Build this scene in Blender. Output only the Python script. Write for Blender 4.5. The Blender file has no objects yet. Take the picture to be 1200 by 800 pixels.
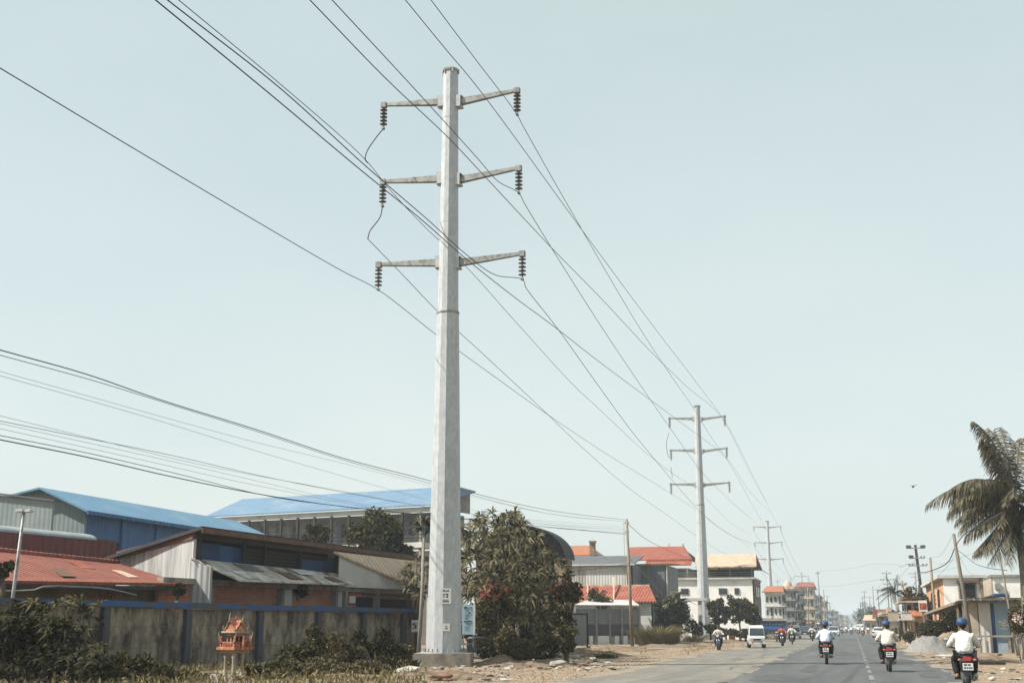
import bpy, bmesh, math, random
import numpy as np
from mathutils import Vector, Matrix
random.seed(7); rng = np.random.default_rng(7)
sc = bpy.context.scene; COL = sc.collection
R_ = math.radians
# ------------------------------------------------------------------ camera maths
f = 1450.0; H = 1.5
pit = math.atan(334/f); psi = math.atan(400*math.cos(pit)/f)
CF = np.array([-math.sin(psi)*math.cos(pit), math.cos(psi)*math.cos(pit), math.sin(pit)])
CR = np.array([math.cos(psi), math.sin(psi), 0]); CU = np.cross(CR, CF); CC = np.array([0, 0, H])
def ray(x, y): return CF + CR*(x-600)/f + CU*(400-y)/f
def P(x, y, s): return Vector(CC + ray(x, y)*(f/s))            # point at the depth where one metre spans s pixels
def G(x, y, z=0.0):
    d = ray(x, y); return Vector(CC + d*((z-H)/d[2]))
def PY(x, y, Y):
    d = ray(x, y); return Vector(CC + d*(Y/d[1]))
def PX(x, y, X):
    d = ray(x, y); return Vector(CC + d*(X/d[0]))
def S(v): return f/float((np.array(v)-CC) @ CF)
def V(*a): return Vector(a)
cam = bpy.data.objects.new('camera', bpy.data.cameras.new('camera')); COL.objects.link(cam)
cam.data.sensor_width = 36; cam.data.lens = 36*f/1200; cam.data.clip_end = 6000; cam.data.clip_start = .05
cam.matrix_world = Matrix(((CR[0], CU[0], -CF[0], 0), (CR[1], CU[1], -CF[1], 0), (CR[2], CU[2], -CF[2], H), (0, 0, 0, 1)))
sc.camera = cam
# ------------------------------------------------------------------ light
SUN_EL, SUN_BACK = 46, 25.5
sd = Vector((-math.cos(R_(SUN_BACK))*math.cos(R_(SUN_EL)), -math.sin(R_(SUN_BACK))*math.cos(R_(SUN_EL)), math.sin(R_(SUN_EL))))
sun = bpy.data.objects.new('sun', bpy.data.lights.new('sun', 'SUN')); COL.objects.link(sun)
sun.data.energy = 5.0; sun.data.angle = R_(.6); sun.data.color = (1, .95, .87)
sun.rotation_euler = sd.to_track_quat('Z', 'Y').to_euler()
w = bpy.data.worlds.new('World'); sc.world = w; w.use_nodes = True
nt = w.node_tree; bg = nt.nodes['Background']
sky = nt.nodes.new('ShaderNodeTexSky'); sky.sky_type = 'NISHITA'; sky.sun_disc = False
sky.sun_elevation = R_(SUN_EL); sky.sun_rotation = math.atan2(sd.x, sd.y)
sky.air_density = 1.0; sky.dust_density = 3.0; sky.ozone_density = 1.0; sky.altitude = 0
mx = nt.nodes.new('ShaderNodeMix'); mx.data_type = 'RGBA'; mx.inputs[0].default_value = .72
tc = nt.nodes.new('ShaderNodeTexCoord'); nz = nt.nodes.new('ShaderNodeTexNoise'); nz.inputs['Scale'].default_value = 2.2; nz.inputs['Detail'].default_value = 7
mp = nt.nodes.new('ShaderNodeMapping'); mp.inputs['Scale'].default_value = (1, 1, 2.5)
rp = nt.nodes.new('ShaderNodeValToRGB')
rp.color_ramp.elements[0].position = .3; rp.color_ramp.elements[0].color = (.93, .95, .97, 1)
rp.color_ramp.elements[1].position = .7; rp.color_ramp.elements[1].color = (1.07, 1.05, 1.03, 1)
L = nt.links.new
L(tc.outputs['Generated'], mp.inputs[0]); L(mp.outputs[0], nz.inputs['Vector']); L(nz.outputs['Fac'], rp.inputs[0])
sx = nt.nodes.new('ShaderNodeSeparateXYZ'); L(tc.outputs['Generated'], sx.inputs[0])
er = nt.nodes.new('ShaderNodeValToRGB'); ee = er.color_ramp.elements; ee[0].position = 0; ee[0].color = (6.8, 7.4, 7.1, 1); ee[1].position = .6; ee[1].color = (4.95, 6.0, 5.9, 1)
e2_ = ee.new(.12); e2_.color = (6.75, 7.4, 7.05, 1); e3_ = ee.new(.3); e3_.color = (6.05, 6.9, 6.65, 1)
mu = nt.nodes.new('ShaderNodeMix'); mu.data_type = 'RGBA'; mu.blend_type = 'MULTIPLY'; mu.inputs[0].default_value = 1
L(sx.outputs[2], er.inputs[0]); L(er.outputs[0], mu.inputs[6]); L(rp.outputs[0], mu.inputs[7])
L(sky.outputs[0], mx.inputs[6]); L(mu.outputs[2], mx.inputs[7]); L(mx.outputs[2], bg.inputs[0])
bg.inputs[1].default_value = .086
sc.view_settings.view_transform = 'Standard'; sc.view_settings.look = 'None'; sc.view_settings.exposure = 0.66; sc.view_settings.gamma = 1
sc.render.engine = 'CYCLES'; sc.cycles.use_denoising = True
try: sc.cycles.denoiser = 'OPENIMAGEDENOISE'
except Exception: pass
sc.cycles.max_bounces = 5; sc.cycles.diffuse_bounces = 2; sc.cycles.glossy_bounces = 2; sc.cycles.transmission_bounces = 3; sc.cycles.volume_bounces = 0
sc.cycles.transparent_max_bounces = 4; sc.cycles.caustics_reflective = False; sc.cycles.caustics_refractive = False
# ------------------------------------------------------------------ materials
def mat(name, c1, c2=None, scale=3, rough=.75, bump=0, metal=0, stretch=(1, 1, 1), lo=.35, hi=.65, corr=None, spec=.25, island=False, c3=None, s3=.6, brick=None, detail=6, transl=0):
    m = bpy.data.materials.new(name); m.use_nodes = True
    n = m.node_tree.nodes; l = m.node_tree.links.new; b = n['Principled BSDF']
    b.inputs['Roughness'].default_value = rough; b.inputs['Metallic'].default_value = metal
    b.inputs['Specular IOR Level'].default_value = spec
    t = n.new('ShaderNodeTexCoord'); mp = n.new('ShaderNodeMapping'); mp.inputs['Scale'].default_value = stretch
    l(t.outputs['Object'], mp.inputs[0])
    c2 = c2 or tuple(x*.75 for x in c1); K_ = .80
    c1 = tuple(x*K_ for x in c1); c2 = tuple(x*K_ for x in c2); c3 = tuple(x*K_ for x in c3) if c3 else None
    nz = n.new('ShaderNodeTexNoise'); nz.inputs['Scale'].default_value = scale; nz.inputs['Detail'].default_value = detail; nz.inputs['Roughness'].default_value = .62
    l(mp.outputs[0], nz.inputs['Vector'])
    r = n.new('ShaderNodeValToRGB'); e = r.color_ramp.elements
    e[0].position = lo; e[0].color = (*c1, 1); e[1].position = hi; e[1].color = (*c2, 1)
    if island:
        g = n.new('ShaderNodeNewGeometry'); a = n.new('ShaderNodeMath'); a.operation = 'MULTIPLY_ADD'; a.inputs[1].default_value = .5; 
        a2 = n.new('ShaderNodeMath'); a2.operation = 'MULTIPLY'; a2.inputs[1].default_value = .5
        l(g.outputs['Random Per Island'], a.inputs[0]); l(nz.outputs['Fac'], a2.inputs[0]); l(a2.outputs[0], a.inputs[2]); l(a.outputs[0], r.inputs[0])
    else: l(nz.outputs['Fac'], r.inputs[0])
    out = r.outputs[0]
    if brick:
        bt = n.new('ShaderNodeTexBrick'); bt.inputs['Color1'].default_value = (*c1, 1); bt.inputs['Color2'].default_value = (*c2, 1); bt.inputs['Mortar'].default_value = (*brick[0], 1)
        bt.inputs['Scale'].default_value = brick[1]; bt.inputs['Mortar Size'].default_value = .025
        rm = n.new('ShaderNodeMapping'); rm.inputs['Rotation'].default_value = brick[2]; l(t.outputs['Object'], rm.inputs[0]); l(rm.outputs[0], bt.inputs['Vector'])
        mm = n.new('ShaderNodeMix'); mm.data_type = 'RGBA'; mm.inputs[0].default_value = .65; l(out, mm.inputs[6]); l(bt.outputs['Color'], mm.inputs[7]); out = mm.outputs[2]
    if c3:
        n3 = n.new('ShaderNodeTexNoise'); n3.inputs['Scale'].default_value = s3; n3.inputs['Detail'].default_value = 8; n3.inputs['Roughness'].default_value = .7
        l(mp.outputs[0], n3.inputs['Vector']); r3 = n.new('ShaderNodeValToRGB'); r3.color_ramp.elements[0].position = .5; r3.color_ramp.elements[1].position = .66
        l(n3.outputs['Fac'], r3.inputs[0]); m3 = n.new('ShaderNodeMix'); m3.data_type = 'RGBA'; l(r3.outputs[0], m3.inputs[0]); l(out, m3.inputs[6]); m3.inputs[7].default_value = (*c3, 1); out = m3.outputs[2]
    l(out, b.inputs['Base Color'])
    hts = []
    if bump:
        nb = n.new('ShaderNodeTexNoise'); nb.inputs['Scale'].default_value = scale*6; nb.inputs['Detail'].default_value = 6; l(mp.outputs[0], nb.inputs['Vector'])
        bn = n.new('ShaderNodeBump'); bn.inputs['Strength'].default_value = .8; bn.inputs['Distance'].default_value = bump; l(nb.outputs['Fac'], bn.inputs['Height']); l(bn.outputs[0], b.inputs['Normal'])
    if corr:
        u, per, dep = corr
        d = n.new('ShaderNodeVectorMath'); d.operation = 'DOT_PRODUCT'; l(t.outputs['Object'], d.inputs[0]); d.inputs[1].default_value = Vector(u).normalized()*(2*math.pi/per)
        si = n.new('ShaderNodeMath'); si.operation = 'SINE'; l(d.outputs['Value'], si.inputs[0])
        bn = n.new('ShaderNodeBump'); bn.inputs['Strength'].default_value = 1; bn.inputs['Distance'].default_value = dep; l(si.outputs[0], bn.inputs['Height']); l(bn.outputs[0], b.inputs['Normal'])
    if transl:
        tr = n.new('ShaderNodeBsdfTranslucent'); l(out, tr.inputs[0]); ms = n.new('ShaderNodeMixShader'); ms.inputs[0].default_value = transl
        l(b.outputs[0], ms.inputs[1]); l(tr.outputs[0], ms.inputs[2]); l(ms.outputs[0], n['Material Output'].inputs[0])
    return m
# ------------------------------------------------------------------ mesh builder
def rootloc(o):
    v = Vector((0, 0, 0))
    while o is not None: v = v + o.location; o = o.parent
    return v
class MB:
    def __init__(s): s.v = []; s.f = []; s.mi = []; s.cm = 0
    def add(s, vs, fs):
        b = len(s.v); s.v += [tuple(x) for x in vs]; s.f += [tuple(b+i for i in q) for q in fs]; s.mi += [s.cm]*len(fs); return s
    def box(s, c, d, rz=0, M=None):
        x, y, z = d[0]/2, d[1]/2, d[2]/2; c = Vector(c)
        R = M or Matrix.Rotation(rz, 3, 'Z')
        vs = [R @ Vector((sx*x, sy*y, sz*z))+c for sz in (-1, 1) for sx, sy in ((-1, -1), (1, -1), (1, 1), (-1, 1))]
        return s.add(vs, [(3, 2, 1, 0), (4, 5, 6, 7), (0, 1, 5, 4), (1, 2, 6, 5), (2, 3, 7, 6), (3, 0, 4, 7)])
    def bar(s, a, b, w, h=None, w2=None, h2=None, up=(0, 0, 1)):
        a = Vector(a); b = Vector(b); h = h or w; w2 = w2 or w; h2 = h2 or h; d = (b-a).normalized(); u = Vector(up)
        if abs(d.dot(u)) > .98: u = Vector((1, 0, 0))
        x = d.cross(u).normalized(); z = x.cross(d)
        vs = [p+x*sx*ww/2+z*sz*hh/2 for p, ww, hh in ((a, w, h), (b, w2, h2)) for sx, sz in ((-1, -1), (1, -1), (1, 1), (-1, 1))]
        return s.add(vs, [(0, 1, 2, 3), (7, 6, 5, 4), (0, 4, 5, 1), (1, 5, 6, 2), (2, 6, 7, 3), (3, 7, 4, 0)])
    def tube(s, pts, r, n=8, cap=True, ph=0.0):
        pts = [Vector(p) for p in pts]; k = len(pts); rr = r if isinstance(r, (list, tuple)) else [r]*k
        vs = []; x = None
        for i, p in enumerate(pts):
            d = (pts[min(i+1, k-1)]-pts[max(i-1, 0)]).normalized()
            if x is None:
                x = Vector((1, 0, 0)) if abs(d.z) > .9 else d.cross(Vector((0, 0, 1))).normalized()
            x = (x-d*x.dot(d)).normalized(); y = d.cross(x)
            vs += [p+(x*math.cos(ph+2*math.pi*j/n)+y*math.sin(ph+2*math.pi*j/n))*rr[i] for j in range(n)]
        fs = [(i*n+j, i*n+(j+1) % n, (i+1)*n+(j+1) % n, (i+1)*n+j) for i in range(k-1) for j in range(n)]
        if cap: fs += [tuple(reversed(range(n))), tuple(range((k-1)*n, k*n))]
        return s.add(vs, fs)
    def lathe(s, prof, c=(0, 0, 0), n=16, M=None):
        c = Vector(c); M = M or Matrix.Identity(3)
        vs = [M @ Vector((r*math.cos(2*math.pi*j/n), r*math.sin(2*math.pi*j/n), z))+c for r, z in prof for j in range(n)]
        k = len(prof)
        fs = [(i*n+j, i*n+(j+1) % n, (i+1)*n+(j+1) % n, (i+1)*n+j) for i in range(k-1) for j in range(n)]
        fs += [tuple(reversed(range(n))), tuple(range((k-1)*n, k*n))]
        return s.add(vs, fs)
    def slab(s, poly, vec):
        poly = [Vector(p) for p in poly]; vec = Vector(vec); n = len(poly)
        nrm = Vector((0, 0, 0))
        for i in range(n): nrm += (poly[i]-poly[0]).cross(poly[(i+1) % n]-poly[0])
        if nrm.dot(vec) > 0: poly = poly[::-1]
        vs = poly+[p+vec for p in poly]
        return s.add(vs, [tuple(range(n)), tuple(reversed(range(n, 2*n)))]+[(i, i+n, (i+1) % n+n, (i+1) % n)[::1] for i in range(n)])
    def ball(s, c, r, n=10, m=6, M=None, jit=0):
        c = Vector(c); r = Vector((r, r, r)) if not hasattr(r, '__len__') else Vector(r); M = M or Matrix.Identity(3)
        vs = []
        for i in range(m+1):
            a = math.pi*i/m
            for j in range(n):
                b = 2*math.pi*j/n; q = 1+random.uniform(-jit, jit) if 0 < i < m else 1
                vs.append(M @ Vector((r.x*math.sin(a)*math.cos(b)*q, r.y*math.sin(a)*math.sin(b)*q, r.z*math.cos(a)*q))+c)
        fs = [(i*n+j, (i+1)*n+j, (i+1)*n+(j+1) % n, i*n+(j+1) % n) for i in range(m) for j in range(n)]
        return s.add(vs, fs)
    def build(s, name, m, parent=None, smooth=False, bevel=0, fixn=True):
        o0 = rootloc(parent) if parent else Vector((0, 0, 0))
        me = bpy.data.meshes.new(name); me.from_pydata([(x-o0.x, y-o0.y, z-o0.z) for x, y, z in s.v], [], s.f)
        ms = m if isinstance(m, (list, tuple)) else [m]
        for q in ms: me.materials.append(q)
        if len(ms) > 1: me.polygons.foreach_set('material_index', s.mi)
        bm = bmesh.new(); bm.from_mesh(me)
        if bevel: 
            bmesh.ops.remove_doubles(bm, verts=bm.verts, dist=1e-5)
            bmesh.ops.bevel(bm, geom=[e for e in bm.edges if len(e.link_faces) == 2 and e.calc_face_angle(0) > .5], offset=bevel, segments=2, affect='EDGES', clamp_overlap=True)
        if fixn: bmesh.ops.recalc_face_normals(bm, faces=bm.faces)
        bm.to_mesh(me); bm.free()
        if smooth: me.polygons.foreach_set('use_smooth', [True]*len(me.polygons))
        o = bpy.data.objects.new(name, me); COL.objects.link(o)
        if parent: o.parent = parent
        return o
def T(name, label, cat, loc=(0, 0, 0), group=None, rz=0):
    o = bpy.data.objects.new(name, None); COL.objects.link(o); o.location = loc; o.rotation_euler.z = rz; o.empty_display_size = .2
    o['label'] = label; o['category'] = cat
    if group: o['group'] = group
    return o
def tag(o, label=None, cat=None, group=None, kind=None):
    if label: o['label'] = label
    if cat: o['category'] = cat
    if group: o['group'] = group
    if kind: o['kind'] = kind
    return o
def kids(o): return [c for c in COL.objects if c.parent == o]
def copy_tree(o, parent=None):
    c = o.copy(); COL.objects.link(c)
    if parent: c.parent = parent
    for ch in list(o.children): copy_tree(ch, c)
    return c
def npmesh(name, v, fcs, m, parent=None, smooth=False):
    """v: (n,3) world array, fcs: (k,4) quads"""
    o0 = rootloc(parent) if parent else Vector((0, 0, 0))
    me = bpy.data.meshes.new(name); v = np.asarray(v, dtype=np.float32)-np.array(o0, dtype=np.float32); fcs = np.asarray(fcs, dtype=np.int32)
    me.vertices.add(len(v)); me.vertices.foreach_set('co', v.ravel())
    k = fcs.shape[1]; me.loops.add(fcs.size); me.loops.foreach_set('vertex_index', fcs.ravel())
    me.polygons.add(len(fcs)); me.polygons.foreach_set('loop_start', np.arange(len(fcs), dtype=np.int32)*k)
    try: me.polygons.foreach_set('loop_total', np.full(len(fcs), k, dtype=np.int32))
    except Exception: pass
    me.materials.append(m); me.update(calc_edges=True); me.validate()
    if smooth: me.polygons.foreach_set('use_smooth', [True]*len(me.polygons))
    o = bpy.data.objects.new(name, me); COL.objects.link(o)
    if parent: o.parent = parent
    return o
# ------------------------------------------------------------------ foliage
def unit(a): return a/np.maximum(np.linalg.norm(a, axis=1, keepdims=True), 1e-9)
def leaves(cen, ln, wd, out=None, droop=0.25):
    """rhombic leaves, folded along the middle; out: preferred direction"""
    n = len(cen); d = rng.normal(size=(n, 3))
    if out is not None: d = d*.75+out*1.0
    d[:, 2] -= droop; d = unit(d); q = unit(np.cross(d, rng.normal(size=(n, 3)))); nn = np.cross(d, q)
    l = ln*rng.uniform(.6, 1.25, (n, 1)); ww = wd*rng.uniform(.7, 1.2, (n, 1))
    a = cen-d*l/2; b = cen+q*ww/2+nn*ww*.12; c = cen+d*l/2; e = cen-q*ww/2+nn*ww*.12
    v = np.stack([a, b, c, e], 1).reshape(-1, 3); fc = np.arange(4*n).reshape(n, 4)
    return v, fc
def crown_pts(clumps, n, inner=.45):
    cl = np.array([[*c[0], *(c[1] if hasattr(c[1], '__len__') else (c[1],)*3)] for c in clumps]); wt = (cl[:, 3]*cl[:, 4]*cl[:, 5])**(2/3); wt /= wt.sum()
    k = rng.choice(len(cl), n, p=wt); d = unit(rng.normal(size=(n, 3))); r = inner+(1-inner)*rng.random((n, 1))**.6
    r *= 1+.18*np.sin(d[:, :1]*9+k[:, None])*np.cos(d[:, 1:2]*8)
    return cl[k, :3]+d*r*cl[k, 3:6], d
def clumpset(c, rad, n, sub=.42, seed=0):
    r = random.Random(seed); out = []
    for i in range(n):
        while True:
            d = Vector((r.uniform(-1, 1), r.uniform(-1, 1), r.uniform(-1, 1)))
            if d.length < 1: break
        d *= .78; q = r.uniform(.7, 1.25)*sub
        out.append(((c[0]+d.x*rad[0], c[1]+d.y*rad[1], c[2]+d.z*rad[2]), (rad[0]*q, rad[1]*q, rad[2]*q)))
    return out
def tree(name, label, cat, base, c, rad, nclump, nleaf, ln, wd, mleaf, mtrunk, tr=.12, seed=0, sub=.42, group=None, droop=.25):
    t = T(name, label, cat, base, group); cl = clumpset(c, rad, nclump, sub, seed)
    p, d = crown_pts(cl, nleaf); p[:, 2] = np.maximum(p[:, 2], base[2]+.03); v, fc = leaves(p, ln, wd, d, droop); npmesh('crown', v, fc, mleaf, t)
    b = MB(); c = Vector(c); base = Vector(base); fork = base.lerp(c, .55)
    b.tube([base-V(0, 0, .1), base.lerp(fork, .5)+V(tr*.6, 0, 0), fork], [tr*1.2, tr*.9, tr*.75], 8)
    for q, _ in cl[:10]:
        q = Vector(q); b.tube([fork, fork.lerp(q, .5)+V(0, 0, .1), q], [tr*.5, tr*.32, tr*.12], 5)
    b.build('trunk', mtrunk, t, True); return t
def rosette(tips, dirs, ln, wd, k, mleaf, parent, name='leaf_cluster', kd=None):
    """k long leaves radiating from every tip, two segments each so they droop"""
    V_ = []; 
    for p, u in zip(tips, dirs):
        u = Vector(u).normalized(); a = u.orthogonal().normalized(); b = u.cross(a); ph = random.uniform(0, 6)
        for i in range(k):
            an = ph+2*math.pi*i/k+random.uniform(-.2, .2); el = random.uniform(-.1, 1.0)
            d = ((a*math.cos(an)+b*math.sin(an))*math.cos(el)+u*math.sin(el)).normalized()
            sdv = d.cross(u); sdv = sdv.normalized() if sdv.length > .05 else a
            l = ln*random.uniform(.7, 1.15); ww = wd*random.uniform(.8, 1.15); m = p+d*l*.55; e = p+d*l+V(0, 0, -.28*l)
            V_ += [p-sdv*ww*.15, p+sdv*ww*.15, m+sdv*ww*.5, m-sdv*ww*.5, m-sdv*ww*.5, m+sdv*ww*.5, e+sdv*ww*.06, e-sdv*ww*.06]
    v = np.array([tuple(x) for x in V_]); return npmesh(name, v, np.arange(len(v)).reshape(-1, 4), mleaf, parent)
def wirepts(pts, n=8):
    pts = [Vector(p) for p in pts]; k = len(pts); out = []
    if k == 2: return [pts[0].lerp(pts[1], i/n) for i in range(n+1)]
    for i in range(k-1):
        p0 = pts[i-1] if i else pts[i]*2-pts[1]; p1, p2 = pts[i], pts[i+1]; p3 = pts[i+2] if i+2 < k else p2*2-p1
        # centripetal Catmull-Rom
        t0 = 0; t1 = t0+max((p1-p0).length, 1e-4)**.5; t2 = t1+max((p2-p1).length, 1e-4)**.5; t3 = t2+max((p3-p2).length, 1e-4)**.5
        for j in range(n):
            t = t1+(t2-t1)*j/n
            a1 = p0*((t1-t)/(t1-t0))+p1*((t-t0)/(t1-t0)); a2 = p1*((t2-t)/(t2-t1))+p2*((t-t1)/(t2-t1)); a3 = p2*((t3-t)/(t3-t2))+p3*((t-t2)/(t3-t2))
            b1 = a1*((t2-t)/(t2-t0))+a2*((t-t0)/(t2-t0)); b2 = a2*((t3-t)/(t3-t1))+a3*((t-t1)/(t3-t1))
            out.append(b1*((t2-t)/(t2-t1))+b2*((t-t1)/(t2-t1)))
    return out+[pts[-1]]
# ------------------------------------------------------------------ material library
galv = mat('galvanised_steel', (.57, .59, .60), (.45, .47, .485), 9, .5, .003, .1, (1, 1, .45), .38, .62, spec=.4, c3=(.43, .445, .455), s3=3.2)
galvd = mat('arm_steel', (.42, .42, .40), (.27, .27, .26), 5, .55, .003, .3, c3=(.2, .17, .14), s3=2.5)
insul = mat('insulator', (.07, .065, .06), (.12, .115, .11), 8, .3, spec=.5)
wirem = mat('wire', (.035, .045, .055), (.05, .06, .07), 2, .55)
wirel = mat('wire_pale', (.24, .28, .31), (.28, .32, .35), 2, .55)
conc = mat('concrete', (.40, .36, .30), (.26, .23, .19), 2.2, .9, .01, c3=(.16, .14, .12), s3=1.3)
concd = mat('old_concrete_wall', (.38, .325, .245), (.12, .102, .08), 2.1, .92, .012, 0, (1, 1, .55), .38, .62, c3=(.028, .026, .023), s3=1.0)
concp = mat('grey_concrete', (.33, .32, .30), (.2, .19, .18), 2, .9, .006)
bluep = mat('blue_paint', (.04, .115, .285), (.03, .08, .2), 2.5, .65, .004, c3=(.075, .078, .085), s3=.5)
bluepd = mat('faded_blue_pilaster', (.075, .078, .082), (.03, .07, .165), 3, .7, .006, 0, (1, 1, .3), .52, .66, c3=(.05, .048, .045), s3=1.3)
sand = mat('sandy_ground', (.38, .28, .185), (.24, .175, .118), 1.1, .95, .03, c3=(.22, .17, .12), s3=.45, detail=12)
dirt = mat('dug_dirt', (.33, .24, .155), (.17, .125, .085), 4, .97, .06, c3=(.12, .09, .065), s3=2.2, detail=12)
asph = mat('asphalt', (.122, .126, .126), (.088, .092, .093), 1.4, .9, .006, 0, (1, .07, 1), c3=(.165, .162, .152), s3=.7, detail=12)
tyre_c = mat('crack_dark', (.06, .06, .06))
asphp = mat('asphalt_patch', (.098, .101, .102), (.075, .078, .079), 3, .92, .006, c3=(.16, .158, .15), s3=2)
dustm = mat('road_dust', (.33, .27, .20), (.25, .21, .16), 2.5, .95, .01)
asphl = mat('dusty_asphalt', (.235, .216, .184), (.165, .156, .14), 1.2, .93, .004, 0, (1, .15, 1), c3=(.29, .255, .20), s3=.4)
paintw = mat('worn_line_paint', (.36, .355, .33), (.13, .13, .128), 2.2, .85, lo=.42, hi=.56)
rock = mat('broken_stone', (.48, .43, .36), (.3, .27, .22), 3, .9, .02)
grav = mat('grey_gravel', (.32, .31, .29), (.21, .2, .19), 9, .95, .03)
wood = mat('weathered_wood', (.36, .29, .21), (.2, .16, .115), 2, .85, .006, 0, (6, 6, .5))
copm = mat('faded_blue_coping', (.035, .105, .27), (.085, .09, .10), 1.3, .7, .006, 0, (1, 1, 1), .47, .56)
woodp = mat('grey_pole_wood', (.25, .21, .165), (.14, .12, .10), 2, .85, .006, 0, (6, 6, .5))
woodd = mat('dark_wood', (.06, .05, .042), (.035, .03, .026), 2, .85, .004, 0, (3, 3, .6))
zinc = mat('zinc_sheet', (.56, .57, .56), (.36, .365, .36), 2.2, .5, metal=.15, stretch=(1.5, 1.5, .15), corr=((1, .35, 0), .26, .014), c3=(.30, .27, .24), s3=1.3, lo=.4, hi=.6)
zincx = mat('zinc_sheet_pale', (.72, .70, .65), (.55, .53, .48), 1, .6, stretch=(1, 1, .25), corr=((1, 0, 0), .3, .012), c3=(.33, .30, .26), s3=.5)
zincr = mat('old_zinc_roof', (.80, .74, .65), (.48, .42, .35), 1.2, .7, corr=((.35, 1, 0), .25, .03), c3=(.17, .11, .08), s3=.7)
zincg = mat('cloudy_roof_sheet', (.36, .39, .40), (.28, .31, .32), 2, .5, c3=(.45, .47, .47), s3=1)
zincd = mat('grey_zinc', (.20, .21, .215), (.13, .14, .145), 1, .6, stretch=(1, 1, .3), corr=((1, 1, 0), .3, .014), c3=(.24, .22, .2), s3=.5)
maroon = mat('maroon_sheet', (.20, .052, .048), (.15, .04, .038), 1, .6, corr=((1, .8, 0), .34, .05))
terra = mat('terracotta_roof', (.37, .115, .072), (.25, .078, .052), 1.3, .8, corr=((.35, 1, 0), .27, .05), c3=(.22, .075, .055), s3=.9)
redroof = mat('red_tile_roof', (.36, .10, .06), (.26, .07, .045), 2.5, .8, .02, c3=(.40, .17, .10), s3=1.2, corr=((1, 0, 0), .3, .025))
orgroof = mat('orange_tile_roof', (.44, .18, .095), (.34, .13, .07), 2.5, .8, .02)
tanroof = mat('tan_roof', (.66, .49, .36), (.52, .385, .28), 2, .8, .02, corr=((.35, 1, 0), .4, .04))
bluroof = mat('blue_roof_sheet', (.15, .30, .44), (.12, .25, .385), .5, .5, corr=((0, 1, 0), .5, .03), c3=(.22, .34, .44), s3=.25, stretch=(2.5, 1, 1))
bluroof2 = mat('faded_blue_roof', (.165, .265, .375), (.14, .23, .335), .4, .55, corr=((1, 0, 0), .5, .012), c3=(.22, .30, .38), s3=.3, stretch=(1, 2.5, 1))
bluwall = mat('blue_wall_sheet', (.06, .15, .34), (.05, .125, .28), .5, .6, corr=((0, 1, 0), .4, .03))
tealw = mat('grey_teal_sheet', (.255, .31, .31), (.22, .265, .265), .5, .65, corr=((1, .3, 0), .3, .006), c3=(.30, .34, .33), s3=.3)
dblue = mat('dark_blue_panel', (.015, .05, .14), (.012, .04, .11), 1, .6)
mblue = mat('mid_blue_panel', (.022, .085, .22), (.02, .07, .18), 1, .6)
whiteb = mat('bright_white_wall', (1.0, .99, .94), (.94, .93, .88), .8, .85, .004, c3=(.8, .77, .70), s3=.6)
white = mat('white_wall', (.66, .65, .61), (.55, .54, .50), .8, .85, .004, c3=(.42, .41, .38), s3=.5)
whitep = mat('white_paint', (.78, .78, .75), (.68, .68, .65), 2, .5)
cream = mat('cream_wall', (.55, .47, .36), (.42, .36, .28), .8, .85, c3=(.32, .27, .21), s3=.5)
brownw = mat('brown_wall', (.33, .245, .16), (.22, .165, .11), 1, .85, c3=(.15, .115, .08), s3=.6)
ochre = mat('ochre_wall', (.20, .14, .075), (.13, .092, .055), 1.5, .9, c3=(.07, .055, .04), s3=.8)
orangew = mat('orange_wall', (.66, .38, .23), (.56, .31, .18), .9, .85, c3=(.6, .45, .33), s3=.5)
brickm = mat('red_brick', (.46, .17, .10), (.33, .12, .075), 1.2, .9, .01, brick=((.34, .25, .18), 2.2, (R_(90), 0, R_(17))), c3=(.5, .27, .17), s3=.5)
slate = mat('slate_roof', (.045, .047, .052), (.03, .031, .034), 4, .7, .02)
greyroof = mat('grey_roof', (.15, .155, .16), (.10, .105, .11), 1, .8, .02)
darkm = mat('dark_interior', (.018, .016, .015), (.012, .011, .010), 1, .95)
glass = mat('window_glass', (.05, .065, .08), (.03, .04, .05), .7, .12, spec=.6)
rust = mat('rusty_metal', (.2, .11, .065), (.12, .07, .05), 3, .85)
redp = mat('red_paint', (.45, .055, .04), (.35, .045, .035), 1.5, .6)
orgp = mat('orange_paint', (.60, .20, .09), (.5, .15, .07), 1.5, .65)
skyblue = mat('pale_blue_paint', (.33, .47, .58), (.28, .40, .5), 1.2, .65, c3=(.45, .52, .56), s3=.8)
signb = mat('pale_blue_board', (.45, .60, .68), (.40, .55, .63), 1, .5)
inkm = mat('dark_ink', (.04, .06, .09), (.03, .04, .06), 5, .7)
redink = mat('red_ink', (.35, .05, .04), (.25, .04, .03), 5, .8)
shrinep = mat('shrine_coral_paint', (.47, .185, .105), (.32, .115, .07), 6, .75, .004, c3=(.60, .38, .24), s3=4)
shrinew = mat('shrine_cream_paint', (.46, .38, .28), (.30, .245, .175), 5, .8, .004)
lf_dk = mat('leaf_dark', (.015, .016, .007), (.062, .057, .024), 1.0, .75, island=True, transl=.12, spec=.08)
rubm = mat('broken_brick', (.30, .17, .12), (.22, .13, .09), 4, .95)
lf_st = mat('straw_grass', (.13, .11, .05), (.30, .25, .13), .9, .75, island=True, transl=.2, spec=.1)
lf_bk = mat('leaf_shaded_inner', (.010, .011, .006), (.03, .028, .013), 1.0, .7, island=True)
lf_ol = mat('leaf_olive', (.028, .028, .011), (.125, .106, .046), .8, .75, island=True, transl=.15, spec=.08)
lf_ye = mat('leaf_dry', (.05, .044, .018), (.175, .14, .062), .9, .65, island=True, transl=.2)
lf_pl = mat('leaf_frangipani', (.018, .018, .008), (.18, .155, .08), 1.0, .62, island=True, spec=.14, transl=.12)
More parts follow.
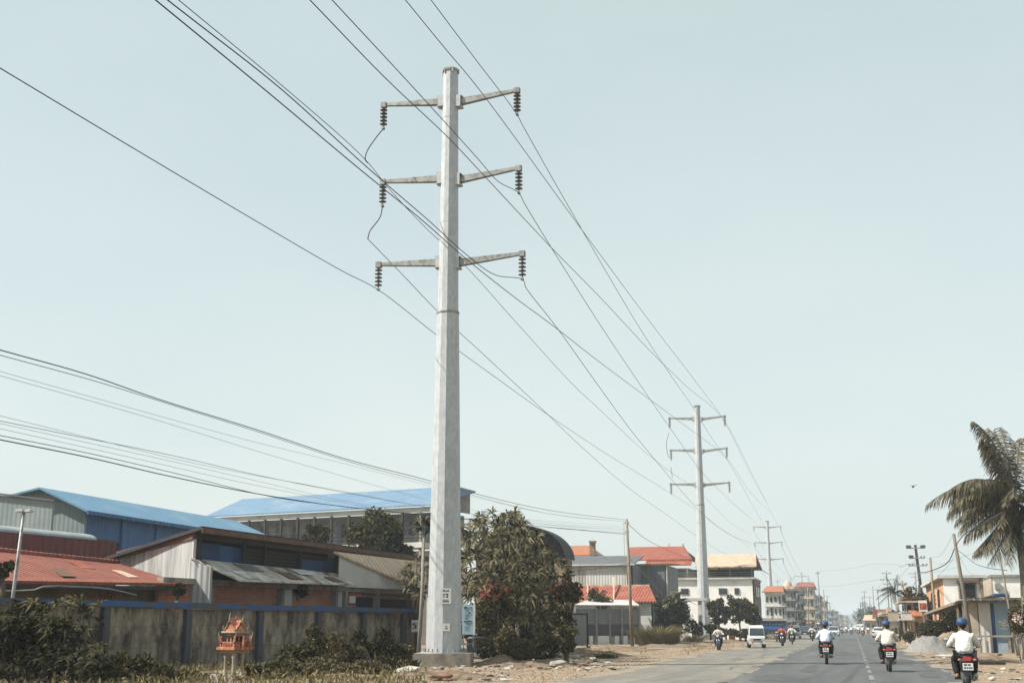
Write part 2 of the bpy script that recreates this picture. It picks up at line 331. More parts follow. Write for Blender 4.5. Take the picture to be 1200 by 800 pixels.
lf_pm = mat('leaf_palm', (.038, .036, .021), (.20, .172, .108), 1.2, .6, island=True, spec=.15, transl=.15)
lf_fl = mat('bougainvillea_petal', (.19, .032, .03), (.36, .10, .08), 1.2, .7, island=True, transl=.25)
lf_pf = mat('pale_flower', (.55, .42, .36), (.65, .55, .47), 1.2, .7, island=True)
bark = mat('bark', (.16, .13, .10), (.085, .07, .055), 5, .95, .02, 0, (3, 3, .5))
barkp = mat('pale_bark', (.36, .33, .28), (.22, .20, .17), 4, .9, .01, 0, (3, 3, .8))
tarp = mat('pale_tarpaulin', (.52, .50, .46), (.40, .38, .35), 2, .6, .01)

# ------------------------------------------------------------------ ground and road
def sheet(name, x0, x1, y0, y1, z, m, ny=2, rag=0, nx=1):
    vs = []; 
    ys = [y0+(y1-y0)*(i/(ny-1))**1.6 for i in range(ny)]
    for i, y in enumerate(ys):
        a = x0+(random.uniform(-rag, rag) if rag else 0); b = x1+(random.uniform(-rag, rag) if rag else 0)
        vs += [(a, y, z), (b, y, z)]
    b = MB(); b.add(vs, [(2*i, 2*i+1, 2*i+3, 2*i+2) for i in range(ny-1)])
    o = b.build(name, m); o['kind'] = 'structure'; return o
sheet('ground', -1600, 1600, -120, 2400, 0, sand)
sheet('road', -8.0, 3.2, -60, 2300, .012, asphl, 1400, .28)
sheet('asphalt_lanes', -3.5, 2.95, -60, 2300, .024, asph, 900, .10)
b = MB()
y = 12
while y < 420:
    wv = random.uniform(.05, .075); b.add([(.44-wv, y, .034), (.44+wv, y, .034), (.44+wv+random.uniform(-.02, .02), y+3.2, .034), (.44-wv, y+3.2, .034)], [(0, 1, 2, 3)]); y += 5.2
b.build('road_markings', paintw)['kind'] = 'structure'
def blob(name, cx, cy, rx, ry, z, m, seed):
    r = random.Random(seed); n = 22; b = MB(); q = [r.uniform(.65, 1.15)*(1 if m is dustm else min(1.35, .95/max(abs(math.cos(2*math.pi*k/n)), abs(math.sin(2*math.pi*k/n))))/.95) for k in range(n)]
    b.add([(cx+rx*math.cos(2*math.pi*i/n)*q[i], cy+ry*math.sin(2*math.pi*i/n)*(q[i]+q[i-1])/2, z) for i in range(n)], [tuple(range(n))]); o = b.build(name, m); o['kind'] = 'structure'; return o
for i, (cx, cy, rx, ry) in enumerate([(-2.2, 39, .8, 2.6), (1.8, 58, .7, 5), (-1.0, 75, 1.1, 6), (.9, 36, .35, 1.6), (-2.6, 95, .6, 9), (1.9, 120, .8, 10), (-.4, 150, 1.2, 14), (-1.6, 48, .3, 4.5), (2.2, 42, .3, 2.2)]): blob('asphalt_patch', cx, cy, rx, ry, .030, asphp, i)
for i in range(46):
    y = 24+i*3.1+random.uniform(-1, 1); sd_ = random.random() < .6
    blob('dust_drift', (-8.0 if sd_ else 3.0)+random.uniform(-.35, .35), y, random.uniform(.25, .8), random.uniform(1.2, 3.2), .0165+.0004*(i % 5) if sd_ else .0285+.0004*(i % 5), dustm, 200+i)
for i in range(14):
    y = 30+i*7.5; blob('dust_drift', -3.55+random.uniform(-.25, .2), y, random.uniform(.08, .28), random.uniform(1.5, 4), .0285, asphl, 300+i)
for i in range(16):
    x, y = random.uniform(-7, 2.5), 26+i*5+random.uniform(-2, 2); pl = [(x, y)]; an = random.choice((0, 1.4))+random.uniform(-.4, .4)
    for k in range(14):
        an += random.uniform(-.5, .5); x += math.cos(an)*.35; y += math.sin(an)*.55
        if -7.5 < x < 2.8: pl.append((x, y))
    b = MB()
    for (xa, ya), (xb, yb) in zip(pl, pl[1:]):
        nx, ny = -(yb-ya), xb-xa; q = .014/max(.01, math.hypot(nx, ny)); b.add([(xa-nx*q, ya-ny*q, .0335), (xa+nx*q, ya+ny*q, .0335), (xb+nx*q, yb+ny*q, .0335), (xb-nx*q, yb-ny*q, .0335)], [(0, 1, 2, 3)])
    b.build('road_crack', tyre_c)['kind'] = 'structure'
# yard floor behind the boundary wall is bare earth; low dirt mounds along the verge
def mound(name, c, rx, ry, h, m, seed, n=26, label=None, rough=.35):
    r = random.Random(seed); b = MB(); vs = []
    ph = [r.uniform(0, 6) for _ in range(6)]
    for i in range(n+1):
        for j in range(n+1):
            u = -1+2*i/n; v = -1+2*j/n; d = math.sqrt(u*u+v*v)
            z = max(0, 1-d*d)**1.3*h
            z *= 1+rough*math.sin(u*6+ph[0])*math.cos(v*7+ph[1])+.5*rough*math.sin(u*17+ph[2]+v*11)*math.cos(v*15+ph[3])
            z += r.uniform(-.06, .06)*h*min(1, z/h*3)
            vs.append((c[0]+u*rx, c[1]+v*ry, z-.02))
    b.add(vs, [(i*(n+1)+j, (i+1)*(n+1)+j, (i+1)*(n+1)+j+1, i*(n+1)+j+1) for i in range(n) for j in range(n)])
    o = b.build(name, m, None, True); o['kind'] = 'structure'; return o
for i, (px, py, rx, ry, h) in enumerate([(592, 779, 1.7, 2.0, .34), (512, 794, 2.2, 2.2, .2), (632, 779, 1.8, 2.6, .22), (478, 786, 1.5, 2.0, .15), (680, 768, 3.0, 4.0, .3), (400, 792, 3, 2.5, .12), (330, 800, 3, 2.5, .10), (720, 762, 3, 4, .3), (790, 757, 3, 7, .3), (845, 752, 2.5, 9, .25)]):
    g = G(px, py); mound('dirt_mound', g, rx, ry, h, dirt, i)
g = G(1150, 775); mound('dirt_mound', g, 2.2, 3, .25, dirt, 31)
# ------------------------------------------------------------------ steel transmission poles
B1 = G(520, 780); YP = B1.y
def zat(px, py): return PY(px, py, YP).z
PC = {}                                                              # conductor attachment points on the near pole
def power_pole():
    t = T('power_pole', 'tall galvanised steel power pole nearest the camera, on a square concrete footing', 'power pole', B1, 'steel transmission poles along the left verge')
    cx, cy = B1.x, B1.y; rot = Matrix.Rotation(R_(-76.9), 3, 'Z')
    zj = zat(524, 366); zt = zat(526, 86)
    b = MB(); b.lathe([(.69, .54), (.462, zj), (.43, zj)], (cx, cy, 0), 12, rot); b.build('lower_shaft', galv, t)
    b = MB(); b.lathe([(.44, zj-.1), (.325, zt), (.325, zt+.02)], (cx, cy, 0), 12, rot); 
    for z in (zj+(zt-zj)*.36, zj+(zt-zj)*.8): b.lathe([(.43-.105*(z-zj)/(zt-zj)+.012, z), (.43-.105*(z-zj)/(zt-zj)+.012, z+.03)], (cx, cy, 0), 12, rot)
    b.build('upper_shaft', galv, t)
    b = MB(); b.lathe([(.470, zj-.10), (.482, zj-.08), (.482, zj-.005), (.470, zj+.02)], (cx, cy, 0), 12, rot); b.build('joint_ring', galvd, t)
    b = MB(); b.lathe([(.36, zt+.02), (.37, zt+.1), (.33, zt+.16)], (cx, cy, 0), 12, rot)
    for a in range(0, 360, 60): b.box((cx+.35*math.cos(R_(a)), cy+.35*math.sin(R_(a)), zt+.02), (.06, .06, .22))
    b.build('top_cap', galvd, t)
    fr = R_(14); b = MB(); b.box((cx, cy, .22), (2.25, 2.25, .56), fr); b.build('footing', conc, t, bevel=.03)
    b = MB(); b.lathe([(.92, .5), (.92, .545)], (cx, cy, 0), 12, rot); fl = b.build('base_flange', galv, t)
    b = MB()
    for a in range(24):
        q = R_(a*15); b.tube([(cx+.81*math.cos(q), cy+.81*math.sin(q), .54), (cx+.81*math.cos(q), cy+.81*math.sin(q), .68)], .028, 6); b.lathe([(.05, .545), (.05, .59)], (cx+.81*math.cos(q), cy+.81*math.sin(q), 0), 6)
    b.build('anchor_bolts', galvd, fl)
    arms = [((450, 123), (515, 120), -1), ((606, 106), (536, 120), 1), ((449, 213), (514, 210), -1), ((608, 197), (537, 211), 1), ((444, 310), (512, 308), -1), ((612, 297), (538, 308), 1)]
    for k, (tp, rt, sg) in enumerate(arms):
        a = PY(*tp, YP); r0 = PY(*rt, YP); r0.x = cx+sg*.36
        if sg < 0: r0.z = a.z+.05*0-(.0); r0.z = (PY(*rt, YP).z)
        ar = MB(); ar.bar((r0.x+sg*.08, cy, r0.z), (a.x, cy, a.z), .22, .31, .13, .14); o = ar.build('crossarm', galvd, t, bevel=.015)
        b = MB(); 
        for dy in (-.19, .19): b.box((r0.x+sg*.02, cy+dy, r0.z), (.26, .035, .52))
        b.box((r0.x+sg*.08, cy, r0.z-.24), (.24, .34, .05)); b.box((r0.x+sg*.08, cy, r0.z+.24), (.24, .34, .04))
        b.build('arm_bracket', galv, o)
        b = MB(); b.box((a.x, cy, a.z-.02), (.26, .2, .26)); b.build('arm_end', galvd, o, bevel=.02)
        i_ = MB(); z0 = a.z-.12
        i_.tube([(a.x, cy, z0+.05), (a.x, cy, z0-.95)], .025, 6)
        for q in range(5):
            z = z0-.12-q*.165; i_.lathe([(.04, z+.06), (.07, z+.04), (.165, z-.01), (.16, z-.03), (.05, z-.035)], (a.x, cy, 0), 14)
        ins = i_.build('insulator_string', insul, t, True)
        b = MB(); b.box((a.x, cy, z0-.98), (.09, .2, .1)); b.build('clamp', galvd, ins)
        PC[k] = Vector((a.x, cy, z0-1.0))
    for k in range(26):
        z = 3.2+k*.8; rr = (.69)-.228*min(1, (z-.54)/(zj-.54)) if z < zj else .44-.115*(z-zj)/(zt-zj)
        if z > zt-.4: break
        a = R_(150 if k % 2 else 162); b = MB(); b.tube([(cx+math.cos(a)*(rr-.03), cy+math.sin(a)*(rr-.03), z), (cx+math.cos(a)*(rr+.13), cy+math.sin(a)*(rr+.13), z), (cx+math.cos(a)*(rr+.14), cy+math.sin(a)*(rr+.14), z+.04)], .011, 5); b.build('climbing_step', galvd, t)
    # number plate and small tag on the camera-facing facets
    tocam = Vector((-cx, -cy, 0)).normalized(); rt = Vector((CR[0], CR[1], 0)).normalized()
    def plate(px0, py0, px1, py1, off, name, marks):
        z1 = PY(px0, py0, cy-.6).z; z0 = PY(px0, py1, cy-.6).z; rr = (.69)-.228*((z0+z1)/2-.54)/(zj-.54)
        c = Vector((cx, cy, (z0+z1)/2))+tocam*(rr+.015)+rt*off; wd = (px1-px0)/30.2; h = z1-z0
        nn = tocam; b = MB(); pl = [c+rt*sx*wd/2+V(0, 0, sz*h/2) for sx, sz in ((-1, -1), (1, -1), (1, 1), (-1, 1))]
        b.slab(pl, nn*.02); o = b.build(name, whitep, t)
        b = MB()
        for (x0, z0_, x1, z1_) in marks:
            q = [c+nn*.021+rt*(x-.5)*wd+V(0, 0, (zz-.5)*h) for x, zz in ((x0, z0_), (x1, z0_), (x1, z1_), (x0, z1_))]; b.slab(q, nn*.004)
        if marks: b.build('lettering', inkm, o)
    mk = [(.2, .86, .35, .89), (.3, .80, .45, .90), (.5, .82, .62, .86), (.66, .82, .8, .9), (.22, .8, .8, .82),
          (.30, .40, .38, .66), (.24, .6, .30, .64), (.46, .60, .72, .66), (.62, .40, .70, .60), (.56, .40, .62, .5),
          (.25, .12, .38, .22), (.42, .1, .5, .2), (.54, .12, .64, .22), (.68, .1, .78, .2), (.25, .25, .75, .27)]
    plate(515, 689, 528, 707, .04, 'number_plate', mk)
    plate(518.5, 730, 527, 739, .08, 'small_tag', [(.3, .3, .7, .4), (.4, .55, .6, .7)])
    return t
pole = power_pole()
BASES = [B1]
spec = [((826, 749), 1.055, 'second steel power pole along the verge, behind the white minivan'),
        ((905, 741.5), 1.0, 'third steel power pole, standing by the blue kiosk'),
        ((942.5, 738.3), 1.0, 'fourth steel power pole, beside the parked cars in the distance'),
        ((957, 737), .98, 'fifth steel power pole, small in the haze behind the white rider'),
        ((965, 736.3), .98, 'sixth steel power pole, very small, left of the far dark pole'),
        ((973, 735.9), .98, 'farthest steel power pole that can be made out')]
PTOP = zat(526, 86)+.16; TOPS = [(816, 475), (897, 610), (938, 671), (954, 690), (962, 702), (971, 713)]
for (px, py), s, lb in spec:
    g = G(px, py); s = PY(*TOPS.pop(0), g.y).z/PTOP; c = copy_tree(pole); c.location = g; c.scale = (s, s, s); c['label'] = lb; BASES.append(g)
    if g.y > 200:
        for ch in list(c.children_recursive):
            if ch.name.split('.')[0] in ('number_plate', 'small_tag', 'lettering', 'climbing_step'): bpy.data.objects.remove(ch)
# ------------------------------------------------------------------ overhead wires
def line_y(px, py, Xa, Ya, Xb, Yb):
    d = ray(px, py); m_ = d[0]/d[1]; k = (Xb-Xa)/(Yb-Ya) if Yb != Ya else 0
    return (Xa-k*Ya)/(m_-k)
def wire(name, label, cat, pts, r, m=None, group=None, n=6, parent=None):
    b = MB(); b.tube(wirepts(pts, n), r, 5); o = b.build(name, m or wirem, parent, True)
    if label: tag(o, label, cat, group)
    return o
XR1, XL1 = PC[1].x, PC[0].x
b2 = BASES[1]; YP2 = b2.y; K2 = PY(816, 475, YP2).z/PTOP; XR2 = b2.x+(XR1-B1.x)*K2; XL2 = b2.x+(XL1-B1.x)*K2; YP3 = BASES[2].y; XR3 = BASES[2].x+(XR1-B1.x); XL3 = BASES[2].x+(XL1-B1.x)
def conductor(label, inc, att, out, tail, xa, xb, xc, group='high-voltage conductors on the steel poles', r=.0155):
    """inc: picture points before the near pole; att: point on the near pole or None; out: points up to the second pole; tail: beyond it"""
    pts = [PX(px, py, xa) for px, py in inc]
    if len(pts) > 1:
        e = pts[0]+(pts[0]-pts[1]).normalized()*14; pts = [e]+pts
    if att is not None: pts.append(att)
    for px, py in out: pts.append(PY(px, py, line_y(px, py, xa, YP, xb, YP2)))
    for px, py in tail: pts.append(PY(px, py, line_y(px, py, xb, YP2, xc, YP3)))
    return wire('overhead_conductor', label, 'power line', pts, r, None, group, 8)
conductor('conductor clamped under the upper right arm of the nearest pole', [(505, 0), (556, 68)], PC[1], [(612, 146), (672, 252), (747, 380), (785, 438), (812, 477), (829, 505)], [(856, 545), (881, 590), (899, 622)], XR1, XR2, XR3)
conductor('conductor passing clear of the nearest pole, highest of the unattached ones', [(475, 0), (520, 55), (560, 103)], None, [(678, 264), (764, 380), (807, 436), (853.5, 500)], [(880, 552), (912, 616)], XR1+.5, XR2, XR3)
conductor('conductor clamped under the middle right arm of the nearest pole', [(389, 0), (480, 98), (560, 186), (583, 212)], PC[3], [(615, 239), (646, 290), (703, 380), (758, 462), (783, 498), (822, 552)], [(858, 588), (885, 612)], XR1, XR2, XR3)
conductor('unattached conductor crossing the nearest shaft between top and middle arms', [(363, 0), (450, 90), (527, 163), (560, 198)], None, [(646, 290), (703, 348), (761, 410), (803, 451), (847, 491)], [(875, 546), (899, 590)], XR1+.5, XR2, XR3)
conductor('conductor clamped under the lowest right arm of the nearest pole', [(196, 0), (330, 105), (420, 187), (460, 222), (503, 259), (545, 297), (580, 322)], PC[5], [(617, 338), (652, 383), (700, 450), (738, 502), (764, 534), (814, 592)], [(845, 620), (890, 640)], XR1, XR2, XR3)
conductor('unattached conductor crossing the nearest shaft above its lowest arms', [(182, 0), (310, 105), (420, 197), (497, 260)], None, [(540, 298), (600, 346), (646, 380), (700, 422), (759, 466), (794, 492), (853.5, 539)], [(878, 575), (903, 600)], XR1+.5, XR2, XR3)
conductor('conductor joined to the jumper hanging from the upper left arm', [(209, 0), (330, 100), (428, 187)], None, [(455, 220), (493, 261), (544, 310), (607, 380), (673, 452), (700, 477), (759, 532), (792, 557)], [(815, 572), (856, 612), (880, 625)], XL1, XL2, XL3)
pj2 = PX(431, 280, XL1)
conductor('conductor starting at the jumper under the middle left arm', [], pj2, [(470, 320), (510, 362), (538, 389), (560, 409), (632, 476), (678, 520), (735, 570), (786, 606)], [(815, 627), (852, 650), (880, 662)], XL1, XL2, XL3)
conductor('conductor clamped under the lowest left arm of the nearest pole', [(0, 80), (160, 176), (300, 259), (400, 317)], PC[4], [(510, 391), (560, 427), (641, 485), (710, 531), (785, 577)], [(817, 598), (850, 622), (879, 640)], XL1, XL2, XL3)
wire('jumper_wire', None, None, [PC[0], PX(441, 161, XL1), PX(429, 180, XL1), PX(428, 187, XL1), PX(431, 191, XL1)], .025, None, None, 6, pole)
wire('jumper_wire', None, None, [PC[2], PX(446, 253, XL1), PX(433, 272, XL1), pj2], .025, None, None, 6, pole)
c2 = [c for c in COL.objects if c.get('label', '').startswith('second steel power pole')][0]
x2 = lambda px, py: PX(px, py, XL2)
wire('jumper_wire', None, None, [x2(784, 507), x2(781, 520), x2(782, 530), x2(784, 536)], .03, None, None, 6, c2).scale = (1/c2.scale.x,)*3
wire('jumper_wire', None, None, [x2(786, 547), x2(787, 553), x2(788, 559)], .03, None, None, 6, c2).scale = (1/c2.scale.x,)*3
# beyond the second pole: straight sagging spans between the copies
def span(a, b, sag, n=8):
    return [a.lerp(b, i/n)-V(0, 0, sag*4*(i/n)*(1-i/n)) for i in range(n+1)]
sidename = {0: 'upper left', 1: 'upper right', 2: 'middle left', 3: 'middle right', 4: 'lowest left', 5: 'lowest right'}
for k in range(6):
    off = PC[k]-B1; pts = []; KS = [PY(897, 610, BASES[2].y).z/PTOP, PY(938, 671, BASES[3].y).z/PTOP, PY(954, 690, BASES[4].y).z/PTOP, PY(962, 702, BASES[5].y).z/PTOP]
    for i in range(2, len(BASES)-2):
        a = BASES[i]+off*KS[i-2]; e = BASES[i+1]+off*KS[i-1]; sp = span(a, e, 2.5, 6); pts += sp if not pts else sp[1:]
    b = MB(); b.tube(pts, .03, 4); o = b.build('overhead_conductor', wirem, None, True)
    tag(o, f'far conductor running from the {sidename[k]} arm of the third steel pole into the haze', 'power line', 'high-voltage conductors on the steel poles')
# low telephone and service lines on the left, fixed to the wooden pole
XT = G(741, 756).x
def tline(label, pts, r, m=None, end=None):
    q = [PX(px, py, XT) for px, py in pts]; e = q[0]+(q[0]-q[1]).normalized()*12
    return wire('service_cable', label, 'cable', [e]+q+([end] if end is not None else []), r, m, 'low cables strung to the wooden pole on the left', 6)
tline('thick dark cable, highest of the low cables at left, ending at the wooden pole', [(0, 410), (100, 438), (187, 468), (300, 503), (400, 536), (500, 562), (545, 575), (640, 597), (735, 609)], .014)
tline('thin cable hanging just under the highest thick one', [(0, 416), (110, 446), (210, 477), (300, 505), (400, 538), (500, 565), (640, 601), (735, 611)], .009)
tline('pale thin cable, upper of the middle pair at left', [(0, 435), (100, 463), (200, 491), (300, 518), (400, 542), (520, 573), (640, 601), (735, 611)], .0055, wirel)
tline('pale thin cable, lower of the middle pair at left', [(0, 440), (167, 487), (300, 528), (400, 557), (520, 590), (640, 612), (735, 618)], .006, wirel)
tline('pale cable along the top of the bottom bundle at left', [(0, 487), (110, 514), (230, 543), (400, 575), (520, 597), (640, 610), (735, 616)], .0055, wirel)
tline('dark cable in the middle of the bottom bundle at left', [(0, 493), (100, 513), (200, 533), (300, 556), (400, 576), (520, 597), (640, 614), (735, 620)], .007)
tline('cable second from the top of the bottom bundle at left', [(0, 496), (100, 518), (200, 540), (300, 563), (420, 590), (540, 606), (735, 622)], .0055, wirel)
tline('faint cable below the middle of the bottom bundle at left', [(0, 502), (150, 535), (270, 562), (333, 575), (420, 592), (540, 610), (735, 624)], .0055, wirel)
tline('dark cable just above the lowest thick cable at left', [(0, 510), (100, 530), (200, 553), (320, 582), (420, 595), (520, 606), (735, 625)], .009)
tline('lowest thick dark cable at left, crossing the blue-roofed long building', [(0, 515), (100, 535), (200, 558), (300, 578), (400, 593), (500, 603), (640, 617), (735, 626)], .014)
# ------------------------------------------------------------------ boundary wall with blue coping
WA = G(0, 793.4); WB = G(489, 770); WD = (WB-WA).normalized(); WN = V(WD.y, -WD.x, 0)     # WN points to the road
W0 = WA-WD*7; WH = 2.3
wall = T('boundary_wall', 'long stained concrete boundary wall with blue coping along the left verge', 'wall', W0)
Ltot = (WB-W0).length
def onwall(px):                                                     # distance along the wall of a picture column
    d = ray(px, 740); # intersect in plan
    A_ = np.array([[d[0], -WD.x], [d[1], -WD.y]]); r_ = np.linalg.solve(A_, np.array([W0.x, W0.y])); return r_[1]
posts = [onwall(x) for x in (-60, 30, 120, 217, 302, 371, 424, 471)]+[Ltot-.1]
edges = [0]+posts+[Ltot]
b = MB()
for i in range(len(edges)-1):
    a, e = edges[i], edges[i+1]; n = max(1, round((e-a)/1.5))
    for j in range(n):
        q0 = a+(e-a)*j/n+.006; q1 = a+(e-a)*(j+1)/n-.006
        for z0, z1 in ((-.1, .76), (.772, 1.5), (1.512, WH-.16)):
            o_ = random.uniform(-.012, .012); p0 = W0+WD*q0+WN*o_; p1 = W0+WD*q1+WN*o_
            b.slab([p0+V(0, 0, z0), p1+V(0, 0, z0), p1+V(0, 0, z1), p0+V(0, 0, z1)], -WN*.14)
b.build('wall_panels', concd, wall)
for q in posts:
    b = MB(); c = W0+WD*q; b.bar(c-V(0, 0, .1)+WN*.02, c+V(0, 0, WH-.17)+WN*.02, .34, .30, up=tuple(WN)); b.build('pilaster', bluepd, wall, bevel=.01)
b = MB()
q = 0
while q < Ltot:
    e = min(q+random.uniform(2.5, 4), Ltot); o_ = random.uniform(-.01, .01)
    b.bar(W0+WD*q+V(0, 0, WH-.03+o_)+WN*.03, W0+WD*(e-.008)+V(0, 0, WH-.03+o_)+WN*.03, .36, .20); q = e
b.build('coping', copm, wall)
nb = MB(); c = W0+WD*onwall(495); 
c = G(495, 770)+V(0, -1.2, 0)
tb = T('notice_board', 'small white notice plate beside the nearest power pole at the wall end', 'notice', c)
b = MB(); z1, z0 = P(495, 726, S(c)).z, P(495, 740, S(c)).z; b.box((c.x, c.y, (z0+z1)/2), (.34, .03, z1-z0), psi); b.build('plate', whitep, tb)
b = MB(); b.box((c.x, c.y+.05, z1/2), (.05, .05, z1), psi); b.build('post', woodd, tb)
b = MB()
for x, z, ww, hh in ((-.05, .66, .12, .1), (.04, .45, .10, .16), (-.06, .3, .08, .06), (.06, .72, .05, .05)): b.box((c.x+x, c.y-.03-.0, z0+(z1-z0)*z), (ww, .02, hh), psi)
b.build('lettering', inkm, tb)
# ------------------------------------------------------------------ buildings on the left
def down(p, z=-.1): return V(p[0], p[1], z)
def vwall(b, p, q, z0=None, th=.15, back=None):
    """vertical wall under the line p-q, down to z0"""
    z0 = -.1 if z0 is None else z0; d = (q-p); nrm = V(-d.y, d.x, 0).normalized()*th
    b.slab([V(p.x, p.y, z0), V(q.x, q.y, z0), q, p], nrm); return b
def each(name, m, parent, items, fn, **k):
    for it in items:
        b = MB(); fn(b, it); b.build(name, m, parent, **k)
def mk(name, m, parent, fn, **k):
    b = MB(); fn(b); return b.build(name, m, parent, **k)
# a. blue warehouse, gable to the camera, ridge running away along the road
c1 = P(100, 598, 19.5); r1 = P(40, 573, 19.5); r1.y = c1.y; t = T('warehouse', 'big blue warehouse with a light blue gabled roof at far left', 'warehouse', down(c1, 0))
c2_ = PX(312, 628, c1.x); Ln = c2_.y-c1.y; dx = r1.x-c1.x; l1 = V(r1.x+dx*2.0, c1.y, r1.z-(r1.z-c1.z)*.9)
mk('gable_wall', tealw, t, lambda b: b.slab([down(c1), c1, r1, l1, down(l1)], (0, .2, 0)))
mk('side_wall', bluwall, t, lambda b: b.slab([V(c1.x, c1.y+.2, -.1), V(c1.x, c1.y+Ln, -.1), V(c1.x, c1.y+Ln, c1.z), V(c1.x, c1.y+.2, c1.z)], (-.2, 0, 0)))
def f_(b):
    pass
each('wall_post', bluwall, t, range(1, 6), lambda b, k: b.box((c1.x+.06, c1.y+Ln*k/6, c1.z/2), (.16, .3, c1.z-.3)))
ov = V(.5, 0, -.5*(r1.z-c1.z)/abs(dx)); up = V(0, 0, .06)
mk('roof', bluroof, t, lambda b: (b.slab([c1+ov+V(0, -.6, .06), r1+V(0, -.6, .06), r1+V(0, Ln+.5, .06), c1+ov+V(0, Ln+.5, .06)], (0, 0, .12)), b.slab([r1+V(0, -.6, .06), l1+V(0, -.6, .06), l1+V(0, Ln, .06), r1+V(0, Ln, .06)], (0, 0, .12))))
mk('gutter', bluwall, t, lambda b: b.bar(c1+ov+V(.06, -.6, .05), c1+ov+V(.06, Ln+.5, .05), .12, .22))
# grey shed in front of it
p1 = P(62, 588, 20.5); p0 = P(-60, 572, 20.5); p0.y = p1.y; t = T('shed', 'grey-green sheet-clad shed wall at the far left edge before the blue warehouse', 'shed', down(p1, 0))
mk('front_wall', tealw, t, lambda b: b.slab([down(p0), down(p1), p1, p0], (0, .2, 0)))
mk('roof', greyroof, t, lambda b: b.slab([p0+V(0, -.2, .02), p1+V(.2, -.2, .02), p1+V(.2, .6, .02), p0+V(0, .6, .02)], (0, 0, .1)))
# b. maroon shed with a pale rounded roof edge
a0 = P(-70, 616, 28); a1 = P(139, 634, 23.4); a1.z = a0.z; t = T('shed', 'maroon corrugated shed with a pale rounded roof strip on top', 'shed', down(a1, 0))
mk('front_wall', maroon, t, lambda b: vwall(b, a0, a1))
d = (a1-a0).normalized(); n = V(-d.y, d.x, 0)
mk('side_wall', maroon, t, lambda b: vwall(b, a1, a1+n*6))
def f_(b):
    e = a0.lerp(a1, .86); prof = [(math.cos(a)*1.0, math.sin(a)*.42) for a in [math.pi*i/10 for i in range(11)]]
    b.slab([a0+n*(1+x)+V(0, 0, z*.8+.02) for x, z in prof], e-a0)
mk('rounded_roof', zincg, t, f_, smooth=False)
mk('flat_roof', rust, t, lambda b: b.slab([a0+V(0, 0, .02)+n*.2, a1+V(0, 0, .02)+n*.2, a1+n*6+V(0, 0, .02), a0+n*6+V(0, 0, .02)], (0, 0, .08)))
# c. terracotta roofed low house behind the wall
e0, e1 = P(-60, 682, 37.5), P(217, 686, 30); r0_, r1_ = P(-60, 642, 31.5), P(138, 662, 26.5)
t = T('low_house', 'low house with a terracotta corrugated roof just behind the left boundary wall', 'house', down(e1, 0))
mk('roof', terra, t, lambda b: b.slab([e0, e1, r1_, r0_], (0, 0, .09)))
for u, v, w_, h_, m_ in ((.45, .15, .06, .3, rust), (.62, .5, .07, .35, redroof), (.78, .2, .05, .3, tanroof)):
    mk('patch_sheet', m_, t, lambda b: b.slab([e0.lerp(e1, u_).lerp(r0_.lerp(r1_, u_), v_)+V(0, 0, .10) for u_, v_ in ((u, v), (u+w_, v), (u+w_, v+h_), (u, v+h_))], (0, 0, .02)))
mk('ridge_cap', terra, t, lambda b: b.tube([r0_+V(0, 0, .1), r0_.lerp(r1_, .5)+V(0, 0, .08), r1_+V(0, 0, .1)], .14, 8))
k0, k1 = e0.lerp(r0_, .12), e1.lerp(r1_, .12)
mk('wall', ochre, t, lambda b: vwall(b, V(k0.x, k0.y, e0.z-.1), V(k1.x, k1.y, e1.z-.1)))
mk('eave_beam', woodd, t, lambda b: b.bar(e0+V(0, 0, -.1), e1+V(0, 0, -.1), .1, .14))
def f_(b):                                                           # red brush lettering on the ochre band: short strokes
    dd = (k1-k0).normalized(); nn = V(dd.y, -dd.x, 0)
    for x in (76, 80, 84, 97, 101, 105, 110, 114, 118, 122, 127, 131):
        fr = (x+60)/277; p = V(k0.x, k0.y, 0).lerp(V(k1.x, k1.y, 0), fr)+nn*.02; z = P(x, 697, S(p)).z
        h = random.uniform(.10, .2); b.bar(p+V(0, 0, z-h/2), p+dd*random.uniform(-.06, .08)+V(0, 0, z+h/2), .03, .04); b.bar(p+V(0, 0, z), p+dd*.1+V(0, 0, z+.02), .03, .035)
mk('lettering', redink, t, f_)
# conduit pipe running over the wall at far left
wire('pipe', 'grey pipe running above the blue coping at the far left', 'pipe', [P(-20, 692, 37), P(40, 691, 36), P(50, 687, 36), P(88, 687, 35), P(130, 690, 33), P(160, 697, 32)], .03, concp, None, 2)
def onl(o, d_, px):
    r = ray(px, 660); A_ = np.array([[r[0], -d_.x], [r[1], -d_.y]]); return np.linalg.solve(A_, np.array([o.x, o.y]))[1]
# d. dark open shed with zinc gable
c = P(228, 621, 29); e = P(492, 655, 29*79/113); e.z = c.z; lft = P(139, 634, 25.9); lft.z = c.z-.45
t = T('open_shed', 'large weathered shed with a zinc end wall and dark slatted road side', 'shed', down(c, 0))
mk('end_wall', zinc, t, lambda b: b.slab([down(lft), down(c), c-V(0, 0, .35), lft-V(0, 0, .35)], (c-lft).cross(V(0, 0, 1)).normalized()*-.12))
mk('gable_beam', rust, t, lambda b: b.bar(lft-V(0, 0, .2), c-V(0, 0, .2), .14, .3))
dS = (e-c).normalized(); nS = V(dS.y, -dS.x, 0)
def pxs(px): return onl(c, dS, px)
def f_(b):
    for z in np.arange(2.2, c.z-.5, .16): b.bar(c+dS*.1+V(0, 0, z-c.z), c+dS*pxs(391)+V(0, 0, z-c.z), .03, .13)
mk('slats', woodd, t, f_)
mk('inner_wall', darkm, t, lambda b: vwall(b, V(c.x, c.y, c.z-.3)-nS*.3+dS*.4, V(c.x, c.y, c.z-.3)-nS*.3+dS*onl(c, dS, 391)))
def pxs(px): return onl(c, dS, px)
